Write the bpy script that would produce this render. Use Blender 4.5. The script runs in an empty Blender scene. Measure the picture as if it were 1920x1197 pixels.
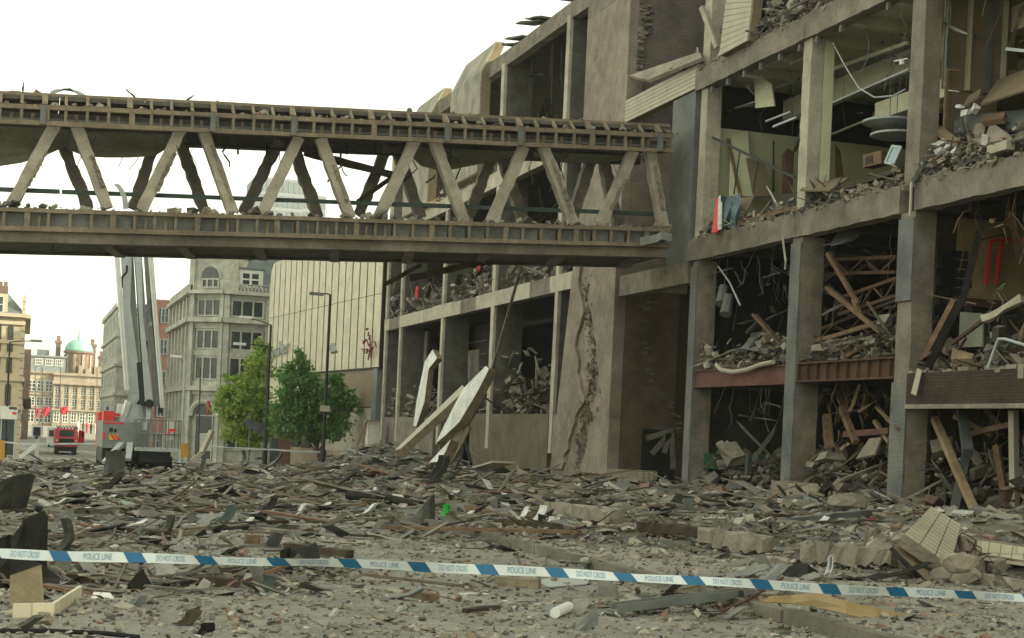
import bpy, math, random
import numpy as np
from mathutils import Vector, Matrix, Euler

random.seed(7)
RNG = np.random.default_rng(7)
scene = bpy.context.scene
COL = scene.collection

# ------------------------------------------------------------------ camera
FPX, TH, VH, HC = 2800.0, math.radians(2.6), 218.0, 1.65
PSI = math.atan(905 / 2800)
cT, sT, cP, sP = math.cos(TH), math.sin(TH), math.cos(PSI), math.sin(PSI)
cam_d = bpy.data.cameras.new("camera")
cam = bpy.data.objects.new("camera", cam_d)
COL.objects.link(cam)
cam_d.sensor_width = 36.0
cam_d.lens = FPX / 1920 * 36.0
cam_d.shift_x = VH * sT / 1920
cam_d.shift_y = VH * cT / 1920
cam_d.clip_start = 0.1
cam_d.clip_end = 3000
_R = Vector((cP, -sP, 0)); _F = Vector((sP, cP, 0)); _U = Vector((0, 0, 1))
_rot = Matrix((_R * cT + _U * sT, -_R * sT + _U * cT, -_F)).transposed()
cam.matrix_world = Matrix.Translation((0, 0, HC)) @ _rot.to_4x4()
scene.camera = cam

# ------------------------------------------------------------------ sky, sun, exposure
SUN_EL, SUN_AZ = math.radians(24), math.radians(120)     # azimuth from +Y (down the street) clockwise to +X
sun_dir = Vector((math.sin(SUN_AZ) * math.cos(SUN_EL), math.cos(SUN_AZ) * math.cos(SUN_EL), math.sin(SUN_EL)))
w = bpy.data.worlds.new("World"); scene.world = w; w.use_nodes = True
nt = w.node_tree; nt.nodes.clear()
_o = nt.nodes.new("ShaderNodeOutputWorld"); _b = nt.nodes.new("ShaderNodeBackground")
_s = nt.nodes.new("ShaderNodeTexSky"); _s.sky_type = 'NISHITA'; _s.sun_disc = False
_s.sun_elevation = SUN_EL; _s.sun_rotation = SUN_AZ
_s.air_density = 1.0; _s.dust_density = 2.5; _s.ozone_density = 0.4
_h = nt.nodes.new("ShaderNodeHueSaturation"); _h.inputs["Saturation"].default_value = 0.35
_m = nt.nodes.new("ShaderNodeMix"); _m.data_type = 'RGBA'; _m.blend_type = 'MULTIPLY'
_m.inputs[0].default_value = 1.0; _m.inputs[7].default_value = (0.98, 0.995, 0.775, 1)
nt.links.new(_s.outputs[0], _h.inputs["Color"]); nt.links.new(_h.outputs[0], _m.inputs[6])
_v = nt.nodes.new("ShaderNodeMix"); _v.data_type = 'RGBA'; _v.inputs[0].default_value = 0.45; _v.inputs[7].default_value = (2.94, 2.98, 2.32, 1)   # even milky veil
nt.links.new(_m.outputs[2], _v.inputs[6]); nt.links.new(_v.outputs[2], _b.inputs[0]); nt.links.new(_b.outputs[0], _o.inputs[0])
_b.inputs[1].default_value = 0.15
sun_d = bpy.data.lights.new("sun", 'SUN'); sun_d.energy = 2.0; sun_d.angle = math.radians(0.6)
sun_d.color = (1.0, 0.9, 0.74)
sun = bpy.data.objects.new("sun", sun_d); COL.objects.link(sun)
sun.rotation_euler = (-sun_dir).to_track_quat('-Z', 'Y').to_euler()
sun.location = (60, -30, 60)
scene.view_settings.view_transform = 'Standard'; scene.view_settings.look = 'None'
scene.view_settings.gamma = 1.0; scene.view_settings.use_curve_mapping = False
scene.view_settings.exposure = 1.7
scene.render.engine = 'CYCLES'
scene.cycles.use_denoising = True
scene.cycles.max_bounces = 6; scene.cycles.diffuse_bounces = 2; scene.cycles.glossy_bounces = 2
scene.cycles.transparent_max_bounces = 6; scene.cycles.volume_bounces = 0
scene.cycles.use_fast_gi = False

# ------------------------------------------------------------------ from photograph pixels to places
def ray(x, y):
    u = (x - 960) * cT + (y - 598.5) * sT; v = -(x - 960) * sT + (y - 598.5) * cT
    return (FPX * sP + u * cP, FPX * cP - u * sP, VH - v)
def onX(x, y, X):
    r = ray(x, y); t = X / r[0]; return Vector((X, r[1] * t, HC + r[2] * t))
def onY(x, y, Y):
    r = ray(x, y); t = Y / r[1]; return Vector((r[0] * t, Y, HC + r[2] * t))
def onZ(x, y, Z=0.0):
    r = ray(x, y); t = (Z - HC) / r[2]; return Vector((r[0] * t, r[1] * t, Z))
def gz(x, y):                                  # the street falls away from the camera, then rises
    if y < 22: return 0.0
    if y < 150: return -0.0172 * (y - 22)
    if y < 300: return -2.2 + 1.6 * (y - 150) / 150
    return -0.6
def onG(x, y, dz=0.0):
    z = dz
    for _ in range(12):
        p = onZ(x, y, min(z, HC - 0.15)); z = gz(p.x, p.y) + dz
    return p

# ------------------------------------------------------------------ mesh helpers
class MB:
    def __init__(s): s.v = []; s.f = []
    def add(s, vs, fs):
        n = len(s.v); s.v += [(float(a[0]), float(a[1]), float(a[2])) for a in vs]
        s.f += [tuple(i + n for i in f) for f in fs]; return s
    BF = [(0, 3, 2, 1), (4, 5, 6, 7), (0, 1, 5, 4), (1, 2, 6, 5), (2, 3, 7, 6), (3, 0, 4, 7)]
    def box(s, x0, x1, y0, y1, z0, z1):
        return s.add([(x0, y0, z0), (x1, y0, z0), (x1, y1, z0), (x0, y1, z0), (x0, y0, z1), (x1, y0, z1), (x1, y1, z1), (x0, y1, z1)], s.BF)
    def obox(s, c, size, rot=(0, 0, 0), jit=0.0):
        M = Euler(rot).to_matrix() if not isinstance(rot, Matrix) else rot
        vs = []
        for z in (-.5, .5):
            for x, y in ((-.5, -.5), (.5, -.5), (.5, .5), (-.5, .5)):
                k = [random.uniform(-jit, jit) for _ in range(3)]
                vs.append(M @ Vector((x * size[0] + k[0], y * size[1] + k[1], z * size[2] + k[2])) + Vector(c))
        return s.add(vs, s.BF)
    def rbeam(s, p, q, w, h, seg=1, jit=0.0, up=(0, 0, 1), taper=1.0, sag=0.0):
        """bar from p to q, w across and h along up, its corners knocked about by jit in seg steps"""
        p, q = Vector(p), Vector(q); d = (q - p).normalized(); u = Vector(up)
        a = d.cross(u)
        if a.length < 1e-4: a = d.cross(Vector((1, 0, 0)))
        a.normalize(); b = a.cross(d).normalized(); vs = []
        for i in range(seg + 1):
            t = i / seg; c = p.lerp(q, t) - Vector((0, 0, sag * 4 * t * (1 - t))); k = 1 + (taper - 1) * t
            for x, y in ((-1, -1), (1, -1), (1, 1), (-1, 1)):
                j = [random.uniform(-jit, jit) for _ in range(3)]
                vs.append(c + a * (x * w * k / 2) + b * (y * h * k / 2) + Vector(j))
        fs = [(0, 1, 2, 3), (4 * seg + 3, 4 * seg + 2, 4 * seg + 1, 4 * seg)]
        for i in range(seg):
            o = 4 * i
            for k in range(4):
                fs.append((o + k, o + 4 + k, o + 4 + (k + 1) % 4, o + (k + 1) % 4))
        return s.add(vs, fs)
    def tube(s, pts, r, n=6):
        pts = [Vector(p) for p in pts]; vs = []; rr = r if isinstance(r, (list, tuple)) else [r] * len(pts)
        for i, p in enumerate(pts):
            d = (pts[min(i + 1, len(pts) - 1)] - pts[max(i - 1, 0)]).normalized()
            a = d.cross(Vector((0, 0, 1)))
            if a.length < 1e-3: a = d.cross(Vector((1, 0, 0)))
            a.normalize(); b = a.cross(d)
            for k in range(n):
                t = 2 * math.pi * k / n; vs.append(p + a * (rr[i] * math.cos(t)) + b * (rr[i] * math.sin(t)))
        fs = [tuple(range(n)), tuple(range(len(vs) - 1, len(vs) - n - 1, -1))]
        for i in range(len(pts) - 1):
            for k in range(n):
                fs.append((i * n + k, (i + 1) * n + k, (i + 1) * n + (k + 1) % n, i * n + (k + 1) % n))
        return s.add(vs, fs)
    def prism(s, poly, vec):
        """closed polygon of points swept along vec"""
        n = len(poly); vec = Vector(vec); P = [Vector(p) for p in poly]
        vs = P + [p + vec for p in P]
        fs = [tuple(range(n - 1, -1, -1)), tuple(range(n, 2 * n))]
        for k in range(n): fs.append((k, (k + 1) % n, n + (k + 1) % n, n + k))
        return s.add(vs, fs)
    def sheet(s, rows, th=0.004, nrm=None):
        """grid of points given a thickness"""
        m, n = len(rows), len(rows[0]); P = [[Vector(p) for p in r] for r in rows]
        N = []
        for i in range(m):
            for j in range(n):
                du = P[min(i + 1, m - 1)][j] - P[max(i - 1, 0)][j]; dv = P[i][min(j + 1, n - 1)] - P[i][max(j - 1, 0)]
                k = du.cross(dv); k = k.normalized() if k.length > 1e-9 else Vector((0, 0, 1)); N.append(k)
        flat = [p for r in P for p in r]
        vs = flat + [p - k * th for p, k in zip(flat, N)]; o = m * n; fs = []
        for i in range(m - 1):
            for j in range(n - 1):
                a = i * n + j; fs.append((a, a + n, a + n + 1, a + 1)); fs.append((o + a, o + a + 1, o + a + n + 1, o + a + n))
        for i in range(m - 1):
            a = i * n; fs.append((a, o + a, o + a + n, a + n)); a += n - 1; fs.append((a, a + n, o + a + n, o + a))
        for j in range(n - 1):
            a = j; fs.append((a, a + 1, o + a + 1, o + a)); a = (m - 1) * n + j; fs.append((a, o + a, o + a + 1, a + 1))
        return s.add(vs, fs)
    def lathe(s, c, prof, n=16):
        vs = []; m = len(prof)
        for r, z in prof:
            for k in range(n):
                t = 2 * math.pi * k / n; vs.append((c[0] + r * math.cos(t), c[1] + r * math.sin(t), c[2] + z))
        fs = [tuple(range(n - 1, -1, -1)), tuple(range((m - 1) * n, m * n))]
        for i in range(m - 1):
            for k in range(n): fs.append((i * n + k, i * n + (k + 1) % n, (i + 1) * n + (k + 1) % n, (i + 1) * n + k))
        return s.add(vs, fs)

WORLD = {}
def props(o, label=None, cat=None, group=None, kind=None):
    if label: o["label"] = label
    if cat: o["category"] = cat
    if group: o["group"] = group
    if kind or (label and cat): o["kind"] = kind or 'thing'
    return o
def thing(name, label, cat, base, group=None, rz=0.0):
    o = bpy.data.objects.new(name, None); COL.objects.link(o); o.location = base; o.rotation_euler = (0, 0, rz)
    o.empty_display_size = 0.2; WORLD[o.name] = Vector(base); return props(o, label, cat, group)
def mesh_of(mb, name, m, org=(0, 0, 0), smooth=False):
    me = bpy.data.meshes.new(name)
    me.from_pydata([(a[0] - org[0], a[1] - org[1], a[2] - org[2]) for a in mb.v], [], mb.f)
    me.materials.append(m)
    me.polygons.foreach_set("use_smooth", [smooth] * len(me.polygons))
    me.update(); return me
def build(mb, name, m, parent=None, local=False, smooth=False, **k):
    """link what MB holds as one mesh object; under a parent its origin is the parent's"""
    if parent is not None:
        org = Vector((0, 0, 0)) if local else WORLD[parent.name]
        o = bpy.data.objects.new(name, mesh_of(mb, name, m, org, smooth)); o.parent = parent; WORLD[o.name] = WORLD[parent.name]
    else:
        a = np.array(mb.v); org = Vector(((a[:, 0].min() + a[:, 0].max()) / 2, (a[:, 1].min() + a[:, 1].max()) / 2, a[:, 2].min()))
        o = bpy.data.objects.new(name, mesh_of(mb, name, m, org, smooth)); o.location = org; WORLD[o.name] = org
    COL.objects.link(o); return props(o, **k)
def place(name, me, parent, loc, rot=(0, 0, 0), scale=(1, 1, 1)):
    """another object on a shared mesh; loc in the world"""
    o = bpy.data.objects.new(name, me); o.parent = parent
    o.location = Vector(loc) - (WORLD[parent.name] if parent is not None else Vector((0, 0, 0)))
    o.rotation_euler = rot if not isinstance(rot, Matrix) else rot.to_euler(); o.scale = scale
    WORLD[o.name] = Vector(loc); COL.objects.link(o); return o
def bx(name, m, parent, x0, x1, y0, y1, z0, z1, **k):
    return build(MB().box(x0, x1, y0, y1, z0, z1), name, m, parent, **k)

# ------------------------------------------------------------------ materials
MATS = {}
def mat(name, c1, c2=None, rough=0.9, scale=1.5, bump=0.25, bscale=25.0, metal=0.0, dust=0.0, streak=0.0, spec=0.3, blot=None, transl=0.0):
    if name in MATS: return MATS[name]
    m = bpy.data.materials.new(name); m.use_nodes = True; N = m.node_tree.nodes; L = m.node_tree.links
    p = N["Principled BSDF"]; p.inputs["Roughness"].default_value = rough; p.inputs["Metallic"].default_value = metal
    p.inputs["Specular IOR Level"].default_value = spec
    c2 = c2 or tuple(a * 0.7 for a in c1)
    g = N.new("ShaderNodeNewGeometry")
    n1 = N.new("ShaderNodeTexNoise"); n1.inputs["Scale"].default_value = scale; n1.inputs["Detail"].default_value = 7; n1.inputs["Roughness"].default_value = 0.65
    L.new(g.outputs["Position"], n1.inputs["Vector"])
    r = N.new("ShaderNodeValToRGB"); r.color_ramp.elements[0].position = 0.36; r.color_ramp.elements[1].position = 0.64
    r.color_ramp.elements[0].color = (*c2, 1); r.color_ramp.elements[1].color = (*c1, 1)
    L.new(n1.outputs[0], r.inputs[0]); out = r.outputs[0]
    def mixin(fac, col, a, mode='MIX'):
        x = N.new("ShaderNodeMix"); x.data_type = 'RGBA'; x.blend_type = mode
        if isinstance(fac, float): x.inputs[0].default_value = fac
        else: L.new(fac, x.inputs[0])
        L.new(a, x.inputs[6])
        if isinstance(col, tuple): x.inputs[7].default_value = (*col, 1)
        else: L.new(col, x.inputs[7])
        return x.outputs[2]
    def mth(op, a, b):
        x = N.new("ShaderNodeMath"); x.operation = op; x.use_clamp = True
        for i, q in enumerate((a, b)):
            if isinstance(q, (int, float)): x.inputs[i].default_value = q
            else: L.new(q, x.inputs[i])
        return x.outputs[0]
    if streak:
        mp = N.new("ShaderNodeMapping"); mp.inputs["Scale"].default_value = (4.0, 4.0, 0.25); L.new(g.outputs["Position"], mp.inputs[0])
        n2 = N.new("ShaderNodeTexNoise"); n2.inputs["Scale"].default_value = 1.5; n2.inputs["Detail"].default_value = 5; L.new(mp.outputs[0], n2.inputs["Vector"])
        f = mth('MULTIPLY', mth('SUBTRACT', mth('MULTIPLY', n2.outputs[0], 3.0), 1.2), streak)
        out = mixin(f, tuple(a * 0.35 for a in c2), out)
    if blot:
        n3 = N.new("ShaderNodeTexNoise"); n3.inputs["Scale"].default_value = 0.9; n3.inputs["Detail"].default_value = 9; n3.inputs["Roughness"].default_value = 0.75
        L.new(g.outputs["Position"], n3.inputs["Vector"])
        f = mth('MULTIPLY', mth('SUBTRACT', n3.outputs[0], 0.55), 9.0); out = mixin(f, blot, out)
    if dust:
        sx = N.new("ShaderNodeSeparateXYZ"); L.new(g.outputs["Normal"], sx.inputs[0])
        f = mth('MULTIPLY', mth('MULTIPLY', mth('MAXIMUM', sx.outputs[2], 0.0), mth('ADD', n1.outputs[0], 0.2)), dust)
        out = mixin(f, (0.30, 0.28, 0.235), out)
    if bump >= 0.2 and rough > 0.6:                 # grime: broad soiling and fine speckle
        n4 = N.new("ShaderNodeTexNoise"); n4.inputs["Scale"].default_value = 0.55; n4.inputs["Detail"].default_value = 10; n4.inputs["Roughness"].default_value = 0.8
        L.new(g.outputs["Position"], n4.inputs["Vector"])
        r4 = N.new("ShaderNodeMapRange"); r4.inputs[1].default_value = 0.36; r4.inputs[2].default_value = 0.62; r4.inputs[3].default_value = 0.7; r4.inputs[4].default_value = 1.12; L.new(n4.outputs[0], r4.inputs[0])
        n5 = N.new("ShaderNodeTexNoise"); n5.inputs["Scale"].default_value = 11.0; n5.inputs["Detail"].default_value = 6; n5.inputs["Roughness"].default_value = 0.75; L.new(g.outputs["Position"], n5.inputs["Vector"])
        r5 = N.new("ShaderNodeMapRange"); r5.inputs[1].default_value = 0.3; r5.inputs[2].default_value = 0.7; r5.inputs[3].default_value = 0.84; r5.inputs[4].default_value = 1.13; L.new(n5.outputs[0], r5.inputs[0])
        mm = N.new("ShaderNodeMath"); mm.operation = 'MULTIPLY'; L.new(r4.outputs[0], mm.inputs[0]); L.new(r5.outputs[0], mm.inputs[1])
        out = mixin(1.0, mm.outputs[0], out, 'MULTIPLY')
    L.new(out, p.inputs["Base Color"])
    if bump:
        nb = N.new("ShaderNodeTexNoise"); nb.inputs["Scale"].default_value = bscale; nb.inputs["Detail"].default_value = 5
        L.new(g.outputs["Position"], nb.inputs["Vector"])
        b = N.new("ShaderNodeBump"); b.inputs["Strength"].default_value = bump; b.inputs["Distance"].default_value = 0.03
        L.new(nb.outputs[0], b.inputs["Height"]); L.new(b.outputs[0], p.inputs["Normal"])
    MATS[name] = m; return m

def brick_mat(name, c1, c2, mortar, roww=0.225, rowh=0.075, mw=0.012, bump=0.6, rough=0.85, sheen=None, stain=0.5):
    if name in MATS: return MATS[name]
    m = mat(name, c1, c2, rough=rough, bump=0); N = m.node_tree.nodes; L = m.node_tree.links; p = N["Principled BSDF"]
    g = [n for n in N if n.type == 'NEW_GEOMETRY'][0]; sp_ = N.new("ShaderNodeSeparateXYZ"); L.new(g.outputs["Position"], sp_.inputs[0])
    a = N.new("ShaderNodeMath"); L.new(sp_.outputs[0], a.inputs[0]); L.new(sp_.outputs[1], a.inputs[1])
    cb = N.new("ShaderNodeCombineXYZ"); L.new(a.outputs[0], cb.inputs[0]); L.new(sp_.outputs[2], cb.inputs[1])
    b = N.new("ShaderNodeTexBrick"); b.inputs["Scale"].default_value = 1.0; b.inputs["Brick Width"].default_value = roww
    b.inputs["Row Height"].default_value = rowh; b.inputs["Mortar Size"].default_value = mw; b.inputs["Mortar Smooth"].default_value = 0.3
    b.inputs["Color1"].default_value = (*c1, 1); b.inputs["Color2"].default_value = (*c2, 1); b.inputs["Mortar"].default_value = (*mortar, 1)
    L.new(cb.outputs[0], b.inputs["Vector"])
    n = N.new("ShaderNodeTexNoise"); n.inputs["Scale"].default_value = 1.1; n.inputs["Detail"].default_value = 7; L.new(g.outputs["Position"], n.inputs["Vector"])
    r = N.new("ShaderNodeValToRGB"); r.color_ramp.elements[0].position = 0.35; r.color_ramp.elements[1].position = 0.62
    k = 1 - stain * 0.6; r.color_ramp.elements[0].color = (k, k, k * 0.97, 1); r.color_ramp.elements[1].color = (1.08, 1.05, 1.0, 1)
    L.new(n.outputs[0], r.inputs[0])
    x = N.new("ShaderNodeMix"); x.data_type = 'RGBA'; x.blend_type = 'MULTIPLY'; x.inputs[0].default_value = 1.0
    L.new(b.outputs[0], x.inputs[6]); L.new(r.outputs[0], x.inputs[7]); L.new(x.outputs[2], p.inputs["Base Color"])
    bp = N.new("ShaderNodeBump"); bp.inputs["Strength"].default_value = bump; bp.inputs["Distance"].default_value = 0.02; bp.invert = True
    L.new(b.outputs[1], bp.inputs["Height"]); L.new(bp.outputs[0], p.inputs["Normal"])
    return m

def island_mat(name, stops, rough=0.9, bump=0.3, dust=0.45):
    """broken stuff: every loose piece takes its own colour from the stops"""
    m = mat(name, (0.3, 0.3, 0.3), rough=rough, bump=bump, bscale=40); N = m.node_tree.nodes; L = m.node_tree.links
    g = [n for n in N if n.type == 'NEW_GEOMETRY'][0]; r = N.new("ShaderNodeValToRGB"); r.color_ramp.interpolation = 'CONSTANT'
    e = r.color_ramp.elements
    while len(e) > 1: e.remove(e[-1])
    for i, (pos, c) in enumerate(stops):
        q = e[0] if i == 0 else e.new(pos)
        q.position = pos; q.color = (*c, 1)
    L.new(g.outputs["Random Per Island"], r.inputs[0])
    n1 = [n for n in N if n.type == 'TEX_NOISE'][0]; n1.inputs["Scale"].default_value = 6
    mr = N.new("ShaderNodeMapRange"); mr.inputs[1].default_value = 0.3; mr.inputs[2].default_value = 0.7; mr.inputs[3].default_value = 0.6; mr.inputs[4].default_value = 1.15
    L.new(n1.outputs[0], mr.inputs[0])
    x = N.new("ShaderNodeMix"); x.data_type = 'RGBA'; x.blend_type = 'MULTIPLY'; x.inputs[0].default_value = 1.0
    L.new(r.outputs[0], x.inputs[6]); L.new(mr.outputs[0], x.inputs[7])
    sx = N.new("ShaderNodeSeparateXYZ"); L.new(g.outputs["Normal"], sx.inputs[0])                    # dust settled on what faces up
    m1 = N.new("ShaderNodeMapRange"); m1.inputs[1].default_value = 0.45; m1.inputs[2].default_value = 1.0; m1.inputs[3].default_value = 0.0; m1.inputs[4].default_value = dust; L.new(sx.outputs[2], m1.inputs[0])
    m2 = N.new("ShaderNodeMath"); m2.operation = 'MULTIPLY'; m2.use_clamp = True; L.new(m1.outputs[0], m2.inputs[0]); L.new(mr.outputs[0], m2.inputs[1])
    y_ = N.new("ShaderNodeMix"); y_.data_type = 'RGBA'; L.new(m2.outputs[0], y_.inputs[0]); L.new(x.outputs[2], y_.inputs[6]); y_.inputs[7].default_value = (0.29, 0.27, 0.215, 1)
    L.new(y_.outputs[2], N["Principled BSDF"].inputs["Base Color"])
    return m

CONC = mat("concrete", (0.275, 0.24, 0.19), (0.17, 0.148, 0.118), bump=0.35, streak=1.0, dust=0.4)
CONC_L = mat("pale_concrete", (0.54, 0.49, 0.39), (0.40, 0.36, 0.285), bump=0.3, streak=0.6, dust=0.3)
CONC_D = mat("dark_concrete", (0.15, 0.142, 0.118), (0.09, 0.085, 0.07), bump=0.35, streak=0.4)
CONC_B = mat("broken_concrete", (0.36, 0.315, 0.24), (0.23, 0.20, 0.155), bump=0.9, bscale=14, dust=0.5)
PINK = mat("pink_render", (0.335, 0.285, 0.225), (0.24, 0.203, 0.16), bump=0.4, streak=0.75, blot=(0.2, 0.168, 0.13))
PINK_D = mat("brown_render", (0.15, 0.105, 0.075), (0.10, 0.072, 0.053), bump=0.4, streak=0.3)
GREYTILE = brick_mat("grey_tile", (0.215, 0.225, 0.215), (0.185, 0.195, 0.188), (0.13, 0.13, 0.12), 0.12, 0.06, 0.008)
PURBRICK = brick_mat("purple_grey_brick", (0.235, 0.2, 0.185), (0.19, 0.16, 0.15), (0.13, 0.115, 0.105), 0.24, 0.085, 0.012)
BRBRICK = brick_mat("dark_brown_brick", (0.075, 0.055, 0.04), (0.055, 0.04, 0.03), (0.035, 0.028, 0.022), 0.225, 0.075, 0.01)
REDBRICK = brick_mat("red_brick", (0.25, 0.15, 0.11), (0.2, 0.12, 0.09), (0.22, 0.19, 0.16))
FBRICK = brick_mat("small_brown_tile", (0.21, 0.18, 0.12), (0.17, 0.145, 0.10), (0.10, 0.085, 0.06), 0.14, 0.055, 0.008)
CREAMT = brick_mat("cream_tile", (0.66, 0.615, 0.48), (0.62, 0.575, 0.45), (0.48, 0.44, 0.335), 0.30, 0.155, 0.012, bump=0.25, rough=0.55, stain=0.22)
CREAMP = mat("cream_panel", (0.46, 0.42, 0.32), (0.38, 0.34, 0.26), rough=0.6, bump=0.15, streak=0.3)
CREAME = mat("cream_panel_edge", (0.27, 0.22, 0.13), (0.19, 0.155, 0.09), rough=0.7, bump=0.2)
WHITEP = mat("white_panel", (0.80, 0.79, 0.73), (0.66, 0.65, 0.59), rough=0.65, bump=0.22, streak=0.35)
WOOD = mat("raw_timber", (0.22, 0.145, 0.08), (0.14, 0.092, 0.053), rough=0.85, scale=4, bump=0.3)
WOOD_D = mat("dark_timber", (0.085, 0.065, 0.045), (0.045, 0.035, 0.025), rough=0.85, scale=4, bump=0.3)
WOOD_Y = mat("pale_timber", (0.33, 0.245, 0.145), (0.24, 0.17, 0.10), rough=0.8, scale=4, bump=0.2)
BOARD = mat("brown_board", (0.25, 0.195, 0.125), (0.20, 0.155, 0.10), rough=0.85, bump=0.15)
FRAME = mat("weathered_frame", (0.30, 0.245, 0.165), (0.215, 0.178, 0.122), rough=0.85, scale=5, bump=0.3)
GREYW = mat("grey_weathered_wood", (0.25, 0.235, 0.195), (0.155, 0.145, 0.12), rough=0.9, scale=4, bump=0.4, dust=0.4)
STEEL_D = mat("dark_steel", (0.055, 0.062, 0.06), (0.035, 0.038, 0.036), rough=0.55, bump=0.2)
STEEL_G = mat("grey_steel", (0.20, 0.215, 0.205), (0.13, 0.14, 0.13), rough=0.5, bump=0.2, dust=0.5)
SHEET = mat("twisted_sheet", (0.095, 0.095, 0.08), (0.045, 0.045, 0.038), rough=0.75, bump=0.35, dust=0.35, spec=0.15)
SHEET_D = mat("black_sheet", (0.026, 0.025, 0.021), (0.012, 0.012, 0.01), rough=0.8, bump=0.35, dust=0.08, spec=0.12)
RUST = mat("rusty_steel", (0.125, 0.07, 0.042), (0.07, 0.042, 0.027), rough=0.8, bump=0.4)
REDLEAD = mat("red_lead_steel", (0.19, 0.09, 0.07), (0.12, 0.062, 0.048), rough=0.75, bump=0.3, streak=0.4)
PLASTER_G = mat("pale_green_plaster", (0.62, 0.63, 0.42), (0.54, 0.54, 0.36), rough=0.8, bump=0.1, streak=0.15)
PLASTER_Y = mat("yellow_plaster", (0.40, 0.31, 0.15), (0.30, 0.23, 0.115), rough=0.85, bump=0.2, blot=(0.24, 0.19, 0.11))
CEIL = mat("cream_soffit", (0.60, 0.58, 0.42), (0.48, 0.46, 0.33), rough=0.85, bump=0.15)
DARKIN = mat("shaded_interior", (0.022, 0.02, 0.017), (0.012, 0.011, 0.01), rough=0.95, bump=0.3)  # near-black base colour carries the shade inside the open floors
MIDIN = mat("shaded_dusty_interior", (0.075, 0.07, 0.055), (0.045, 0.042, 0.034), rough=0.95, bump=0.3, dust=0.15)  # base colour darkened for interior shade, with dust on upward faces
ASPH = mat("dusty_asphalt", (0.33, 0.32, 0.27), (0.235, 0.228, 0.195), rough=0.95, scale=1.3, bump=0.9, bscale=34, blot=(0.37, 0.355, 0.3))
PAVE = mat("dusty_paving", (0.34, 0.325, 0.27), (0.24, 0.228, 0.19), rough=0.95, scale=1.5, bump=0.7, bscale=30, blot=(0.27, 0.255, 0.21))
KERB = mat("kerb_stone", (0.215, 0.195, 0.145), (0.15, 0.137, 0.105), bump=0.4, bscale=40)
STONE = mat("soot_stained_stone", (0.58, 0.57, 0.48), (0.40, 0.395, 0.335), bump=0.2, streak=0.45)
STONE_W = mat("warm_stone", (0.38, 0.315, 0.235), (0.29, 0.24, 0.18), bump=0.2, streak=0.3)
SLATE = mat("slate_roof", (0.16, 0.19, 0.19), (0.11, 0.13, 0.13), rough=0.6, bump=0.3)
GLASS = mat("window_pane", (0.045, 0.06, 0.055), (0.03, 0.04, 0.038), rough=0.12, bump=0, spec=0.6)
WFRAME = mat("white_window_frame", (0.66, 0.66, 0.60), (0.56, 0.56, 0.5), rough=0.6, bump=0.05)
COPPER = mat("green_copper", (0.27, 0.50, 0.40), (0.20, 0.40, 0.32), rough=0.7, bump=0.1)
PAINT_R = mat("red_paint", (0.75, 0.035, 0.03), (0.66, 0.028, 0.025), rough=0.35, bump=0.03, spec=0.5)
PAINT_G = mat("pale_grey_paint", (0.46, 0.49, 0.48), (0.37, 0.40, 0.395), rough=0.4, bump=0.05, streak=0.3)
PAINT_W = mat("white_paint", (0.75, 0.75, 0.70), (0.65, 0.65, 0.6), rough=0.5, bump=0.03)
PAINT_K = mat("black_paint", (0.02, 0.022, 0.022), (0.012, 0.013, 0.013), rough=0.5, bump=0.05)
RUBBER = mat("tyre_rubber", (0.02, 0.02, 0.02), (0.012, 0.012, 0.012), rough=0.9, bump=0.2)
ORANGE = mat("orange_board", (0.62, 0.33, 0.06), (0.5, 0.26, 0.05), rough=0.6, bump=0.05)
YELLOW = mat("yellow_reflective", (0.75, 0.55, 0.05), (0.65, 0.45, 0.04), rough=0.4, bump=0)
TAPE_W = mat("tape_white", (0.60, 0.64, 0.64), (0.5, 0.54, 0.545), rough=0.4, bump=0.1, bscale=12)
TAPE_B = mat("tape_blue", (0.022, 0.125, 0.25), (0.018, 0.10, 0.21), rough=0.4, bump=0)
TAPE_T = mat("tape_lettering", (0.17, 0.29, 0.40), (0.13, 0.25, 0.36), rough=0.4, bump=0)
PAPER = mat("white_paper", (0.74, 0.74, 0.72), (0.62, 0.62, 0.6), rough=0.8, bump=0.2)
GREENP = mat("green_plastic", (0.02, 0.45, 0.05), (0.015, 0.33, 0.04), rough=0.4, bump=0.1)
BLUEG = mat("dull_blue_green", (0.055, 0.08, 0.07), (0.04, 0.06, 0.052), rough=0.6, bump=0.1)
BARK = mat("bark", (0.11, 0.085, 0.06), (0.07, 0.055, 0.04), bump=0.6)
# ------------------------------------------------------------------ broken stuff
CHUNKS = island_mat("broken_masonry", [(0, (0.24, 0.225, 0.18)), (.16, (0.34, 0.31, 0.245)), (.3, (0.16, 0.15, 0.125)), (.44, (0.42, 0.385, 0.305)), (.54, (0.085, 0.082, 0.072)), (.66, (0.29, 0.245, 0.175)), (.8, (0.20, 0.19, 0.165)), (.9, (0.26, 0.15, 0.105)), (.95, (0.5, 0.48, 0.42))])
SPLINT = island_mat("splintered_timber", [(0, (0.23, 0.175, 0.115)), (.12, (0.13, 0.105, 0.075)), (.3, (0.29, 0.26, 0.2)), (.46, (0.20, 0.19, 0.16)), (.64, (0.07, 0.06, 0.046)), (.8, (0.15, 0.145, 0.125)), (.9, (0.25, 0.14, 0.085)), (.94, (0.48, 0.44, 0.36))])
SCRAP = island_mat("torn_sheet_scrap", [(0, (0.06, 0.062, 0.056)), (.3, (0.12, 0.125, 0.115)), (.5, (0.2, 0.2, 0.175)), (.64, (0.035, 0.036, 0.033)), (.78, (0.09, 0.10, 0.095)), (.9, (0.30, 0.29, 0.25))], rough=0.6)
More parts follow.
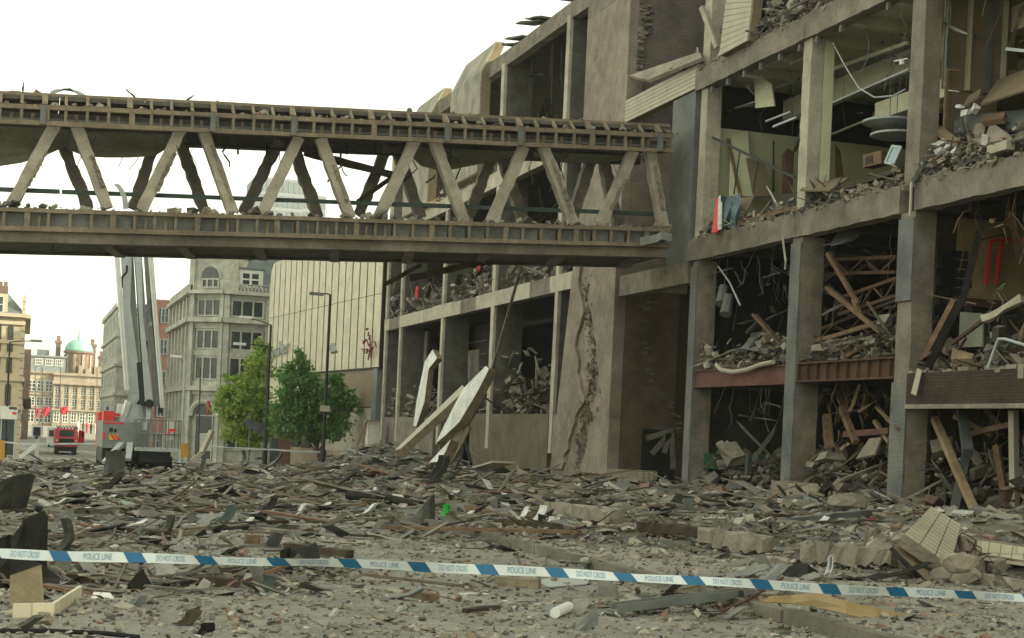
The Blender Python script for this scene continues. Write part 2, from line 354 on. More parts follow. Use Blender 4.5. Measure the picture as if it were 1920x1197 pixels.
BITS = island_mat("paper_and_glass_bits", [(0, (0.66, 0.66, 0.62)), (.35, (0.5, 0.5, 0.45)), (.55, (0.36, 0.40, 0.36)), (.68, (0.7, 0.7, 0.68)), (.84, (0.4, 0.06, 0.05)), (.88, (0.1, 0.2, 0.25)), (.91, (0.6, 0.5, 0.2)), (.94, (0.68, 0.66, 0.6))], rough=0.7, dust=0.05)
DARKRUB = island_mat("dark_rubble", [(0, (0.10, 0.09, 0.07)), (.2, (0.17, 0.15, 0.115)), (.4, (0.06, 0.055, 0.045)), (.6, (0.23, 0.2, 0.15)), (.75, (0.14, 0.085, 0.06)), (.88, (0.3, 0.27, 0.21))])  # darker mix of the broken masonry tones
_T8 = np.array([(x, y, z) for z in (-.5, .5) for x, y in ((-.5, -.5), (.5, -.5), (.5, .5), (-.5, .5))])
def debris(name, P, S, m, tilt=0.35, jit=0.22, parent=None, seed=1, lift=0.35, **k):
    """one loose-piece mesh: P (n,3) resting points, S (n,3) sizes"""
    r = np.random.default_rng(seed); n = len(P)
    v = _T8[None] + r.uniform(-jit, jit, (n, 8, 3)) * np.array([1, 1, 0.6])
    v = v * S[:, None, :]
    a, b, c = r.normal(0, tilt, n), r.normal(0, tilt, n), r.uniform(0, 6.283, n)
    ca, sa, cb, sb, cc, sc = np.cos(a), np.sin(a), np.cos(b), np.sin(b), np.cos(c), np.sin(c)
    x, y, z = v[..., 0], v[..., 1], v[..., 2]
    y, z = y * ca[:, None] - z * sa[:, None], y * sa[:, None] + z * ca[:, None]
    x, z = x * cb[:, None] + z * sb[:, None], -x * sb[:, None] + z * cb[:, None]
    x, y = x * cc[:, None] - y * sc[:, None], x * sc[:, None] + y * cc[:, None]
    lo = z.min(axis=1); v = np.stack([x, y, z - (lo * (1 - lift))[:, None]], -1) + P[:, None, :]
    org = Vector((0, 0, 0)) if parent is None else WORLD[parent.name]
    v = v.reshape(-1, 3) - np.array(org)
    f = (np.array(MB.BF)[None] + (np.arange(n) * 8)[:, None, None]).reshape(-1)
    me = bpy.data.meshes.new(name); me.vertices.add(n * 8); me.vertices.foreach_set("co", v.astype(np.float32).ravel())
    me.loops.add(n * 24); me.loops.foreach_set("vertex_index", f.astype(np.int32))
    me.polygons.add(n * 6); me.polygons.foreach_set("loop_start", np.arange(0, n * 24, 4, dtype=np.int32))
    me.polygons.foreach_set("loop_total", np.full(n * 6, 4, dtype=np.int32))
    me.update(calc_edges=True); me.shade_flat(); me.materials.append(m)
    o = bpy.data.objects.new(name, me); o.parent = parent; WORLD[o.name] = org; COL.objects.link(o)
    return props(o, kind='stuff', **k)
def sizes(n, lo, hi, r, shape=(1, 0.8, 0.5), pw=2.2):
    s = lo * (hi / lo) ** (r.random(n) ** pw)
    return np.stack([s * shape[0] * r.uniform(.7, 1.3, n), s * shape[1] * r.uniform(.6, 1.3, n), s * shape[2] * r.uniform(.6, 1.4, n)], 1)
def floor_rubble(label, x0, x1, y0, y1, z, hgt, n, seed, lo=0.04, hi=0.45, m=None):
    r = np.random.default_rng(seed); n = int(n * 2.4); hi = hi * .62; lo = lo * .7; hgt *= 1.25
    P = np.stack([r.uniform(x0, x1, n), r.uniform(y0, y1, n), np.zeros(n)], 1)
    bumpy = 0.35 + 0.65 * (0.5 + 0.5 * np.sin(P[:, 1] * 2.1 + seed) * np.cos(P[:, 1] * 0.9 + P[:, 0] * 1.3))
    P[:, 2] = z + r.random(n) ** 1.4 * hgt * bumpy
    S = sizes(n, lo, hi, r); k = r.random(n) < 0.3
    S[k] *= np.array([3.4, 0.3, 0.25])
    return debris("rubble", P, S, m or CHUNKS, tilt=0.5, seed=seed, label=label, cat="rubble")

def P3(t):
    """(x, y, axis, value) of the photograph to a point on that plane"""
    x, y, a, v = t
    return onX(x, y, v) if a == 'X' else onY(x, y, v) if a == 'Y' else onZ(x, y, v)
def plank(name, label, cat, a, b, w, h, m, seg=1, jit=0.0, up=(0, 0, 1), parent=None, **k):
    return build(MB().rbeam(P3(a), P3(b), w, h, seg, jit, up), name, m, parent, label=label, cat=cat, **k)
def slab(name, label, cat, pts, th, m, parent=None, **k):
    p = [P3(t) for t in pts]; nrm = (p[1] - p[0]).cross(p[2] - p[0]).normalized()
    if nrm.dot(p[0] - Vector((0, 0, HC))) < 0: nrm = -nrm
    return build(MB().prism(p, nrm * th), name, m, parent, label=label, cat=cat, **k)

# ------------------------------------------------------------------ ground
ys = [-50, -5, 5, 12, 22] + list(range(30, 150, 10)) + [150, 165, 185, 210, 240, 270, 300, 400, 480]
xs = [-150, -80, -30, -10, 0, 6.85, 20, 40, 90, 155]
g = MB(); g.add([(x, y, gz(x, y)) for y in ys for x in xs], [(j * 10 + i, j * 10 + i + 1, (j + 1) * 10 + i + 1, (j + 1) * 10 + i) for j in range(len(ys) - 1) for i in range(9)])
road = build(g, "road", ASPH, kind='structure', label="dust covered asphalt street running away under the footbridge", cat="road")
KX = 6.85
g = MB(); yy = [4, 12, 22] + list(range(30, 121, 10))
g.add([(x, y, gz(x, y) + 0.12) for y in yy for x in (KX + 0.15, 40)], [(2 * j, 2 * j + 1, 2 * j + 3, 2 * j + 2) for j in range(len(yy) - 1)])
pavement = build(g, "pavement", PAVE, kind='structure', label="littered pavement in front of the wrecked store", cat="pavement")
y = 8.0
while y < 46:
    L = 0.9 + random.uniform(-.02, .02); z = gz(KX, y)
    j = [random.uniform(-.012, .012) for _ in range(4)]
    build(MB().obox((KX + .075 + j[0], y + L / 2, z + .05 + j[1]), (.15, L - .012, .17), (j[2], 0, j[3] * .5), .004), "kerb_stone", KERB, pavement)
    y += L

# ------------------------------------------------------------------ the gutted store on the right
XF = 20.5
store = thing("gutted_store", "tall gutted concrete frame store with open wrecked floors at the right", "building", (24, 36, 0))
def rb(name, m, parent, p, q, w, h, seg=8, jit=0.012, up=(0, 0, 1)):
    return build(MB().rbeam(p, q, w, h, seg, jit, up), name, m, parent)
TOP = 30.0  # storeys above view carried up so the store shades street and footbridge
# columns: faced with grey tile on the street side up to the second floor
for (ya, yb, dx, hi) in ((44.17, 44.62, .64, TOP), (37.4, 37.95, .7, 13.25), (31.8, 32.45, .58, TOP), (25.3, 25.9, .7, TOP), (18.9, 19.5, .7, TOP), (12.5, 13.1, .7, TOP)):
    c = rb("column", CONC, store, (XF + .05 + dx / 2, (ya + yb) / 2, -.3), (XF + .05 + dx / 2, (ya + yb) / 2, 7.6), dx, yb - ya, 16, .012, up=(0, 1, 0))
    zz = -.3
    while zz < 7.4:
        h = random.choice((.8, 1.2, 1.7)); z1 = min(7.45, zz + h)
        if not (random.random() < .12 and zz > 2) and z1 - zz > .05:
            build(MB().add([(XF + .048, ya - random.uniform(0, .02), zz), (XF + .048, yb, zz), (XF + .048, yb, z1 - .004), (XF + .048, ya - random.uniform(0, .02), z1 - .004),
                   (XF - .02, ya - random.uniform(0, .03), zz), (XF - .02, yb, zz), (XF - .02, yb, z1 - .004), (XF - .02, ya - random.uniform(0, .03), z1 - .004)], MB.BF), "facing_tile", GREYTILE, c)
        zz = z1
    wu, du = (.4, .47) if hi < 20 else (.5, .6)
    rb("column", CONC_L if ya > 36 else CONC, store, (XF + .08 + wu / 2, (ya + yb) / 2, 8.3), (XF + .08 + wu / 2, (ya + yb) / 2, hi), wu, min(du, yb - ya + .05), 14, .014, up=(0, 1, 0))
# edge beams and floors
for z0, z1, ym in ((7.6, 8.3, 4), (13.2, 13.88, 4), (18.74, 19.44, 4), (24.3, 25, 4), (29.5, 30.1, 4)):
    for ya, yb in ((44.9, 37.68), (37.68, 32.44), (31.8, 25.6), (25.6, 19.2), (19.2, ym)):
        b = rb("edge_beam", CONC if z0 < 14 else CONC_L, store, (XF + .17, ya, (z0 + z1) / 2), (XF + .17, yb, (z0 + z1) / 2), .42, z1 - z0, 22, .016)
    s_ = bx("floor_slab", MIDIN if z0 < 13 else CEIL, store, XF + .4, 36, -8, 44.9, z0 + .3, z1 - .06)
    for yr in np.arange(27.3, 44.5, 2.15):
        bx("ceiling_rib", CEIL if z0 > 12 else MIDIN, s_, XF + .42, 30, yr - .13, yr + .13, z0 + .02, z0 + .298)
for xa in (23.6, 27.0):
    bx("downstand_beam", CEIL, store, xa, xa + .35, 25, 44.7, 12.55, 13.2)
bx("door_lining", PLASTER_G, store, 21.0, 21.32, 37.45, 37.9, 8.31, 13.19)
brk = mesh_of(MB().box(-.05, .05, -.05, .05, -.2, .02).box(-.07, -.05, -.03, .03, -.16, -.1), "bracket", STEEL_G)
for x in (1333, 1362, 1392, 1422, 1457, 1493, 1525, 1569, 1655):
    place("bracket", brk, store, (XF + .12, onX(x, 100, XF).y, 13.19))
# mezzanine: red steel in the first bay, stiffened plate in the second, brick fascia in the third
ib = MB().box(XF + .1, XF + .14, 37.95, 44.2, 3.5, 3.98).box(XF + .02, XF + .3, 37.95, 44.2, 3.46, 3.5).box(XF + .02, XF + .3, 37.95, 44.2, 3.98, 4.02)
build(ib, "steel_beam", REDLEAD, store, label="red painted steel beam at mezzanine level")
ib = build(MB().box(XF + .16, XF + .2, 32.45, 37.4, 3.55, 4.0).box(XF + .02, XF + .3, 32.45, 37.4, 3.5, 3.55).box(XF + .02, XF + .3, 32.45, 37.4, 4.0, 4.05), "steel_beam", RUST, store, label="rusty stiffened steel beam at mezzanine level")
for yy_ in np.arange(32.7, 37.4, .52):
    bx("stiffener", RUST, ib, XF + .06, XF + .158, yy_, yy_ + .035, 3.552, 3.998)
bx("floor_slab", MIDIN, store, XF + .32, 33, 32.5, 44.8, 3.6, 3.96)
fa = bx("brick_fascia", BRBRICK, store, XF - .02, XF + .28, 4, 31.78, 2.85, 3.6, label="dark brown brick fascia with torn top edge")
bx("fascia_lintel", CONC_B, fa, XF - .05, XF + .3, 4, 31.77, 2.74, 2.845)
r_ = np.random.default_rng(3)
for k in range(26):
    yk = 26.5 + k * .2 + random.uniform(-.04, .04); h = random.choice((.07, .14, .22))
    if random.random() < .6: bx("brick", CONC_B, fa, XF - .03 - .004 * (k % 3), XF + .2, yk, yk + .19, 3.602 - (h if k % 4 == 0 else 0), 3.61 + h * .4)
bx("floor_slab", MIDIN, store, XF + .285, 33, 4, 31.75, 3.1, 3.55)
# cross walls, seen through the open bays
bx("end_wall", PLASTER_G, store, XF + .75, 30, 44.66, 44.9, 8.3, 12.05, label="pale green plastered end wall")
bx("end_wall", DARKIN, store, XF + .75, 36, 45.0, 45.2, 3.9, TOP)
bx("unseen_shade_mass", CONC, store, 36.5, 62, -8, 46, 0, TOP)  # added behind the store, unseen; keeps sun off the tower brickwork
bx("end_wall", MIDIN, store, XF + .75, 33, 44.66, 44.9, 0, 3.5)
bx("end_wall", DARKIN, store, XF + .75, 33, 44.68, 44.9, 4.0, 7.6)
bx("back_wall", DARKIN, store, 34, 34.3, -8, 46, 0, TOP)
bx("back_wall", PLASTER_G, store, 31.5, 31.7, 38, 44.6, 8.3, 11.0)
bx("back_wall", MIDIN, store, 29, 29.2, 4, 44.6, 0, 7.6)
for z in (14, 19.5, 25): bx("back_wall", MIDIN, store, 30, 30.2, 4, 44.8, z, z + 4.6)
bx("unseen_street_wall", CONC, store, XF + .2, XF + .5, -8, 12.6, 0, TOP)  # unseen run of the store, continued toward the camera to shade the foreground
bx("unseen_street_wall", CONC, store, XF + .3, XF + .5, 12.6, 22, 19.6, TOP)
bx("roof_slab", CONC_D, store, XF, 36, -8, 44.9, TOP + .12, TOP + .4)
bx("party_wall", CONC, store, XF + .5, 36, -8.2, -8.0, 0, TOP)
# cross wall behind the big column: dark brick below, black brick and yellow plaster at mezzanine, boarded studs above
cw = bx("cross_wall", BRBRICK, store, XF + 1.0, 23.0, 32.2, 32.42, 0, 2.95, label="dark brick cross wall at street level")
bx("cross_wall", DARKIN, store, 23.4, 27, 32.3, 32.42, 0, 2.9)  # near-black panel paints the unlit void past the brick
bx("cross_wall", BRBRICK, store, XF + 1.0, 22.0, 32.2, 32.42, 3.6, 7.6)
pw = bx("plaster_wall", PLASTER_Y, store, 22.02, 25.5, 32.15, 32.42, 5.55, 7.6, label="torn yellow plaster wall beside the big column")
bx("plaster_wall", MIDIN, store, 22.6, 25.5, 32.25, 32.42, 3.6, 5.5)
bx("rail_beam", RUST, store, 21.9, 26, 32.0, 32.12, 5.4, 5.6)
blk = mesh_of(MB().box(-.22, .22, -.05, .12, -.1, .1), "brick", PAINT_K)
for j in range(13):
    for i in range(2): place("brick", blk, store, (XF + 1.12 + i * .47 + (j % 2) * .12, 32.15, 3.85 + j * .235), (0, 0, random.uniform(-.03, .03)))
st = bx("partition", BOARD, store, XF + 1.15, 23.6, 32.6, 32.66, 10.9, 14.0, label="brown board partition with bare metal studs")
for i, x in enumerate((21.72, 22.35, 22.95, 23.4)): bx("stud", PLASTER_G if i % 2 else STEEL_G, st, x - .05, x + .05, 32.5, 32.597, 10.9, 13.5)
bx("partition", BOARD, store, XF + 1.25, 23.3, 32.6, 32.65, 8.4, 10.85)
tim = thing("stud_frame", "pale new timber post and rail beside the big column", "timber", (21.6, 32.3, 8.4))
build(MB().rbeam(onY(1768, 330, 32.3), onY(1776, 128, 32.3), .07, .07), "post", WOOD_Y, tim)
build(MB().rbeam(onY(1776, 132, 32.3), onY(1800, 132, 32.3), .06, .06), "rail", WOOD_Y, tim)

# ------------------------------------------------------------------ the recess, its beams and the stair tower
tower = thing("stair_tower", "rendered stair tower with torn grey brickwork beside the footbridge", "building", (24, 53, 0))
for n_, (za, zb, m_) in enumerate(((-.6, 2.5, PINK), (2.5, 7.2, PINK), (7.2, 13.5, PINK), (13.5, 18.2, PINK), (18.2, 27, CONC))):
    bx("rendered_wall", m_, tower, XF, XF + .35, 51.0, 55.45 - .006 * n_, za, zb - .012)
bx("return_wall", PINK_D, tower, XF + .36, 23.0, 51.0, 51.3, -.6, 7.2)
bx("return_wall", BRBRICK, tower, 23.003, 34, 51.03, 51.3, -.6, 7.2)
bx("return_wall", PINK, tower, XF + .36, 23.3, 51.0, 51.3, 7.21, 13.4)
bx("return_wall", DARKIN, tower, 23.303, 34, 51.03, 51.3, 7.21, 13.4)
up = bx("brick_wall", PURBRICK, tower, XF + .36, 34, 51.08, 51.3, 13.42, 27)
bx("render_strip", CONC, tower, XF + .355, XF + .62, 50.99, 51.07, 13.45, 26)
bx("tower_core", DARKIN, tower, 26, 34, 51.35, 55, -.6, 27)
# torn brick edge: single bricks and lumps hanging on along the broken line
bk = [mesh_of(MB().obox((0, 0, 0), (.23, .11, .07), jit=.006), "brick", mm) for mm in (PURBRICK, CONC_B, CONC_D)]
pts = [(1200, 8), (1206, 30), (1205, 52), (1195, 70), (1190, 90), (1182, 108), (1178, 125)]
for (x, y) in pts:
    for k in range(9):
        p = onY(x + random.uniform(-6, 18), y + random.uniform(-12, 12), 50.98)
        place("brick", random.choice(bk), up, (max(XF + .45, p.x), 50.98 + random.uniform(-.04, .03), round(p.z / .085) * .085), (random.uniform(-.15, .15), random.uniform(-.1, .1), random.uniform(-.3, .3)))
# jagged render on the lower return wall, brick laid bare behind it
def jag(pts, plane, n=4, amp=.06):
    out = []
    for (xa, ya), (xb, yb) in zip(pts, pts[1:]):
        for k in range(n): t = k / n; out.append((xa + (xb - xa) * t + random.uniform(-amp, amp) * 60, ya + (yb - ya) * t))
    out.append(pts[-1]); return [plane(*q) for q in out]
eR = jag([(1218, 556), (1206, 600), (1204, 650), (1214, 700), (1238, 742), (1262, 782), (1268, 806)], lambda x, y: onY(x, y, 50.96))
eR = [Vector((XF + .37, 50.96, 7.19)), Vector((eR[0].x, 50.96, 7.19))] + eR + [Vector((24.6, 50.96, eR[-1].z)), Vector((24.6, 50.96, -.6)), Vector((XF + .37, 50.96, -.6))]
build(MB().prism(eR, (0, .037, 0)), "render_coat", PINK_D, tower)
for p in eR[2:-3]:
    for k in range(2): place("brick", bk[random.choice((0, 2))], tower, (p.x + random.uniform(-.02, .2), 50.985, round((p.z + random.uniform(-.2, .2)) / .085) * .085), (0, random.uniform(-.05, .05), random.uniform(-.1, .1)))
# peeling coat on the street face: two jagged sheets with rough masonry bare between them
gl = [(1087, 470), (1086, 540), (1092, 600), (1078, 650), (1084, 700), (1096, 750), (1074, 792), (1066, 830), (1052, 880)]
gr = [(1098, 470), (1102, 540), (1110, 610), (1118, 660), (1121, 720), (1130, 762), (1112, 800), (1100, 830), (1085, 885)]
JL, JR = jag(gl, lambda x, y: onX(x, y, XF - .12)), jag(gr, lambda x, y: onX(x, y, XF - .12))
xq = XF - .12
build(MB().prism([Vector((xq, 55.4, JL[0].z))] + JL + [Vector((xq, 55.4 + 1.7, JL[-1].z))], (.118, 0, 0)), "render_coat", PINK, tower)
build(MB().prism([Vector((xq, 50.97, JR[0].z))] + JR + [Vector((xq, 50.97, JR[-1].z))], (.118, 0, 0)), "render_coat", PINK, tower)
r5 = np.random.default_rng(9); n5 = 420; zz5 = r5.uniform(0, 8, n5); yy5 = 53.4 + .5 * np.sin(zz5 * 1.1) + r5.normal(0, .35, n5)
debris("broken_masonry", np.stack([np.full(n5, XF - .03) + r5.uniform(-.05, .05, n5), yy5, zz5], 1), sizes(n5, .05, .22, r5, (.5, 1, 1)), mat("torn_masonry", (.25, .2, .15), (.16, .125, .095), bump=.6), tilt=.3, seed=9, parent=tower)
dr = bx("doorway", DARKIN, tower, onY(1203, 840, 50.95).x, onY(1266, 840, 50.95).x, 50.93, 50.955, -.3, onY(1230, 806, 50.95).z)  # near-black sheet on the wall stands for the shaded opening
# recess beams
bx("recess_beam", CONC, tower, XF + .02, XF + .5, 44.95, 50.98, 6.92, 7.65)
pier = bx("tiled_pier", GREYTILE, tower, XF + .02, XF + .6, 44.95, 46.75, 7.66, 13.25)
band = thing("tiled_band", "cream tiled spandrel panel sloping in view above the footbridge end", "panel", (XF, 48, 13.3))
for i in range(6):
    h = .135; bx("tile_course", CREAMP, band, XF - .04 - .003 * (i % 2), XF + .12, 44.75, 50.95, 13.3 + i * h, 13.3 + i * h + h - .014)
bx("backing", CREAME, band, XF - .01, XF + .3, 44.76, 50.94, 13.29, 13.3 + 6 * .135 - .02)
slab("fallen_slab", "long broken grey slab lying tilted on the tiled spandrel", "slab", [(1178, 142, 'X', 20.6), (1312, 97, 'X', 20.6), (1316, 108, 'X', 20.2), (1215, 150, 'X', 20.2)], .12, CONC_B)
floor_rubble("small heap of broken masonry on the ledge by the brick wall", 20.5, 21.2, 44.9, 46.6, 14.15, .35, 40, 21, .1, .4)

# ------------------------------------------------------------------ the far wing of the store
wing = thing("gutted_wing", "long gutted concrete wing beyond the stair tower", "building", (24, 72, 0))
COLS = ((57.35, 57.75), (66.1, 66.55), (74.95, 75.35), (84.1, 84.5), (87.8, 88.2))
for i, (ya, yb) in enumerate(COLS):
    rb("column", CONC_D, wing, (XF + .75, (ya + yb) / 2, -1), (XF + .75, (ya + yb) / 2, 18.8), 1.3, yb - ya - .02, 18, .008, up=(0, 1, 0))
    rb("column_edge", CONC_L, wing, (XF + .03, (ya + yb) / 2, 1.0), (XF + .03, (ya + yb) / 2, 18.9), .14, yb - ya, 20, .01, up=(0, 1, 0))
for z0, z1 in ((7.6, 8.3), (13.2, 13.9), (18.74, 19.44)):
    e = rb("edge_beam", CONC, wing, (XF + .22, 55.5, (z0 + z1) / 2), (XF + .22, 88.3, (z0 + z1) / 2), .4, z1 - z0 - .02, 30, .01)
    bx("floor_slab", MIDIN, wing, XF + .45, 30, 55.5, 88.3, z0 + .3, z1 - .05)
    if z0 < 14:
        y = 55.8
        while y < 88:
            L = random.choice((1.3, 2.1, 2.6)); y1 = min(88.3, y + L)
            if not (68.5 < y < 70.5 and z0 < 8) and random.random() > .08:
                bx("fascia_panel", random.choice((CONC_L, CONC_L, CREAMP)), e, XF - .05, XF + .02, y, y1 - .03, z0, z1 + random.uniform(-.04, .02))
            y = y1
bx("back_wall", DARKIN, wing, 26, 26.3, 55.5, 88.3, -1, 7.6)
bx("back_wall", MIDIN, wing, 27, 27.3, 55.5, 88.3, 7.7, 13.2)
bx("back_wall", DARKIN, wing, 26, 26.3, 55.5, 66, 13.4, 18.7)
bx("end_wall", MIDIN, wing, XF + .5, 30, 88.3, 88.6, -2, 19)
bx("roof_slab", CONC_D, wing, XF + .3, 30, 55.5, 88.3, 19.45, 19.7)
bx("end_wall", CONC, wing, XF + 1, 30, 55.5, 55.7, 7.6, 19.4)
# plinth and door panels
bx("tiled_plinth", FBRICK, wing, XF - .02, XF + .3, 57.9, 69.2, -1, 2.6)
bx("rendered_plinth", PINK, wing, XF - .02, XF + .3, 55.47, 57.3, -1, 2.55)
bx("rendered_plinth", CONC, wing, XF - .02, XF + .3, 76, 88.3, -2, 2.4)
for ya, yb, m_ in ((70, 72.4, CONC_D), (78, 81, CONC_D), (85, 87.5, CONC)):
    bx("inner_wall", m_, wing, 22.3, 22.5, ya, yb, 2.0, 7.55)
lat = bx("inner_wall", BRBRICK, wing, 23.2, 23.4, 75.5, 84, 2.0, 7.55)
for k in range(7): bx("lattice_bar", GREYW, lat, 23.1, 23.195, 75.6, 83.9, 2.4 + k * .7, 2.46 + k * .7)
WTILE = brick_mat('wing_tile', (.36, .34, .275), (.32, .30, .245), (.24, .22, .18), .3, .155, .012, bump=.25, rough=.7, stain=.6)  # greyer, darker version of the cream tile
# surviving tile clad wall panels with raked tops
for ya, yb, zb, zt, lab in ((68.9, 74.2, 14.2, 20.6, "near"), (78.2, 83.8, 13.9, 20.3, "far")):
    t = thing("cladding_panel", "cream tile clad wall panel with raked top, " + ("beside the open roof bay" if lab == "near" else "lower one nearest the sky"), "panel", (XF, (ya + yb) / 2, zb), "surviving wall panels on the wing")
    prof = [(XF - .35, zb), (XF - .35, zt - 1.5), (XF + .35, zt), (XF + .75, zt), (XF + .1, zt - 1.6), (XF + .1, zb)]
    n_ = int((yb - ya) / 1.3); w_ = (yb - ya) / n_
    for k in range(n_):
        build(MB().prism([(x, ya + k * w_ + .02, z) for x, z in prof], (0, w_ - .04, 0)), "panel_section", WTILE, t)
    build(MB().prism([(x + .06, ya + .01, z - .05) for x, z in prof], (0, yb - ya - .02, 0)), "panel_core", CREAME, t)
# upper rubble, hanging wreckage in the roof bay
hang = MB()
for k in range(46):
    p = Vector((XF + random.uniform(.5, 4), random.uniform(58.3, 65.6), random.uniform(14.2, 17.6)))
    q = p + Vector((random.uniform(-1, 1), random.uniform(-1.6, 1.6), random.uniform(-.9, .9)))
    hang.rbeam(p, q, random.uniform(.05, .5), .03, 3, .06)
for k in range(22):
    y = random.uniform(58.3, 65.8); x = XF + random.uniform(.5, 3); hang.tube([(x, y, 18.7), (x + random.uniform(-.3, .3), y + random.uniform(-.4, .4), random.uniform(15.5, 17.5))], .025, 4)
build(hang, "ceiling_wreckage", SHEET, wing, kind='stuff')
hang = MB()
for k in range(60):
    y = random.uniform(58, 87); z = random.uniform(9.5, 13)
    p = Vector((XF + random.uniform(.2, 3), y, z)); hang.rbeam(p, p + Vector((random.uniform(-.6, .6), random.uniform(-2, 2), random.uniform(-1.4, 1.4))), random.uniform(.04, .35), .03, 3, .06)
build(hang, "ceiling_wreckage", MIDIN, wing, kind='stuff')
# roof junk
for i, (x, y, dx, dy) in enumerate(((985, 46, 45, -6), (1003, 38, 30, -4), (962, 75, 34, -5), (958, 86, 32, -4), (1060, 2, 60, -10))):
    plank("roof_sheet", "loose dark roofing sheet sticking out over the wing roof, %s" % ("lower one", "upper one", "upper of the stacked pair", "lower of the stacked pair", "by the tower")[i], "sheet", (x, y, 'X', 21), (x + dx, y + dy, 'X', 21), .9, .07, SHEET, 4, .03, group="loose roofing sheets")
# rubble on the far floors
floor_rubble("pale rubble spilling over the wing first floor edge", XF + .05, XF + 2.4, 56, 88, 8.25, 1.6, 900, 31, .08, .7)
floor_rubble("dark rubble filling the wing ground floor windows", XF + .1, XF + 2.5, 57.8, 69, 2.55, 1.7, 420, 32, .08, .8, DARKRUB)
floor_rubble("grey rubble in the far ground floor bays of the wing", XF + .1, XF + 2.5, 75, 88, 2.2, 1.9, 420, 33, .08, .6)
floor_rubble("rubble on the wing second floor", XF + .2, XF + 2.4, 56, 88, 13.85, .9, 420, 34, .08, .8)
# ------------------------------------------------------------------ the footbridge
bridge = thing("footbridge", "wrecked concrete truss footbridge crossing high over the street", "footbridge", (8, 46.5, 6))
XL, XR = -9.0, 19.78
def zline(xa, ya, xb, yb, Y):
    a, b = onY(xa, ya, Y), onY(xb, yb, Y); k = (b.z - a.z) / (b.x - a.x)
    return lambda X: a.z + k * (X - a.x)
Y0 = 44.9
z_top = zline(0, 174, 1250, 236, 45.35); z_mid = zline(0, 198, 1250, 255, Y0); z_low = zline(0, 228, 1250, 283, Y0)
z_sill = zline(0, 393, 1225, 431, Y0); z_bot = zline(0, 428, 1225, 460, Y0); z_edge = zline(0, 453, 1250, 483, 45.0)
def rail(name, zf, Y, w, h, m, dz=0, a=XL, b=XR, seg=24, jit=.008, parent=None):
    return build(MB().rbeam((a, Y, zf(a) + dz), (b, Y, zf(b) + dz), w, h, seg, jit), name, m, parent or bridge)
rail("top_rail", z_top, 45.35, .09, .09, FRAME); rail("middle_rail", z_mid, Y0, .12, .13, FRAME, .0); rail("lower_rail", z_low, Y0, .12, .13, FRAME)
rail("sill_rail", z_sill, Y0, .16, .12, FRAME); rail("base_rail", z_bot, Y0, .16, .13, FRAME)
rail("edge_beam", lambda X: (z_bot(X) + z_edge(X)) / 2 - .03, 45.2, .4, z_bot(5) - z_edge(5) - .06, CONC)
for dz_, Yb in ((-.28, 45.0), (.02, 45.02)): rail("inner_rail", z_mid, Yb + .25, .05, .06, STEEL_G, dz_)
rail("backing_board", lambda X: (z_sill(X) + z_bot(X)) / 2, 45.3, .08, z_sill(5) - z_bot(5), CONC_D)
rail("chord_beam", lambda X: (z_mid(X) + z_low(X)) / 2, 45.7, .35, z_mid(5) - z_low(5) - .1, CONC_D)
rail("chord_beam", lambda X: (z_mid(X) + z_low(X)) / 2, 47.8, .35, z_mid(5) - z_low(5), CONC_D)
rail("chord_beam", lambda X: (z_sill(X) + z_bot(X)) / 2, 47.8, .3, z_sill(5) - z_bot(5), CONC_D)
# joints every 2.4 m, four studs between
x1, x2 = onY(83, 200, Y0).x, onY(976, 240, Y0).x; step = (x2 - x1) / 6
nj0 = int((XL - x1) / step)
post_m = mesh_of(MB().rbeam((0, 0, 0), (0, 0, 1), .085, .1, 5, .006, up=(0, 1, 0)), "stud", FRAME)
post_w = mesh_of(MB().rbeam((0, 0, 0), (0, 0, 1), .16, .13, 5, .006, up=(0, 1, 0)), "stud", FRAME)
post_g = mesh_of(MB().rbeam((0, 0, 0), (0, 0, 1), .15, .14, 4, .004, up=(0, 1, 0)), "joint_cover", STEEL_G)
def stud(m, X, za, zb, Ya, Yb, nm="stud"):
    v = Vector((0, Yb - Ya, zb - za)); place(nm, m, bridge, (X, Ya, za), (-math.atan2(Yb - Ya, zb - za), random.uniform(-.015, .015), 0), (1, 1, v.length))
gp = mesh_of(MB().rbeam((0, 0, 0), (1, 0, 0), .03, 1, 3, .0), "infill_panel", STEEL_G)
INFL = mat("dusty_infill", (0.25, 0.26, 0.235), (0.17, 0.175, 0.155), bump=0.3, streak=0.5)
gp.materials[0] = INFL
X = x1 + nj0 * step; k = 0
while X < XR - .1:
    for i in range(4):
        xx = X + i * step / 4 + random.uniform(-.02, .02)
        if xx > XR - .1: break
        big = i == 0
        stud(post_w if big else post_m, xx, z_mid(xx) + .05, z_top(xx) - .03, Y0, 45.35)
        if random.random() > .04: stud(post_w if big else post_m, xx + (.06 if big else 0), z_low(xx) + .06, z_mid(xx) - .06, Y0, Y0)
        xs_ = xx - .35
        stud(post_w if big else post_m, xs_, z_bot(xs_) + .06, z_sill(xs_) - .05, Y0, Y0)
        if random.random() < .5: stud(post_m, xs_ + .33, z_bot(xs_) + .08, z_sill(xs_) - .1, 45.02, 45.02)
        place("infill_panel", gp, bridge, (xs_ + .04, 45.1, (z_bot(xs_) + z_sill(xs_)) / 2), (0, 0, 0), (step / 4 - .09, 1, z_sill(xs_) - z_bot(xs_) - .1))
        if not big: stud(post_m, xx + .3, z_low(xx) + .06, z_mid(xx) - .1, 45.2, 45.2, "tie")
    if k % 3 != 1: stud(post_g, X - .02, z_low(X) - .05, z_mid(X) + .04, Y0 - .09, Y0 - .09, "joint_cover")
    X += step; k += 1
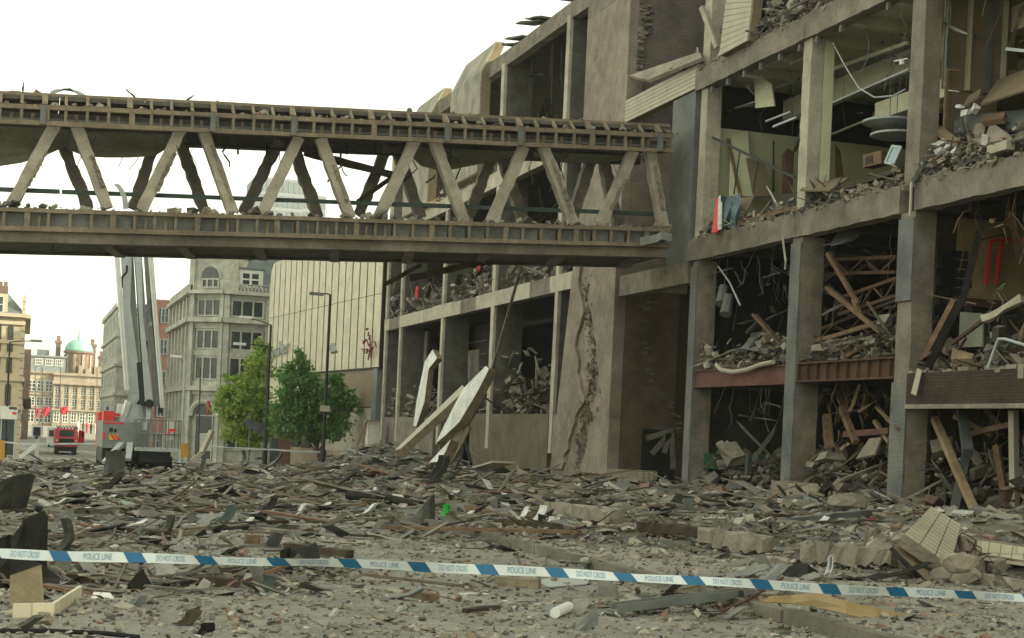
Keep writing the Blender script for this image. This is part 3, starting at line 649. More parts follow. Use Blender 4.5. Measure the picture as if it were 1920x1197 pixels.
# roof over the walkway, deck below
rf = MB(); dk = MB(); n_ = 12
for i in range(n_):
    a, b = XL + (XR - XL) * i / n_, XL + (XR - XL) * (i + 1) / n_ - .02
    za, zb = z_top(a) - .16, z_top(b) - .16
    rf.add([(a, 45.3, za), (b, 45.3, zb), (b, 48.0, zb), (a, 48.0, za), (a, 45.3, za + .12), (b, 45.3, zb + .12), (b, 48, zb + .12), (a, 48, za + .12)], MB.BF)
    za, zb = z_edge(a), z_edge(b)
    dk.add([(a, 45.42, za + .05), (b, 45.42, zb + .05), (b, 47.95, zb + .05), (a, 47.95, za + .05), (a, 45.42, za + .45), (b, 45.42, zb + .45), (b, 47.95, zb + .45), (a, 47.95, za + .45)], MB.BF)
build(rf, "roof_deck", CONC_D, bridge); build(dk, "walkway_slab", CONC_D, bridge)
rail("edge_beam", lambda X: (z_bot(X) + z_edge(X)) / 2 - .03, 48.15, .36, z_bot(5) - z_edge(5), CONC_D)
for i in range(9):
    a = onY(200 + i * 140, 470, 46).x
    build(MB().rbeam((a, 45.42, z_edge(a) + .0), (a + .5, 47.9, z_edge(a) + .0), .3, .14), "cross_rib", CONC, bridge)
# truss diagonals
def diag(t, b, Y, m, w, jit=.018):
    p, q = onY(*b, Y), onY(*t, Y); e = (q - p).normalized()
    return build(MB().rbeam(p - e * .08, q + e * .12, .32, w, 12, jit, up=(1, 0, 0)), "diagonal", m, bridge)
FR = [((102, 237), (23, 382)), ((144, 239), (200, 387)), ((336, 249), (267, 392)), ((383, 252), (435, 396)), ((557, 265), (491, 401)), ((603, 267), (655, 406)),
      ((775, 270), (710, 407)), ((817, 272), (869, 414)), ((979, 282), (921, 416)), ((1021, 282), (1075, 423)), ((1185, 289), (1125, 423)), ((1218, 290), (1242, 421))]
BK = [((114, 260), (164, 388)), ((290, 268), (251, 388)), ((339, 268), (383, 396)), ((520, 270), (458, 398)), ((548, 275), (595, 403)), ((724, 280), (674, 400)),
      ((744, 284), (787, 405)), ((922, 292), (877, 408)), ((941, 295), (981, 416)), ((1108, 300), (1071, 412)), ((1131, 303), (1158, 418))]
for i, (t, b) in enumerate(FR):
    d_ = diag(t, b, 45.45, CONC_L, .33)
    if i in (0, 1, 2, 3, 5, 9, 10, 11):
        p, q = onY(*b, 45.26), onY(*t, 45.26); s_ = MB(); L = p.lerp(q, random.uniform(.15, .3)); H = p.lerp(q, random.uniform(.65, .9)); side = Vector((.12 if i % 2 else .16, 0, 0))
        s_.rbeam(L + side, H + side, .04, random.uniform(.07, .14), 14, .03, up=(1, 0, 0)); build(s_, "spalled_strip", CONC_B, d_)
for t, b in BK: diag(t, b, 47.7, CONC, .34, .03)
hr = MB(); a = onY(-120, 348, 45.75)
pts = [(-500, 335), (113, 360), (117, 360), (640, 381), (672, 382), (1240, 402)]
build(MB().rbeam(onY(-500, 335, 45.75), onY(112, 360, 45.75), .05, .13, 8, .004), "handrail", BLUEG, bridge)
build(MB().rbeam(onY(116, 360, 45.75), onY(1240, 402, 45.75), .05, .13, 20, .005), "handrail", BLUEG, bridge)
# fallen inner rails and beams between the trusses
build(MB().rbeam(onY(345, 270, 47.3), onY(760, 292, 47.3), .06, .06), "service_pipe", STEEL_D, bridge)
for x in (446, 500, 650, 703): build(MB().rbeam(onY(x, 268, 47.3), onY(x, 290, 47.3), .06, .06), "pipe_hanger", STEEL_D, bridge)
plank("fallen_beam", "dark broken joist hanging slanted inside the footbridge truss", "joist", (570, 286, 'Y', 46.6), (735, 328, 'Y', 46.9), .12, .22, WOOD_D, 8, .02)
plank("fallen_beam", "dark strut propped low inside the footbridge truss", "joist", (672, 378, 'Y', 46.8), (732, 335, 'Y', 47.2), .1, .14, WOOD_D, 6, .02)
# curved ceiling sheets sagging under the roof
SOFF = mat("soffit_sheet", (0.36, 0.345, 0.25), (0.27, 0.26, 0.19), bump=.2, streak=.4)
def sagsheet(label, cols, Y, m=SOFF):
    rows = []
    for k in range(5):
        t = k / 4; rows.append([onY(x, yt + (yb - yt) * (t ** .8), Y + 1.1 * (t - .5) + .25 * math.sin(math.pi * t)) for x, yt, yb in cols])
    build(MB().sheet(rows, .03), "ceiling_sheet", m, label=label, cat="ceiling sheet")
sagsheet("pale curved ceiling sheet under the footbridge roof, at the left edge", [(-120, 230, 300), (-60, 232, 310), (0, 236, 312), (40, 238, 306), (90, 242, 290), (130, 245, 272), (165, 248, 258)], 46.6)
sagsheet("long flat ceiling sheet hanging under the footbridge roof between two diagonals", [(125, 245, 280), (160, 246, 294), (200, 248, 296), (245, 250, 296), (290, 252, 293), (315, 254, 278), (335, 256, 262)], 46.8)
sagsheet("drooping ceiling sheet under the footbridge roof near the store, shorter one", [(768, 276, 292), (790, 278, 312), (830, 280, 322), (880, 282, 312), (930, 284, 302), (985, 286, 290)], 46.8)
sagsheet("drooping ceiling sheet under the footbridge roof, closest to the store", [(1000, 287, 294), (1030, 288, 300), (1080, 290, 306), (1130, 292, 306), (1170, 293, 300), (1205, 294, 296)], 46.8)
# dangling wires and torn strips
for i in range(22):
    x = random.uniform(150, 1230); y = 250 + x * .035; p = onY(x, y, random.uniform(45.3, 47.6)); pts = [p]
    for k in range(4): pts.append(pts[-1] + Vector((random.uniform(-.25, .25), random.uniform(-.1, .1), -random.uniform(.1, .4))))
    build(MB().tube(pts, random.choice((.012, .02, .03)), 4), "dangling_wire", STEEL_D, bridge)
for i, (pts, w_, lab) in enumerate(((((44, 155), (42, 172)), .14, "short bent strip standing on the footbridge roof at the left"), (((235, 166), (255, 185)), .1, "thin splinter leaning on the footbridge roof"), (((348, 190), (364, 178)), .2, "dark torn flap sticking up from the footbridge roof"))):
    plank("torn_strip", lab, "scrap", (*pts[0], 'Y', 45.8), (*pts[1], 'Y', 45.8), w_, .03, SHEET, 3, .02)
r = []
for i in range(5): r.append([onY(95 + j * 12, 178 - 12 * math.sin(math.pi * (j + .4) / 6) + j * 1.0, 45.6 + i * .35) + Vector((0, 0, random.uniform(-.05, .05))) for j in range(7)])
build(MB().sheet(r, .02), "crumpled_sheet", STEEL_G, label="crumpled pale sheet lying on the footbridge roof", cat="sheet")
# bent curl of metal on the deck, scrap at the store end
r = [[onY(x + w_ * 10, y, 45.15) for w_ in (0, .5, 1)] for x, y in ((213, 345), (222, 356), (229, 372), (231, 392))]
build(MB().sheet(r, .015), "metal_curl", PAINT_G, label="curled pale metal strip standing on the footbridge deck", cat="scrap")
r = [[onY(1200 + j * 10, 440 + abs(j - 3) * 2 + i * 5 - (j > 3) * 8, 44.7 - .06 * i) for j in range(7)] for i in range(4)]
build(MB().sheet(r, .015), "metal_flap", STEEL_G, label="crumpled grey metal flap hanging at the store end of the footbridge", cat="scrap")
def bridge_rub(lab, zf, n, seed, lo, hi, ya, yb, dz):
    r = np.random.default_rng(seed); x = r.uniform(-3, 20, n); P = np.stack([x, r.uniform(ya, yb, n), np.array([zf(a) for a in x]) + dz + r.random(n) * .06], 1)
    debris("rubble", P, sizes(n, lo, hi, r), CHUNKS, tilt=.4, seed=seed, label=lab, cat="rubble")
bridge_rub("small rubble along the footbridge deck edge", z_sill, 420, 51, .03, .3, 44.85, 45.4, .05)
bridge_rub("dust and chips lying along the footbridge middle rail", z_mid, 260, 52, .03, .22, 44.9, 45.2, .05)
bridge_rub("broken pieces scattered on the footbridge roof", z_top, 160, 53, .05, .4, 45.4, 47.5, -.03)
# long broken joists hanging from the underside
for i, (a, b) in enumerate((((720, 535), (790, 497)), ((768, 522), (905, 492)))):
    plank("hanging_joist", "dark broken joist hanging below the footbridge, " + ("thinner one" if i == 0 else "broader one"), "joist", (*a, 'Y', 47.5), (*b, 'Y', 47.0), .12, .2 if i else .12, WOOD_D, 5, .02)
plank("leaning_pole", "tall thin rusty pole leaning from the rubble up to the footbridge", "pole", (921, 700, 'X', 18.8), (978, 497, 'X', 18.2), .1, .1, GREYW, 8, .015)

# ------------------------------------------------------------------ white cladding panels fallen against the wing
def fallen_panel(label, face, depth, m_face, m_side, cat="panel"):
    """face: outline points in the photograph with distance X; depth: vector of thickness"""
    p = [P3(t) for t in face]; o = thing("fallen_cladding", label, cat, p[0])
    build(MB().prism(p, Vector(depth)), "panel_body", m_side, o)
    nrm = Vector(depth).normalized() * -.012
    c = sum(p, Vector()) / len(p)
    build(MB().prism([q + (c - q) * .01 + nrm for q in p], nrm * .6), "panel_face", m_face, o); return o
XA = 17.6
fallen_panel("tall white cladding panel leaning upright against the wing", [(775, 800, 'X', 17.9), (782, 750, 'X', 18.0), (797, 678, 'X', 18.3), (812, 655, 'X', 18.4), (820, 672, 'X', 18.4), (804, 692, 'X', 18.25), (796, 755, 'X', 18.0), (781, 800, 'X', 17.85)], (.28, .08, -.05), WHITEP, CREAME)
fallen_panel("long low cladding panel lying slanted across the fallen ones", [(739, 846, 'X', 16.6), (868, 722, 'X', 17.6), (873, 732, 'X', 17.5), (752, 842, 'X', 16.5)], (.18, .08, -.3), CREAMP, CREAME)
fallen_panel("large bright white cladding panel leaning steeply beside the tiled plinth", [(818, 832, 'X', 15.8), (830, 805, 'X', 15.95), (858, 750, 'X', 16.2), (870, 728, 'X', 16.4), (912, 686, 'X', 16.8), (918, 692, 'X', 16.75), (896, 735, 'X', 16.45), (878, 765, 'X', 16.3), (862, 792, 'X', 16.1), (838, 815, 'X', 15.9)], (.3, .05, -.14), WHITEP, CREAME)
fallen_panel("lower broken piece of white panel at the foot of the leaning one", [(805, 868, 'X', 15.3), (846, 824, 'X', 15.6), (838, 843, 'X', 15.5), (826, 866, 'X', 15.25)], (.35, .05, -.15), WHITEP, CREAME)
plank("panel_rib", "thin dark rib standing behind the fallen white panels", "rib", (832, 868, 'X', 15.9), (908, 735, 'X', 16.9), .12, .25, GREYW, 8, .02)
plank("panel_rib", "ribbed brown edge strip beside the fallen white panels", "rib", (848, 862, 'X', 16.1), (880, 800, 'X', 16.5), .1, .22, CREAME, 8, .02)
plank("prop", "black strut leaning on the tiled plinth", "strut", (868, 815, 'X', 18), (884, 870, 'X', 17.5), .1, .14, SHEET_D)
plank("panel_sliver", "pale sliver of panel lying at the foot of the tiled plinth", "panel", (905, 878, 'X', 15.5), (944, 867, 'X', 15.5), .8, .06, CREAMP)
# ------------------------------------------------------------------ the tile clad shop beyond the wing
def frame2(A, B):
    """local frame along a wall from A to B: along, outward"""
    d = Vector((B[0] - A[0], B[1] - A[1], 0)); L = d.length; d.normalize(); return d, Vector((-d.y, d.x, 0)), L
A_, B_ = Vector((20.3, 88.6, 0)), Vector((17.85, 117.2, 0)); dv, ov, LL = frame2(A_, B_)
shop = thing("tiled_shop", "windowless shop clad in cream tiles with dark vertical joints", "building", (22, 100, -1.4))
def wbox(name, m, parent, a, b, o0, o1, z0, z1, A=A_, d=dv, o=ov):
    q = [A + d * a + o * o0, A + d * b + o * o0, A + d * b + o * o1, A + d * a + o * o1]
    return build(MB().prism([(p.x, p.y, z0) for p in q], (0, 0, z1 - z0)), name, m, parent)
wbox("core", PAINT_K, shop, 0, LL, -.35, -8, -1.6, 14.0)
bx("unseen_shade_block", CONC, shop, 31, 60, 92, 126, -1.6, 25)  # added out of sight so the stone corner building stays in shade
wbox("joint_backing", mat("dark_joint", (.045, .03, .018), (.03, .02, .012), bump=.1), shop, 0, LL - .35, -.025, -.3, 5.5, 14.0)
NP = 18; pw_ = LL / NP
for i in range(NP):
    a, b = i * pw_ + .12, (i + 1) * pw_ - .12
    wbox("tile_panel", CREAMT, shop, a, b, 0, -.09, 5.45, 9.9)
    if i < NP - 1: wbox("tile_panel", CREAMT, shop, a, b, 0, -.09, 9.94, 14.2)
    else:
        p0 = A_ + dv * a; pr = [(0, 9.94), (b - a, 9.94)] + [(b - a - 1.3 + 1.3 * math.cos(t), 12.9 + 1.3 * math.sin(t)) for t in np.linspace(0, 1.57, 7)] + [(0, 14.2)]
        build(MB().prism([p0 + dv * x + Vector((0, 0, z)) for x, z in pr], ov * -.09), "tile_panel", CREAMT, shop)
wbox("soffit", PAINT_K, shop, 0, LL, .02, -.34, 5.36, 5.44)
wbox("lower_wall", mat("brown_fascia", (0.26, 0.20, 0.13), (0.22, 0.17, 0.11), rough=.6, bump=.1), shop, 1.2, 14.5, -.12, -.34, 3.0, 5.35)
wbox("lower_wall", CREAMP, shop, 1.2, 15, -.16, -.34, -1.5, 2.95)
wbox("lower_wall", CREAMT, shop, 15.1, LL, -.16, -.34, 3.2, 5.35)
wbox("plinth_wall", mat("sandy_wall", (0.36, 0.29, 0.19), (0.30, 0.24, 0.16), bump=.2), shop, 5, LL, -.08, -.15, -1.6, .1)
for a in (15.5, 18.5, 21.5, 24.5, 27):
    wv = wbox("shop_window", GLASS, shop, a, a + 2.3, -.13, -.3, .2, 3.1)
    wbox("mullion", STEEL_D, wv, a + 1.1, a + 1.18, -.08, -.125, .2, 3.1)
wbox("dark_column", STEEL_G, shop, .2, 1.1, .02, -.34, -1.6, 5.35)
def text_mesh(s, size, name, m, ext=0.0):
    cu = bpy.data.curves.new(name, 'FONT'); cu.body = s; cu.size = size; cu.extrude = ext; cu.align_x = 'CENTER'; cu.align_y = 'CENTER'; cu.resolution_u = 3
    o = bpy.data.objects.new(name, cu); COL.objects.link(o); dg = bpy.context.evaluated_depsgraph_get(); dg.update()
    me = bpy.data.meshes.new_from_object(o.evaluated_get(dg)); bpy.data.objects.remove(o); bpy.data.curves.remove(cu)
    me.materials.clear(); me.materials.append(m); me.name = name; return me
sgn = thing("shop_sign", "battered silver letters fixed to the cream tiled shop", "sign", A_ + dv * 24 + ov * .1 + Vector((0, 0, 6.3)))
SILV = mat("silver_letters", (0.50, 0.53, 0.52), (0.36, 0.39, 0.38), rough=.35, metal=.4, bump=.05)
for i, ch in enumerate("mother"):
    me = text_mesh(ch, 1.55, "letter", SILV, .06); s = LL - 1.6 - i * 1.05
    M = Matrix((-dv, Vector((0, 0, 1)), ov)).transposed()
    o = place("letter", me, sgn, A_ + dv * s + ov * .14 + Vector((0, 0, 7.2 + .06 * i)), M); o.scale = (.95, 1, 1)
    o.rotation_euler.rotate_axis('Z', random.uniform(-.12, .12))
nb = MB()
for k in range(26):
    p = A_ + dv * random.uniform(.4, 2.2) + ov * random.uniform(.1, .5) + Vector((0, 0, random.uniform(6.2, 7.9)))
    nb.tube([p, p + dv * random.uniform(-.5, .5) + Vector((0, 0, random.uniform(-.5, .5)))], .05, 4)
build(nb, "tangled_sign", mat("dull_red", (0.22, 0.03, 0.03), (0.14, 0.025, 0.025), rough=.5), label="tangled dark red sign frame on the edge of the tiled shop", cat="sign")

# ------------------------------------------------------------------ windows
def window(parent, A, d, o, a, b, z0, z1, depth=0.02, nx=2, nz=2, arch=False, fm=None, bar=.09, pane=None):
    """frame with panes on a wall that starts at A, runs along d and faces o"""
    fm = fm or WFRAME; m = MB(); W = b - a
    def bar_(u0, u1, v0, v1, t=.05):
        q = [A + d * u0 + o * depth, A + d * u1 + o * depth, A + d * u1 + o * (depth + t), A + d * u0 + o * (depth + t)]
        m.prism([(p.x, p.y, v0) for p in q], (0, 0, v1 - v0))
    bar_(a, a + bar, z0, z1); bar_(b - bar, b, z0, z1); bar_(a + bar, b - bar, z0, z0 + bar); bar_(a + bar, b - bar, z1 - bar, z1)
    for i in range(1, nx):
        u = a + W * i / nx; bar_(u - bar / 2, u + bar / 2, z0 + bar, z1 - bar)
    for i in range(1, nz):
        v = z0 + (z1 - z0) * i / nz; bar_(a + bar, b - bar, v - bar / 3, v + bar / 3, .04)
    f = build(m, "window", fm, parent)
    g = MB(); e = o * (depth * .5)
    if arch:
        c, R = (a + b) / 2, W / 2; poly = [(a, z0), (b, z0)] + [(c + R * math.cos(t), z1 + R * math.sin(t)) for t in np.linspace(0, math.pi, 10)]
    else: poly = [(a, z0), (b, z0), (b, z1), (a, z1)]
    g.prism([A + d * u + e + Vector((0, 0, v)) for u, v in poly], -o * .01 + o * .02)
    build(g, "pane", pane or GLASS, f); return f
def wall_box(name, m, parent, A, d, o, a, b, o0, o1, z0, z1):
    q = [A + d * a + o * o0, A + d * b + o * o0, A + d * b + o * o1, A + d * a + o * o1]
    return build(MB().prism([(p.x, p.y, z0) for p in q], (0, 0, z1 - z0)), name, m, parent)

# ------------------------------------------------------------------ the grey stone corner building
YS = 127.0
cornL, cornR = onY(356, 650, YS + 2.2), onY(417, 650, YS)
cl = Vector((cornL.x, YS + 2.2, 0)); cr_ = Vector((cornR.x, YS, 0))
stone = thing("stone_corner_building", "soot streaked pale stone corner building with balustrade and slate mansard", "building", (cr_.x + 6, YS + 8, -1.8))
faces = [("right", cr_, Vector((1, 0, 0)), Vector((0, -1, 0)), 16.0), ("left", cl, Vector((0, 1, 0)), Vector((-1, 0, 0)), 19.0)]
dch = (cr_ - cl).normalized(); och = Vector((dch.y, -dch.x, 0)); och = och if och.y < 0 else -och
faces.append(("corner", cl, dch, och, (cr_ - cl).length))
ZB, Z1, Z2, Z3, Z4 = -1.9, 4.5, 10.35, 12.7, 13.4
core = MB(); poly = [(cl.x + .3, cl.y + .2), (cr_.x + .1, cr_.y + .3), (cr_.x + 16, cr_.y + .3), (cr_.x + 16, cr_.y + 21), (cl.x + .3, cl.y + 19)]
core.prism([(x, y, ZB) for x, y in poly], (0, 0, Z3 - ZB)); build(core, "wall", STONE, stone)
for nm, A, d, o, L in faces:
    A = A - o * .28
    nb_ = {"right": 4, "left": 6, "corner": 1}[nm]; bw = L / nb_
    for z0, z1, t in ((Z1 - .25, Z1 + .15, .55), (Z2 - .3, Z2 + .1, .75), (Z3 - .25, Z3 + .05, .75)):
        wall_box("cornice", STONE, stone, A, d, o, -.1, L + .1, 0, t, z0, z1)
    for z0, z1 in ((Z1 - .6, Z1 - .26), (Z2 - .82, Z2 - .31), (Z3 - .6, Z3 - .26), (7.22, 7.72), (Z1 + .16, Z1 + .62)): wall_box("spandrel", STONE, stone, A, d, o, .0, L, 0, .14, z0, z1)
    for i in range(nb_ + 1):
        u = i * bw; w_ = .45 if nm != "corner" else .3
        u0, u1 = max(0, u - w_), min(L, u + w_)
        for z0, z1 in ((ZB, Z1 - .26), (Z1 + .16, Z2 - .31), (Z2 + .11, Z3 - .26)): wall_box("pier", STONE, stone, A, d, o, u0, u1, 0, .42, z0, z1)
    for i in range(nb_):
        u0, u1 = i * bw + .6, (i + 1) * bw - .6
        if nm == "corner": u0, u1 = .45, L - .45
        window(stone, A, d, o, u0, u1, Z1 + .66, 7.2, .05, 3, 1, bar=.15, fm=STONE); window(stone, A, d, o, u0, u1, 7.75, Z2 - .85, .05, 3, 1, bar=.15, fm=STONE)
        window(stone, A, d, o, u0, u1, Z2 + .2, Z3 - .62, .05, 3, 1, bar=.15, fm=STONE)
        if nm == "corner": window(stone, A, d, o, u0 + .3, u1 - .3, ZB + .3, 2.2, .05, 1, 1, arch=True, fm=STONE)
        else: window(stone, A, d, o, u0, u1, ZB + 1.2, 3.7, .05, 3, 1, bar=.13, fm=STONE)
# balustrade, parapet blocks
bal = mesh_of(MB().lathe((0, 0, 0), [(.09, 0), (.06, .08), (.12, .25), (.05, .48), (.09, .55)], 7), "baluster", STONE)
A, d, o, L = faces[0][1:]
for i in range(4):
    wall_box("parapet_block", STONE, stone, A, d, o, i * 4 - .3 + .0, i * 4 + 1.1, -.3, .3, Z3 + .06, Z4 + .05)
    for k in range(9): place("baluster", bal, stone, A + d * (i * 4 + 1.35 + k * .3) + Vector((0, 0, Z3 + .06)))
wall_box("coping", STONE, stone, A, d, o, 0, L, -.25, .25, Z3 + .62, Z4 - .02)
A, d, o, L = faces[1][1:]
for k in range(11): wall_box("parapet_block", STONE, stone, A, d, o, k * 1.75, k * 1.75 + 1.1, -.3, .2, Z3 + .06, Z4)
wall_box("coping", STONE, stone, A, d, o, 0, L, -.2, .15, Z3 + .06, Z3 + .5)
# mansard with dormers; corner turret
mr = MB(); x0, x1_, y0, y1_ = cr_.x + .2, cr_.x + 16, YS + .8, YS + 20
mr.add([(x0, y0, Z3), (x1_, y0, Z3), (x1_, y1_, Z3), (cl.x + 1, y1_, Z3), (cl.x + 1, y0 + 2, Z3), (x0 + 1, y0 + 1.3, 15.9), (x1_, y0 + 1.3, 15.9), (x1_, y1_, 15.9), (cl.x + 2.4, y1_, 15.9), (cl.x + 2.4, y0 + 3, 15.9)],
       [(4, 3, 2, 1, 0), (5, 6, 7, 8, 9), (0, 1, 6, 5), (1, 2, 7, 6), (2, 3, 8, 7), (3, 4, 9, 8), (4, 0, 5, 9)])
build(mr, "mansard_roof", SLATE, stone)
A, d, o = faces[0][1] - faces[0][3] * 1.0, faces[0][2], faces[0][3]
for u in (1.2, 4.4, 7.6, 10.8):
    dm = wall_box("dormer", WFRAME, stone, A, d, o, u, u + 2.1, -1.5, .0, Z3 + .3, 14.75)
    window(dm, A, d, o, u + .18, u + 1.92, Z3 + .5, 14.6, .02, 2, 2, bar=.2)
    wall_box("dormer_hood", SLATE, stone, A, d, o, u - .12, u + 2.22, -1.5, .12, 14.76, 14.9)
A, d, o, L = faces[2][1] - faces[2][3] * .3, faces[2][2], faces[2][3], faces[2][4]
tur = wall_box("turret", STONE, stone, A, d, o, -.3, L + .3, .05, -3.2, Z3 + .05, 15.7)
window(stone, A, d, o, L / 2 - .9, L / 2 + .9, Z3 + .25, Z3 + 1.1, .09, 3, 1, arch=True, fm=STONE, bar=.14)
for u in (-.35, L - .15): wall_box("turret_pier", STONE, stone, A, d, o, u, u + .5, .052, .3, Z3 + .06, 15.4)
wall_box("turret_cornice", STONE, stone, A, d, o, -.5, L + .5, .35, -3.3, 15.71, 16.0)
arch = MB(); c = A + d * (L / 2) + o * .1
arch.tube([c + d * (1.05 * math.cos(t)) + Vector((0, 0, Z3 + 1.1 + 1.05 * math.sin(t))) for t in np.linspace(0, math.pi, 12)], .12, 6)
build(arch, "window_arch", STONE, stone)
entr = MB(); c = faces[2][1] + d * (L / 2) + o * .0
entr.tube([c + d * (1.25 * math.cos(t)) + Vector((0, 0, 2.1 + 1.25 * math.sin(t))) for t in np.linspace(0, math.pi, 12)], .22, 6)
build(entr, "door_arch", STONE, stone)

# ------------------------------------------------------------------ blocks behind it
def block(name, label, x0, x1, y0, y1, zb, zt, m, nx, nz, nyw, wm=None, cornice=True, fw=.45, fh=.6):
    b = thing(name, label, "building", ((x0 + x1) / 2, (y0 + y1) / 2, zb)); bx("wall", m, b, x0, x1, y0, y1, zb, zt)
    A, d, o = Vector((x0, y0, 0)), Vector((1, 0, 0)), Vector((0, -1, 0)); W = (x1 - x0) / max(nx, 1); H = (zt - zb) / nz
    for i in range(nx):
        for j in range(nz): window(b, A, d, o, (i + .5 - fw / 2) * W, (i + .5 + fw / 2) * W, zb + (j + .5 - fh / 2) * H, zb + (j + .5 + fh / 2) * H, .03, 2, 2, bar=.12, fm=wm)
    A, d, o = Vector((x0, y0, 0)), Vector((0, 1, 0)), Vector((-1, 0, 0)); W = (y1 - y0) / max(nyw, 1)
    for i in range(nyw):
        for j in range(nz): window(b, A, d, o, (i + .5 - fw / 2) * W, (i + .5 + fw / 2) * W, zb + (j + .5 - fh / 2) * H, zb + (j + .5 + fh / 2) * H, .03, 2, 2, bar=.12, fm=wm)
    if cornice:
        for j in range(1, nz + 1): bx("string_course", m, b, x0 - .25, x1 + .02, y0 - .25, y1, zb + j * H - .25, zb + j * H + .05 + (.2 if j == nz else 0))
    return b
pL = onY(217, 700, 172); block("stone_office", "tall grey stone office seen behind the hydraulic platform boom", pL.x, pL.x + 9, 172, 205, -2.2, 14.2, STONE, 3, 5, 6)
DRB = brick_mat('shaded_brick', (.16, .075, .055), (.12, .058, .045), (.13, .11, .095))  # red brick darkened to carry the shade on this block
pM = onY(283, 600, 160); block("brick_office", "dark red brick block rising behind the stone corner building", pM.x, pM.x + 14, 160, 190, -2.2, onY(300, 562, 160).z, DRB, 5, 5, 3, cornice=False, wm=SLATE, fw=.3, fh=.5)

# ------------------------------------------------------------------ the domed building closing the street
YD = 305.0; sc = YD / onY(130, 700, YD).y
def dX(x): return onY(x, 720, YD).x
def dZ(y, x=130): return onY(x, y, YD).z
dome = thing("domed_building", "sunlit stone and brick building with a green copper dome closing the street", "building", (dX(140), YD + 8, -.6))
z_g, z_c, z_a = dZ(800), dZ(725), dZ(700)
xl, xr = dX(52), dX(212); xm = dX(100)
BRST = brick_mat("banded_brick", (0.42, 0.25, 0.17), (0.36, 0.21, 0.145), (0.42, 0.35, 0.26), 1.2, .9, .35, bump=.1)
bx("wall", BRST, dome, xl, xm, YD, YD + 18, z_g - .2, z_a); bx("wall", STONE_W, dome, xm + .02, xr, YD - 1.5, YD + 18, z_g - .2, z_a)
Ad, dd, od = Vector((xm + .02, YD - 1.5, 0)), Vector((1, 0, 0)), Vector((0, -1, 0)); Lr = xr - xm
for j, (ya, yb) in enumerate(((760, 735), (758, 0),)): pass
rows = [(dZ(795), dZ(773)), (dZ(765), dZ(748)), (dZ(743), dZ(727))]
for z0, z1 in rows:
    for i in range(7):
        u = (i + .5) * Lr / 7; window(dome, Ad, dd, od, u - .55, u + .55, z0 + .2, z1, .05, 2, 3, bar=.14)
for i in range(8):
    u = i * Lr / 7; wall_box("pilaster", STONE_W, dome, Ad, dd, od, max(0, u - .35), min(Lr, u + .35), 0, .5, dZ(768), dZ(722))
for z0, z1, t in ((dZ(771), dZ(768), .6), (dZ(722), dZ(716), 1.1), (dZ(705), dZ(700), .5)): wall_box("cornice", STONE_W, dome, Ad, dd, od, -.2, Lr + .2, 0, t, z0, z1)
A2 = Vector((xl, YD, 0)); L2 = xm - xl
for z0, z1 in ((dZ(795), dZ(772)), (dZ(764), dZ(747)), (dZ(737), dZ(716))):
    for i in range(3):
        u = (i + .5) * L2 / 3; window(dome, A2, dd, od, u - .7, u + .7, z0, z1, .05, 2, 3, bar=.14)
for z0, z1 in ((dZ(769), dZ(766)), (dZ(743), dZ(740)), (dZ(703), dZ(699))): wall_box("cornice", STONE_W, dome, A2, dd, od, 0, L2, 0, .5, z0, z1)
msd = bx("mansard", mat("green_slate", (0.22, 0.26, 0.245), (0.17, 0.2, 0.19), rough=.6), dome, xl + .3, dX(122), YD + .8, YD + 12, z_a, dZ(672))
for i in range(3):
    a = dX(64 + i * 19); window(msd, Vector((a, YD + .8, 0)), dd, od, 0, dX(79) - dX(64), dZ(688), dZ(675), .05, 4, 2, bar=.12)
bx("roof_ledge", MATS["green_slate"], dome, xl, dX(124), YD + .4, YD + 12.4, dZ(672) + .01, dZ(669))
bx("roof_house", SLATE, dome, dX(67), dX(90), YD + 4, YD + 9, dZ(669) + .02, dZ(657))
cx = dX(146); drum = build(MB().lathe((cx, YD + 2.6, 0), [(2.6, z_a), (2.6, dZ(662)), (2.95, dZ(661)), (2.95, dZ(658))], 20), "drum", REDBRICK, dome)
for t in np.linspace(math.pi, 2 * math.pi, 6):
    q = Vector((cx + 2.55 * math.cos(t), YD + 2.6 + 2.55 * math.sin(t), 0)); build(MB().obox((q.x, q.y, (z_a + dZ(664)) / 2), (.5, .5, dZ(664) - z_a), (0, 0, t)), "column", STONE_W, dome)
h = dZ(634) - dZ(658)
build(MB().lathe((cx, YD + 2.6, dZ(658)), [(2.75 * math.cos(t), h * math.sin(t)) for t in np.linspace(0, 1.45, 9)] + [(.3, h * 1.02), (.3, h * 1.2), (.15, h * 1.35), (.06, h * 1.9), (.03, h * 2.5)], 20), "copper_dome", COPPER, dome, smooth=True)
for x, w_, yt in ((107, 9, 643), (172, 13, 646), (190, 9, 668)):
    ch = bx("chimney", REDBRICK, dome, dX(x - w_ / 2), dX(x + w_ / 2), YD + 4, YD + 6.5, z_a, dZ(yt))
    bx("chimney_cap", REDBRICK, ch, dX(x - w_ / 2) - .2, dX(x + w_ / 2) + .2, YD + 3.8, YD + 6.7, dZ(yt) + .01, dZ(yt) + .5)
    bx("chimney_pot", REDBRICK, ch, dX(x) - .35, dX(x) + .35, YD + 4.6, YD + 5.4, dZ(yt) + .51, dZ(yt) + 1.5)
for x in (150, 163): bx("parapet_statue", STONE_W, dome, dX(x - 4), dX(x + 4), YD - 1, YD, z_a, dZ(690 if x > 155 else 685))
bx("roof_house", STONE_W, dome, dX(176), xr - .3, YD + 2, YD + 12, z_a, dZ(684))

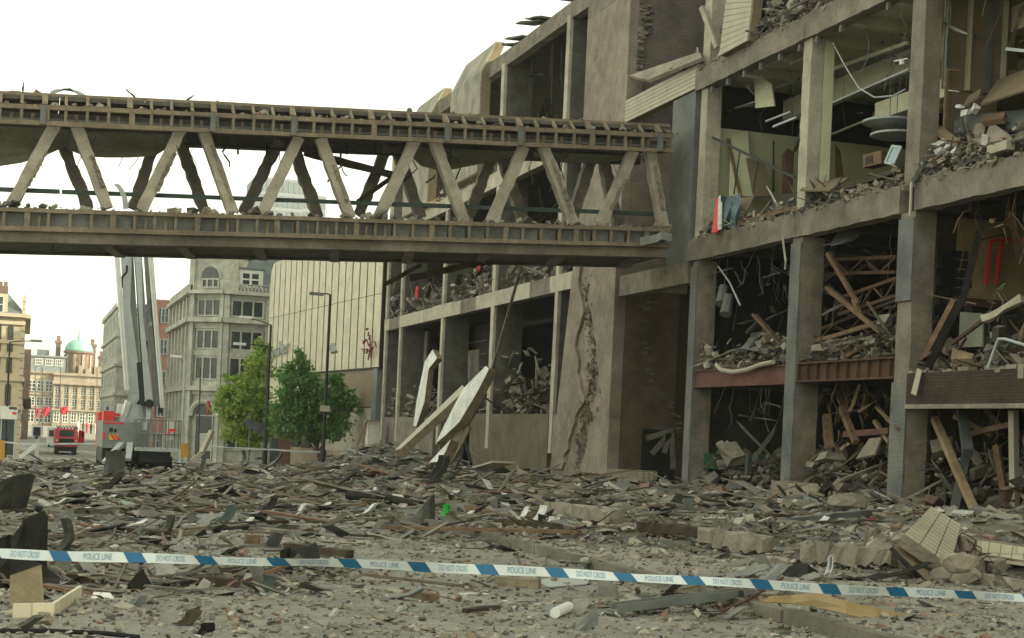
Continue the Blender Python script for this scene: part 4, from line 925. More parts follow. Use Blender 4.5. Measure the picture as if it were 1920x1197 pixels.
# ------------------------------------------------------------------ Victorian building at the left edge
YV = 132.0; xc = onY(37, 700, YV).x
vic = thing("victorian_building", "cream and brick Victorian corner building at the left edge, sunlit", "building", (xc - 5, YV + 10, -1.9))
def vZ(y): return onY(20, y, YV).z
CREAMS = mat("sunlit_stucco", (0.55, 0.47, 0.33), (0.48, 0.40, 0.28), bump=.15, streak=.2)
bx("wall", CREAMS, vic, xc - 11, xc, YV, YV + 26, -2.2, vZ(592))
Av, dvv, ovv = Vector((xc, YV, 0)), Vector((-1, 0, 0)), Vector((0, -1, 0))
for (yb, yt) in ((660, 614), (700, 668), (760, 724)):
    for i in range(5):
        u = .65 + i * .95; window(vic, Av, dvv, ovv, u, u + .45, vZ(yb), vZ(yt), .04, 1, 2, arch=True, fm=WOOD_D, bar=.06)
for (yt, t) in ((592, .5), (606, .2), (642, .15), (668, .15), (712, .2), (765, .4)): wall_box("string_course", CREAMS, vic, Av, dvv, ovv, -.3, 11, 0, t, vZ(yt) - .12, vZ(yt) + .18)
Ar, drr, orr = Vector((xc, YV, 0)), Vector((0, 1, 0)), Vector((1, 0, 0))
bx("side_wall", REDBRICK, vic, xc + .01, xc + .16, YV + 1.2, YV + 26, -2.2, vZ(594))
for (yb, yt) in ((655, 608), (690, 660), (755, 715)):
    for i in range(4): window(vic, Ar + Vector((.17, 0, 0)), drr, orr, 2.5 + i * 6, 4.6 + i * 6, vZ(yb), vZ(yt), .03, 2, 2, bar=.1)
for k in range(22): bx("quoin", CREAMS, vic, xc - .02, xc + .24, YV - .03, YV + (1.1 if k % 2 else .7), -2 + k * .62, -2 + k * .62 + .56)
for (yt, t) in ((593, .7), (712, .4), (765, .4)): wall_box("string_course", CREAMS, vic, Ar, drr, orr, -.3, 26, .17, t, vZ(yt) - .12, vZ(yt) + .2)
m_ = MB(); m_.add([(xc - 11, YV, vZ(592)), (xc + .4, YV - .3, vZ(592)), (xc + .4, YV + 26, vZ(592)), (xc - 11, YV + 26, vZ(592)), (xc - 9, YV + 2, vZ(545)), (xc - 1.2, YV + 2, vZ(548)), (xc - 1.2, YV + 24, vZ(548)), (xc - 9, YV + 24, vZ(545))], MB.BF)
build(m_, "mansard_roof", SLATE, vic)
dm = bx("dormer", CREAMS, vic, xc - 3.0, xc - 1.2, YV + .1, YV + 3, vZ(592) + .02, vZ(552)); window(dm, Vector((xc - 3, YV + .1, 0)), Vector((1, 0, 0)), ovv, .25, 1.5, vZ(588), vZ(556), .02, 1, 2)
bx("chimney", REDBRICK, vic, xc - 2.6, xc - 1.3, YV + 5, YV + 7, vZ(560), vZ(528))
for i in range(3): bx("chimney_pot", REDBRICK, vic, xc - 2.5 + i * .42, xc - 2.2 + i * .42, YV + 5.6, YV + 6, vZ(528) + .01, vZ(519))
bx("shop_fascia", WOOD_D, vic, xc - 11, xc - .1, YV - .25, YV - .02, vZ(785), vZ(768))
bx("shop_front", GLASS, vic, xc - 11, xc - .2, YV - .06, YV - .01, -2, vZ(786))
hb = onY(60, 720, 150); bx("hanging_sign", WOOD_D, vic, onY(45, 720, 140).x, onY(60, 720, 140).x, 139.9, 140.1, onY(50, 767, 140).z, onY(50, 748, 140).z)
# a darker house further down the left side
block("brick_house", "narrow dark brick house further down the left side of the street", onY(44, 700, 200).x - 8, onY(57, 700, 200).x, 200, 220, -2, onY(50, 655, 200).z, REDBRICK, 3, 4, 0, cornice=False)
# glass tower seen through the truss
gx0, gx1 = onY(478, 370, 360).x, onY(613, 370, 360).x
gt = thing("glass_office_tower", "distant pale blue glass office tower seen through the footbridge truss", "building", ((gx0 + gx1) / 2, 365, -.6))
PG = mat("pale_glass", (0.16, 0.19, 0.19), (0.13, 0.155, 0.16), rough=.35, bump=0, spec=.6)
zt1, zt2 = onY(550, 337, 360).z, onY(600, 366, 360).z; xg = onY(570, 370, 360).x
GTW = mat("blue_grey_cladding", (.26, .28, .27), (.22, .24, .235), bump=0)
bx("wall", GTW, gt, gx0, xg, 360, 375, -.6, zt1); bx("wall", GTW, gt, xg + .1, gx1, 361, 375, -.6, zt2)
for i in range(9):
    for k in range(5):
        a = gx0 + (xg - gx0) * (i + .08) / 9; b = gx0 + (xg - gx0) * (i + .92) / 9; bx("window", PG, gt, a, b, 359.9, 359.99, zt1 - 3.3 - k * 3.6, zt1 - .6 - k * 3.6)
for i in range(4):
    for k in range(4):
        a = xg + .2 + (gx1 - xg) * (i + .05) / 4; b = xg + .1 + (gx1 - xg) * (i + .92) / 4; bx("window", PG, gt, a, b, 360.9, 360.99, zt2 - 3.3 - k * 3.6, zt2 - .6 - k * 3.6)
# ------------------------------------------------------------------ the hydraulic platform
def wheel(parent, x, y, z, r, w, rim=PAINT_G):
    t = MB(); n = 18; prof = [(r * .55, -w / 2), (r * .94, -w / 2), (r, -w * .35), (r, w * .35), (r * .94, w / 2), (r * .55, w / 2)]
    vs = []
    for rr, xx in prof:
        for k in range(n): a = 2 * math.pi * k / n; vs.append((x + xx, y + rr * math.cos(a), z + rr * math.sin(a)))
    fs = [(i * n + k, i * n + (k + 1) % n, (i + 1) * n + (k + 1) % n, (i + 1) * n + k) for i in range(len(prof) - 1) for k in range(n)]
    t.add(vs, fs); o = build(t, "wheel", RUBBER, parent)
    vs = []; prof = [(.02, -w * .3), (r * .56, -w * .42), (r * .56, w * .42), (.02, w * .3)]
    for rr, xx in prof:
        for k in range(n): a = 2 * math.pi * k / n; vs.append((x + xx, y + rr * math.cos(a), z + rr * math.sin(a)))
    build(MB().add(vs, [(i * n + k, i * n + (k + 1) % n, (i + 1) * n + (k + 1) % n, (i + 1) * n + k) for i in range(3) for k in range(n)]), "rim", rim, o)
YT = 76.0
def tX(x, y=800): return onY(x, y, YT).x
def tZ(y, x=250): return onY(x, y, YT).z
x0, x1_ = tX(193), tX(285); xm = (x0 + x1_) / 2; zg = gz(xm, YT)
hp = thing("hydraulic_platform", "grey fire service hydraulic platform truck seen from behind, booms raised behind the footbridge", "fire engine", (xm, YT + 4, zg))
bx("chassis", PAINT_K, hp, x0 + .5, x1_ - .5, YT + .2, YT + 9, zg + .55, zg + .95)
for yy_ in (YT + 1.6, YT + 2.9, YT + 7.5):
    for s in (x0 + .28, x1_ - .28): wheel(hp, s, yy_, zg + .52, .52, .36)
zd = tZ(842); zt_ = tZ(792)
body = bx("rear_body", mat("dull_grey_paint", (.27, .29, .28), (.2, .215, .21), rough=.5, bump=.2), hp, x0, x1_ - .15, YT, YT + 6.2, zd, zt_)
bx("red_stripe", PAINT_R, body, x0 + .02, tX(232), YT - .012, YT - .001, tZ(797), tZ(794))
bx("rear_light", PAINT_R, body, x0 + .02, x0 + .14, YT - .03, YT - .001, tZ(826), tZ(812))
bx("locker", PAINT_K, body, tX(205), tX(212), YT - .02, YT - .001, tZ(812), tZ(804))
bx("locker", PAINT_K, body, tX(214), tX(219), YT - .02, YT - .001, tZ(812), tZ(806))
cv = bx("chevron_plate", YELLOW, body, tX(206), tX(222), YT - .03, YT - .002, tZ(827), tZ(816))
for i in range(2):
    a = tX(206.5 + i * 7); z0_, z1c = tZ(826.5), tZ(816.5)
    build(MB().prism([(a + .2, YT - .04, z0_), (a + .34, YT - .04, z0_), (a + .12, YT - .04, z1c), (a, YT - .04, z1c)], (0, .009, 0)), "stripe", PAINT_R, cv)
bx("under_body", PAINT_K, hp, x0 + .04, x1_ - .04, YT + .35, YT + 6, zg + .3, zd - .02)
bx("cage_arm", PAINT_K, hp, tX(262), tX(318), YT - 1.2, YT - .4, zg + .45, tZ(838) - .17)
bx("jack_box", PAINT_K, hp, tX(285), tX(325), YT - .2, YT + .8, zg + .05, zg + .75)
bx("bumper", PAINT_K, hp, x0, x1_, YT - .1, YT + .3, zg + .6, zg + .9)
cab = bx("cab", PAINT_R, hp, x0 + .05, x1_ - .1, YT + 6.4, YT + 8.6, zg + .9, tZ(775))
bx("cab_window", GLASS, cab, x0 + .3, x1_ - .35, YT + 6.36, YT + 6.398, tZ(790), tZ(780))
bx("red_housing", PAINT_R, hp, x0 + .02, tX(214), YT + .2, YT + 2.0, zt_ + .01, tZ(773))
bx("red_arm", PAINT_R, hp, tX(214) + .01, tX(226), YT + .5, YT + .8, tZ(782), tZ(777))
bx("blue_lamp", mat("blue_lamp", (.02, .05, .35), rough=.2, bump=0), hp, tX(199), tX(203), YT + .4, YT + .6, tZ(772), tZ(765))
build(MB().lathe((tX(252), YT + 2.2, zt_), [(1.05, 0), (1.05, .25), (.8, .3), (.75, .9)], 20), "turntable", PAINT_G, hp)
# booms
def boom(name, bl, br, tl, tr, ya, yb, dep, m):
    p = [onY(*bl, ya), onY(*br, ya), onY(*tr, yb), onY(*tl, yb)]
    return build(MB().prism(p, (0, dep, 0)), name, m, hp)
lb = boom("lower_boom", (239, 737), (267, 737), (249, 400 + 30), (224, 430), YT + 1.6, YT + 2.6, .65, PAINT_G)
boom("boom_foot", (236, 795), (272, 795), (266, 738), (240, 738), YT + 1.55, YT + 1.6, .8, PAINT_G)
ub = boom("upper_boom", (272, 754), (287, 754), (264, 430), (249, 430), YT + 1.3, YT + 2.4, .5, PAINT_G)
boom("boom_end", (275, 830), (286, 830), (286, 756), (273, 756), YT + .8, YT + 1.25, .4, PAINT_G)
boom("telescopic_section", (288, 762), (302, 762), (279, 430), (266, 430), YT + 1.5, YT + 2.6, .3, STEEL_G)
boom("side_duct", (268, 737), (272, 752), (251, 430), (248, 430), YT + 1.8, YT + 2.8, .3, STEEL_D)
build(MB().tube([onY(254, 425, YT + 2.6), onY(256, 425, YT + 3.2)], .55, 14), "knuckle", PAINT_G, hp)
build(MB().tube([onY(280, 757, YT + 1.0), onY(280, 757, YT + 1.7)], .22, 12), "knuckle", PAINT_K, hp)
build(MB().tube([onY(238, 498, YT + 2.3), onY(238, 510, YT + 2.2), onY(229, 520, YT + 2.1), onY(229, 540, YT + 2.1)], .05, 6), "hose", RUBBER, hp)
build(MB().rbeam(onY(268, 760, YT + 1.5), onY(262, 680, YT + 1.7), .12, .3), "ram", PAINT_K, hp)
build(MB().rbeam(onY(228, 792, YT + 1.3), onY(240, 752, YT + 1.4), .3, .25), "ram", WHITEP, hp)
for (b_, t_) in (((236, 732), (216, 470)), ((241, 732), (221, 470)), ((303, 765), (279, 470)), ((307, 765), (284, 470))):
    build(MB().rbeam(onY(*b_, YT + 1.2), onY(*t_, YT + 2.0), .09, .09), "ladder_rail", PAINT_W, hp)
rung = mesh_of(MB().tube([(0, 0, 0), (1, 0, 0)], .02, 5), "ladder_rung", PAINT_G)
for (ba, bb, ta, tb) in (((236, 732), (241, 732), (216, 470), (221, 470)), ((303, 765), (307, 765), (279, 470), (284, 470))):
    for k in range(30):
        t = k / 29; p = onY(ba[0] + (ta[0] - ba[0]) * t, ba[1] + (ta[1] - ba[1]) * t, YT + 1.2 + .8 * t); q = onY(bb[0] + (tb[0] - bb[0]) * t, bb[1] + (tb[1] - bb[1]) * t, YT + 1.2 + .8 * t)
        place("ladder_rung", rung, hp, p, (0, 0, 0), ((q - p).length, 1, 1))
bx("boom_pad", PAINT_K, hp, tX(298), tX(308), YT + .9, YT + 1.3, tZ(772), tZ(763))
for (a, b) in (((270, 790), (275, 640)), ((293, 760), (284, 560))): build(MB().rbeam(onY(*a, YT + 1.9), onY(*b, YT + 2.1), .07, .1), "hydraulic_pipe", STEEL_D, hp)
# cage
cx0, cx1 = tX(252), tX(334); yc0, yc1 = YT - 1.5, YT - .3; zc, zr = tZ(838), tZ(786)
cage = bx("cage_floor", PAINT_G, hp, cx0, cx1, yc0, yc1, zc - .16, zc)
cg = lambda a, b, r=.035, nm="cage_rail": build(MB().tube([a, b], r, 6), nm, STEEL_G, cage)
for zz in (zr, (zc + zr) / 2):
    for yy_ in (yc0, yc1): cg((cx0, yy_, zz), (cx1, yy_, zz))
    for xx in (cx0, cx1): cg((xx, yc0, zz), (xx, yc1, zz))
for i in range(8):
    xx = cx0 + (cx1 - cx0) * i / 7
    for yy_ in (yc0, yc1): cg((xx, yy_, zc), (xx, yy_, zr), .028, "cage_post")
bx("cage_panel", PAINT_G, cage, tX(265), tX(275), yc1 - .06, yc1 - .04, tZ(806), tZ(790))
bx("cage_box", PAINT_W, cage, tX(310), tX(322), yc0 + .3, yc0 + .7, tZ(822), tZ(784))
bx("water_monitor", PAINT_R, cage, tX(310), tX(325), yc0 - .25, yc0 - .05, tZ(806), tZ(801))
bx("water_monitor", PAINT_R, cage, tX(310), tX(313), yc0 - .25, yc0 - .05, tZ(812), tZ(806) - .01)
for (a, b) in (((196, 868), (228, 832)), ((240, 862), (244, 832))): build(MB().rbeam(onY(*a, YT - 1.2), onY(*b, YT - .2), .3, .16), "outrigger", PAINT_G, hp)
for xx in (tX(200), tX(275)): bx("outrigger_pad", PAINT_K, hp, xx - .3, xx + .3, YT - .8, YT - .2, zg, zg + .1)

# ------------------------------------------------------------------ red fire engine further off
YE = 150.0
def eX(x): return onY(x, 820, YE).x
def eZ(y): return onY(128, y, YE).z
fe = thing("fire_engine", "red fire engine facing down the street with one cab door open", "fire engine", (eX(126), YE + 3.5, gz(0, YE)))
ze = gz(0, YE); a, b = eX(103), eX(147)
cabb = build(MB().prism([(a, YE + .1, eZ(838)), (b, YE + .1, eZ(838)), (b, YE + .1, eZ(820)), (b - .08, YE + .35, eZ(804)), (a + .08, YE + .35, eZ(804)), (a, YE + .1, eZ(820))], (0, 2.2, 0)), "cab", PAINT_R, fe)
bx("windscreen", GLASS, cabb, eX(112), eX(139), YE + .12, YE + .3, eZ(819), eZ(807))
bx("rear_body", PAINT_R, fe, a, b, YE + 2.4, YE + 7.6, eZ(838), eZ(806))
bx("grille", PAINT_K, cabb, eX(111), eX(139), YE + .04, YE + .098, eZ(831), eZ(823))
bx("bumper", PAINT_R, fe, a, b, YE - .1, YE + .09, eZ(834), eZ(831) - .02)
bx("chassis", PAINT_K, fe, a + .1, b - .1, YE + .3, YE + 7.4, ze + .35, eZ(838))
for s in (a + .25, b - .25):
    for yy_ in (YE + 1.3, YE + 5.8): wheel(fe, s, yy_, ze + .5, .5, .34, PAINT_R)
for x in (107, 143): bx("headlight", WFRAME, cabb, eX(x - 2), eX(x + 2), YE + .05, YE + .098, eZ(828), eZ(825))
dl = build(MB().prism([(b + .02, YE + .3, eZ(834)), (eX(158), YE - .4, eZ(834)), (eX(158), YE - .4, eZ(808)), (b + .02, YE + .3, eZ(806))], (.0, .06, 0)), "cab_door", PAINT_R, fe)
build(MB().prism([(b + .15, YE + .2, eZ(819)), (eX(157), YE - .42, eZ(819)), (eX(157), YE - .42, eZ(810)), (b + .15, YE + .2, eZ(809))], (0, .1, 0)), "door_window", GLASS, dl)
lad = MB()
for i in range(7): lad.tube([(a + .3 + i * .3, YE + .6, eZ(803)), (a + .25 + i * .3, YE + 6, eZ(800))], .07, 5)
build(lad, "roof_ladder", STEEL_D, fe)
bx("roof_rack", STEEL_G, fe, a + .2, b - .2, YE + .5, YE + 6.4, eZ(806) + .01, eZ(803) - .1)
for x in (109, 141): bx("blue_lamp", MATS["blue_lamp"], fe, eX(x - 2), eX(x + 2), YE + .4, YE + .7, eZ(804), eZ(801))
# a van behind it
vn = thing("parked_van", "small pale van parked beyond the red fire engine", "van", (eX(106), 172, gz(0, 172)))
vx = onY(106, 800, 172).x; zv = gz(0, 172)
bx("body", PAINT_W, vn, vx - .9, vx + .9, 172, 176, zv + .35, zv + 2.2); bx("windscreen", GLASS, vn, vx - .75, vx + .75, 171.95, 171.99, zv + 1.2, zv + 1.9)
for s in (-.7, .7): wheel(vn, vx + s, 173, zv + .33, .33, .2)

# ------------------------------------------------------------------ street furniture
def lamp(label, xb, yb, xt, yt, Y, arm, m, r=.09, head=True, sign=None):
    p, q = onY(xb, yb, Y), onY(xt, yt, Y); base = Vector((p.x, Y, gz(p.x, Y)))
    o = thing("street_lamp", label, "street lamp", base, "street lamps"); q.x = p.x
    build(MB().tube([base, (p.x, Y, base.z + 1.4), (p.x, Y, base.z + 1.45), q], [r * 1.7, r * 1.6, r, r * .75], 8), "post", m, o)
    e = onY(*arm, Y); build(MB().tube([q, q + (e - q) * .5 + Vector((0, 0, .05)), e], .04, 6), "arm", m, o)
    if head:
        d = (e - q).normalized(); build(MB().obox(e + d * .3, (.8, .3, .16), (0, 0, math.atan2(d.y, d.x))), "lantern", PAINT_W if head == 'w' else STEEL_G, o)
    return o
l1 = lamp("tall black lamp post in front of the tiled shop, arm to the left", 606, 850, 620, 553, 84, (603, 552), PAINT_K, .1)
hs = thing("head_sign", "broken pale box hanging on the tall black lamp post", "sign", onY(626, 660, 83.8)); build(MB().prism([onY(618, 645, 83.8), onY(627, 643, 83.8), onY(633, 657, 83.8), onY(621, 660, 83.8)], (0, .3, 0)), "box_panel", WHITEP, hs); build(MB().prism([onY(621, 660.5, 83.8), onY(633, 657.5, 83.8), onY(633, 662, 83.8), onY(624, 664, 83.8)], (0, .3, 0)), "box_edge", CREAME, hs)
bx("arrow_sign", CREAMP, l1, onY(600, 765, 83.8).x, onY(618, 765, 83.8).x, 83.7, 83.75, onY(610, 772, 83.8).z, onY(610, 761, 83.8).z)
lamp("black lamp post beside the bright green tree, taller of the pair", 497, 855, 510, 610, 96, (470, 598), PAINT_K, .1, 'w')
lamp("black lamp post beside the bright green tree, shorter of the pair", 495, 850, 502, 650, 98, (458, 646), PAINT_K, .08, 'w')
lamp("pale lamp post in front of the stone corner building", 340, 835, 346, 674, 108, (338, 671), PAINT_G, .08, 'w')
lamp("slim lamp post in front of the domed building", 71, 840, 75, 685, 118, (62, 690), PAINT_G, .06, False)
lamp("dark lamp post in front of the Victorian building with a long arm", 10, 830, 18, 642, 112, (60, 640), PAINT_K, .08)
# traffic signal
def sgnl(label, xp, ya, yb, Y):
    p = onY(xp, (ya + yb) / 2, Y); base = Vector((p.x, Y, gz(p.x, Y))); o = thing("traffic_signal", label, "traffic light", base)
    build(MB().tube([base, (p.x, Y, onY(xp, ya, Y).z)], .06, 7), "post", PAINT_G, o); za, zb = onY(xp, yb, Y).z, onY(xp, ya, Y).z
    h = bx("signal_board", PAINT_W, o, p.x - .32, p.x + .32, Y - .1, Y - .06, za, zb); bx("signal_head", PAINT_K, h, p.x - .22, p.x + .22, Y - .3, Y - .102, za + .1, zb - .1)
    for i, c in enumerate((MATS.get("dull_red"), ORANGE, GREENP)): build(MB().tube([(p.x, Y - .33, zb - .3 - i * (zb - za) / 3.2), (p.x, Y - .302, zb - .3 - i * (zb - za) / 3.2)], .11, 10), "lens", PAINT_K, h)
sgnl("traffic light on a grey pole in front of the red fire engine", 69, 798, 820, 100)
sgnl("traffic light at the far edge of the hydraulic platform", 190, 798, 812, 120)
# direction sign at the left edge
ps = thing("direction_sign", "pale road direction sign at the left edge", "sign", Vector((onY(20, 800, 110).x, 110, gz(0, 110))))
bx("sign_board", WHITEP, ps, onY(-12, 780, 110).x, onY(33, 780, 110).x, 109.9, 109.95, onY(10, 786, 110).z, onY(10, 762, 110).z)
bx("sign_patch", BLUEG, ps, onY(17, 766, 110).x, onY(32, 766, 110).x, 109.88, 109.898, onY(20, 768, 110).z, onY(20, 763, 110).z)
bx("sign_patch", PAINT_R, ps, onY(23, 775, 110).x, onY(31, 775, 110).x, 109.88, 109.898, onY(20, 777, 110).z, onY(20, 773, 110).z)
for x in (2, 28): build(MB().tube([(onY(x, 800, 110).x, 110, gz(0, 110)), (onY(x, 800, 110).x, 110, onY(10, 764, 110).z)], .05, 6), "post", PAINT_G, ps)
# grey sign back by the trees
sb = thing("sign_back", "dark grey back of a tilted road sign beneath the bright green tree", "sign", Vector((onY(468, 850, 94).x, 94, gz(0, 94))))
build(MB().prism([onY(457, 797, 94), onY(465, 783, 94), onY(495, 800, 93.6), onY(488, 816, 93.6)], (0, .05, 0)), "sign_board", STEEL_D, sb)
build(MB().tube([Vector((onY(467, 850, 94.1).x, 94.1, gz(0, 94))), onY(469, 775, 94.1)], .05, 6), "post", STEEL_G, sb)
bx("bin_body", BLUEG, None, onY(505, 840, 92).x, onY(520, 840, 92).x, 91.6, 92.2, gz(0, 92), onY(512, 822, 92).z, label="dark litter bin at the foot of the black lamp posts", cat="bin")
# flags and banners
def flag(label, pts, Y, m, pole):
    o = thing("flag", label, "flag", onY(*pole[0], Y)); p = [onY(*q, Y) for q in pts]; rows = []
    for i in range(5):
        t = i / 4; a, b = p[0].lerp(p[3], t), p[1].lerp(p[2], t); rows.append([a.lerp(b, s / 4) + Vector((0, .12 * math.sin(s * 1.7 + i), 0)) for s in range(5)])
    build(MB().sheet(rows, .01), "cloth", m, o); build(MB().tube([onY(*q, Y + .05) for q in pole], .05, 5), "pole", STEEL_D, o); return o
FR_ = mat("red_cloth", (0.55, 0.04, 0.06), (0.42, 0.03, 0.05), rough=.8, bump=.1)
flag("red flag hanging in front of the arched stone doorway", [(389, 752), (394, 752), (397, 768), (387, 782)], 106, FR_, ((372, 850), (376, 690)))
for i, (xa, xb, ya, yb) in enumerate(((66, 78, 768, 782), (80, 93, 765, 780), (113, 128, 764, 776), (182, 196, 773, 784))):
    flag(("leftmost", "second from the left", "third from the left", "rightmost")[i] + " of the red banners in front of the domed building", [(xa, ya), (xb, ya - 1), (xb - 2, yb), (xa + 2, yb + 2)], 230, FR_, ((xa, 830), (xa, 690)))
# barrier boards, white board, fallen pole
def brd(name, label, pts, Y, m, cat="board"): return build(MB().prism([onY(*q, Y) for q in pts], (0, .06, 0)), name, m, label=label, cat=cat)
brd("orange_board", "orange board standing by the platform cage", [(338, 858), (354, 858), (353, 831), (340, 832)], 72, ORANGE)
brd("orange_board", "orange board at the left edge of the street", [(-4, 862), (9, 862), (9, 826), (-4, 826)], 74, ORANGE)
brd("white_board", "grey white board propped before the arched doorway", [(374, 845), (395, 846), (396, 812), (375, 813)], 86, WHITEP)
plank("pale_pole", "pale splintered pole leaning up beside the orange board", "pole", (358, 866, 'Y', 66), (378, 850, 'Y', 66), .2, .2, CREAMP); plank("pale_pole", "pale splintered pole, upper half in front of the white board", "pole", (378, 850, 'Y', 66), (397, 809, 'Y', 66.5), .2, .2, CREAMP)
wt = MB().rbeam(onY(-20, 826, 97), onY(45, 833, 97), .01, .09, 6, .01).rbeam(onY(45, 833, 97), onY(192, 832, 97), .01, .09, 12, .02)
build(wt, "far_cordon_tape", TAPE_W, label="thin white cordon tape across the street before the red fire engine", cat="tape")
build(MB().rbeam(onY(395, 838, 88), onY(600, 848, 88), .01, .08, 12, .02), "far_cordon_tape", TAPE_W, label="thin white cordon tape in front of the stone corner building", cat="tape")
build(MB().rbeam(onY(37, 858, 95), onY(67, 835, 95), .05, .25), "fallen_barrier", PAINT_W, label="white plank lying on the road left of the red fire engine", cat="plank")
# people far off in the sun
for i, x in enumerate((146, 156, 163, 171, 178)):
    Yp = 260 - i * 4; p = onY(x, 800, Yp); z = gz(0, Yp)
    m = MB().lathe((p.x, Yp, z), [(.12, 0), (.13, .4), (.19, .85), (.2, 1.0), (.24, 1.35), (.1, 1.48), (.11, 1.6), (.09, 1.72), (.02, 1.76)], 8)
    build(m, "person", (PAINT_W, BLUEG, FR_, PAINT_K, CREAMP)[i], label=("distant standing person in white, leftmost of the far group", "distant standing person in dull green", "distant standing person in red", "distant standing person in black", "distant standing person in cream, rightmost of the far group")[i], cat="person", group="people at the far end of the street")
# the kiosk and hoardings under the trees
bx("kiosk", mat("kiosk_brown", (0.20, 0.12, 0.07), bump=.1), None, onY(519, 840, 100).x, onY(545, 840, 100).x, 100, 101.5, gz(0, 100), onY(530, 815, 100).z, label="low brown kiosk behind the green trees", cat="kiosk")
st_ = thing("loading_gantry", "pale timber gantry and white cabinet at the end of the gutted wing", "gantry", onY(690, 838, 86))
build(MB().prism([onY(690, 840, 86), onY(712, 842, 86), onY(712, 790, 86), onY(690, 789, 86)], (0, .8, 0)), "cabinet", WHITEP, st_)
for a, b in (((680, 838), (688, 790)), ((669, 836), (686, 792)), ((686, 790), (712, 790))): build(MB().rbeam(onY(*a, 85.8), onY(*b, 85.8), .1, .1), "timber", WOOD_Y, st_)

# ------------------------------------------------------------------ trees
def leafmat(name, c1, c2, c3):
    m = bpy.data.materials.new(name); m.use_nodes = True; N = m.node_tree.nodes; L = m.node_tree.links; N.clear()
    o = N.new("ShaderNodeOutputMaterial"); d = N.new("ShaderNodeBsdfPrincipled"); t = N.new("ShaderNodeBsdfTranslucent"); a = N.new("ShaderNodeMixShader"); g = N.new("ShaderNodeNewGeometry")
    r = N.new("ShaderNodeValToRGB"); e = r.color_ramp.elements; e[0].color = (*c1, 1); e[1].color = (*c3, 1); k = e.new(.5); k.color = (*c2, 1)
    L.new(g.outputs["Random Per Island"], r.inputs[0]); L.new(r.outputs[0], d.inputs["Base Color"]); d.inputs["Roughness"].default_value = .6
    L.new(r.outputs[0], t.inputs[0]); a.inputs[0].default_value = .45; L.new(d.outputs[0], a.inputs[1]); L.new(t.outputs[0], a.inputs[2]); L.new(a.outputs[0], o.inputs[0]); return m
def tree(name, label, lobes, Y, base, m, n, seed, ls=.2):
    r = np.random.default_rng(seed); b = onY(*base, Y); b = Vector((b.x, Y, gz(b.x, Y)))
    o = thing(name, label, "tree", b)
    C = []; 
    for (x, y, w, h) in lobes:
        c = onY(x, y, Y); s = (Vector((c.x, c.y, c.z))).length / 2800; C.append((c, w * s, h * s))
    tk = MB(); top = C[0][0]; tk.tube([b, b.lerp(top, .3) + Vector((.06, 0, 0)), b.lerp(top, .6), b.lerp(top, .95)], [.14, .11, .08, .03], 7)
    build(tk, "trunk", BARK, o)
    for c, w_, h_ in C:
        s = b.lerp(top, .25 + .3 * random.random()); e = Vector(c) + Vector((0, 0, h_ * .3))
        build(MB().tube([s, s.lerp(e, .5) + Vector((random.uniform(-.15, .15), random.uniform(-.2, .2), .12)), e], [.06, .04, .012], 5), "limb", BARK, o)
    V = []; F = []; tot = sum(w * h for _, w, h in C)
    for c, w_, h_ in C:
        k = int(n * w_ * h_ / tot); nc = max(6, k // 40)
        # clumps on the lobe, leaves in each clump
        u = r.normal(0, 1, (nc, 3)); u /= np.linalg.norm(u, axis=1)[:, None]; rad = r.uniform(.3, 1.3, nc) ** .7
        cl_ = np.array(c) + u * rad[:, None] * np.array([w_, w_ * .9, h_])
        idx = r.integers(0, nc, k); pos = cl_[idx] + r.normal(0, .12 * max(w_, h_) + .06, (k, 3)) * np.array([1, 1, .75])
        a = r.normal(0, 1, (k, 3)); a /= np.linalg.norm(a, axis=1)[:, None]; bb = np.cross(a, r.normal(0, 1, (k, 3))); bb /= np.linalg.norm(bb, axis=1)[:, None]
        sz = r.uniform(.6, 1.3, k)[:, None] * ls
        for p, A, B, s in zip(pos, a, bb, sz):
            i0 = len(V); V += [p - A * s, p + B * s * .5, p + A * s, p - B * s * .5]; F.append((i0, i0 + 1, i0 + 2, i0 + 3))
    q = MB(); q.v = [tuple(map(float, p)) for p in V]; q.f = F; build(q, "crown", m, o, kind='stuff')
LG = leafmat("bright_leaf", (0.16, 0.27, 0.04), (0.26, 0.38, 0.06), (0.42, 0.50, 0.10))  # leaf colours raised to stand in for sunlight that misses this tree
DG = leafmat("deep_leaf", (0.07, 0.17, 0.04), (0.12, 0.25, 0.055), (0.2, 0.34, 0.085))
tree("street_tree", "bright yellow green tree in front of the stone corner building", [(470, 755, 42, 45), (450, 770, 38, 40), (485, 700, 26, 42), (492, 660, 14, 22), (440, 725, 26, 24), (455, 810, 42, 24), (498, 790, 24, 36), (475, 830, 26, 14), (425, 760, 16, 24)], 104, (466, 855), LG, 8500, 5, .16)
tree("street_tree", "deep green tree in front of the tiled shop", [(580, 755, 46, 40), (555, 715, 34, 34), (568, 680, 14, 20), (543, 770, 34, 40), (620, 760, 40, 34), (650, 755, 26, 26), (600, 800, 52, 22), (545, 690, 8, 10), (630, 715, 20, 18), (560, 810, 34, 16)], 92, (603, 850), DG, 10000, 6, .15)
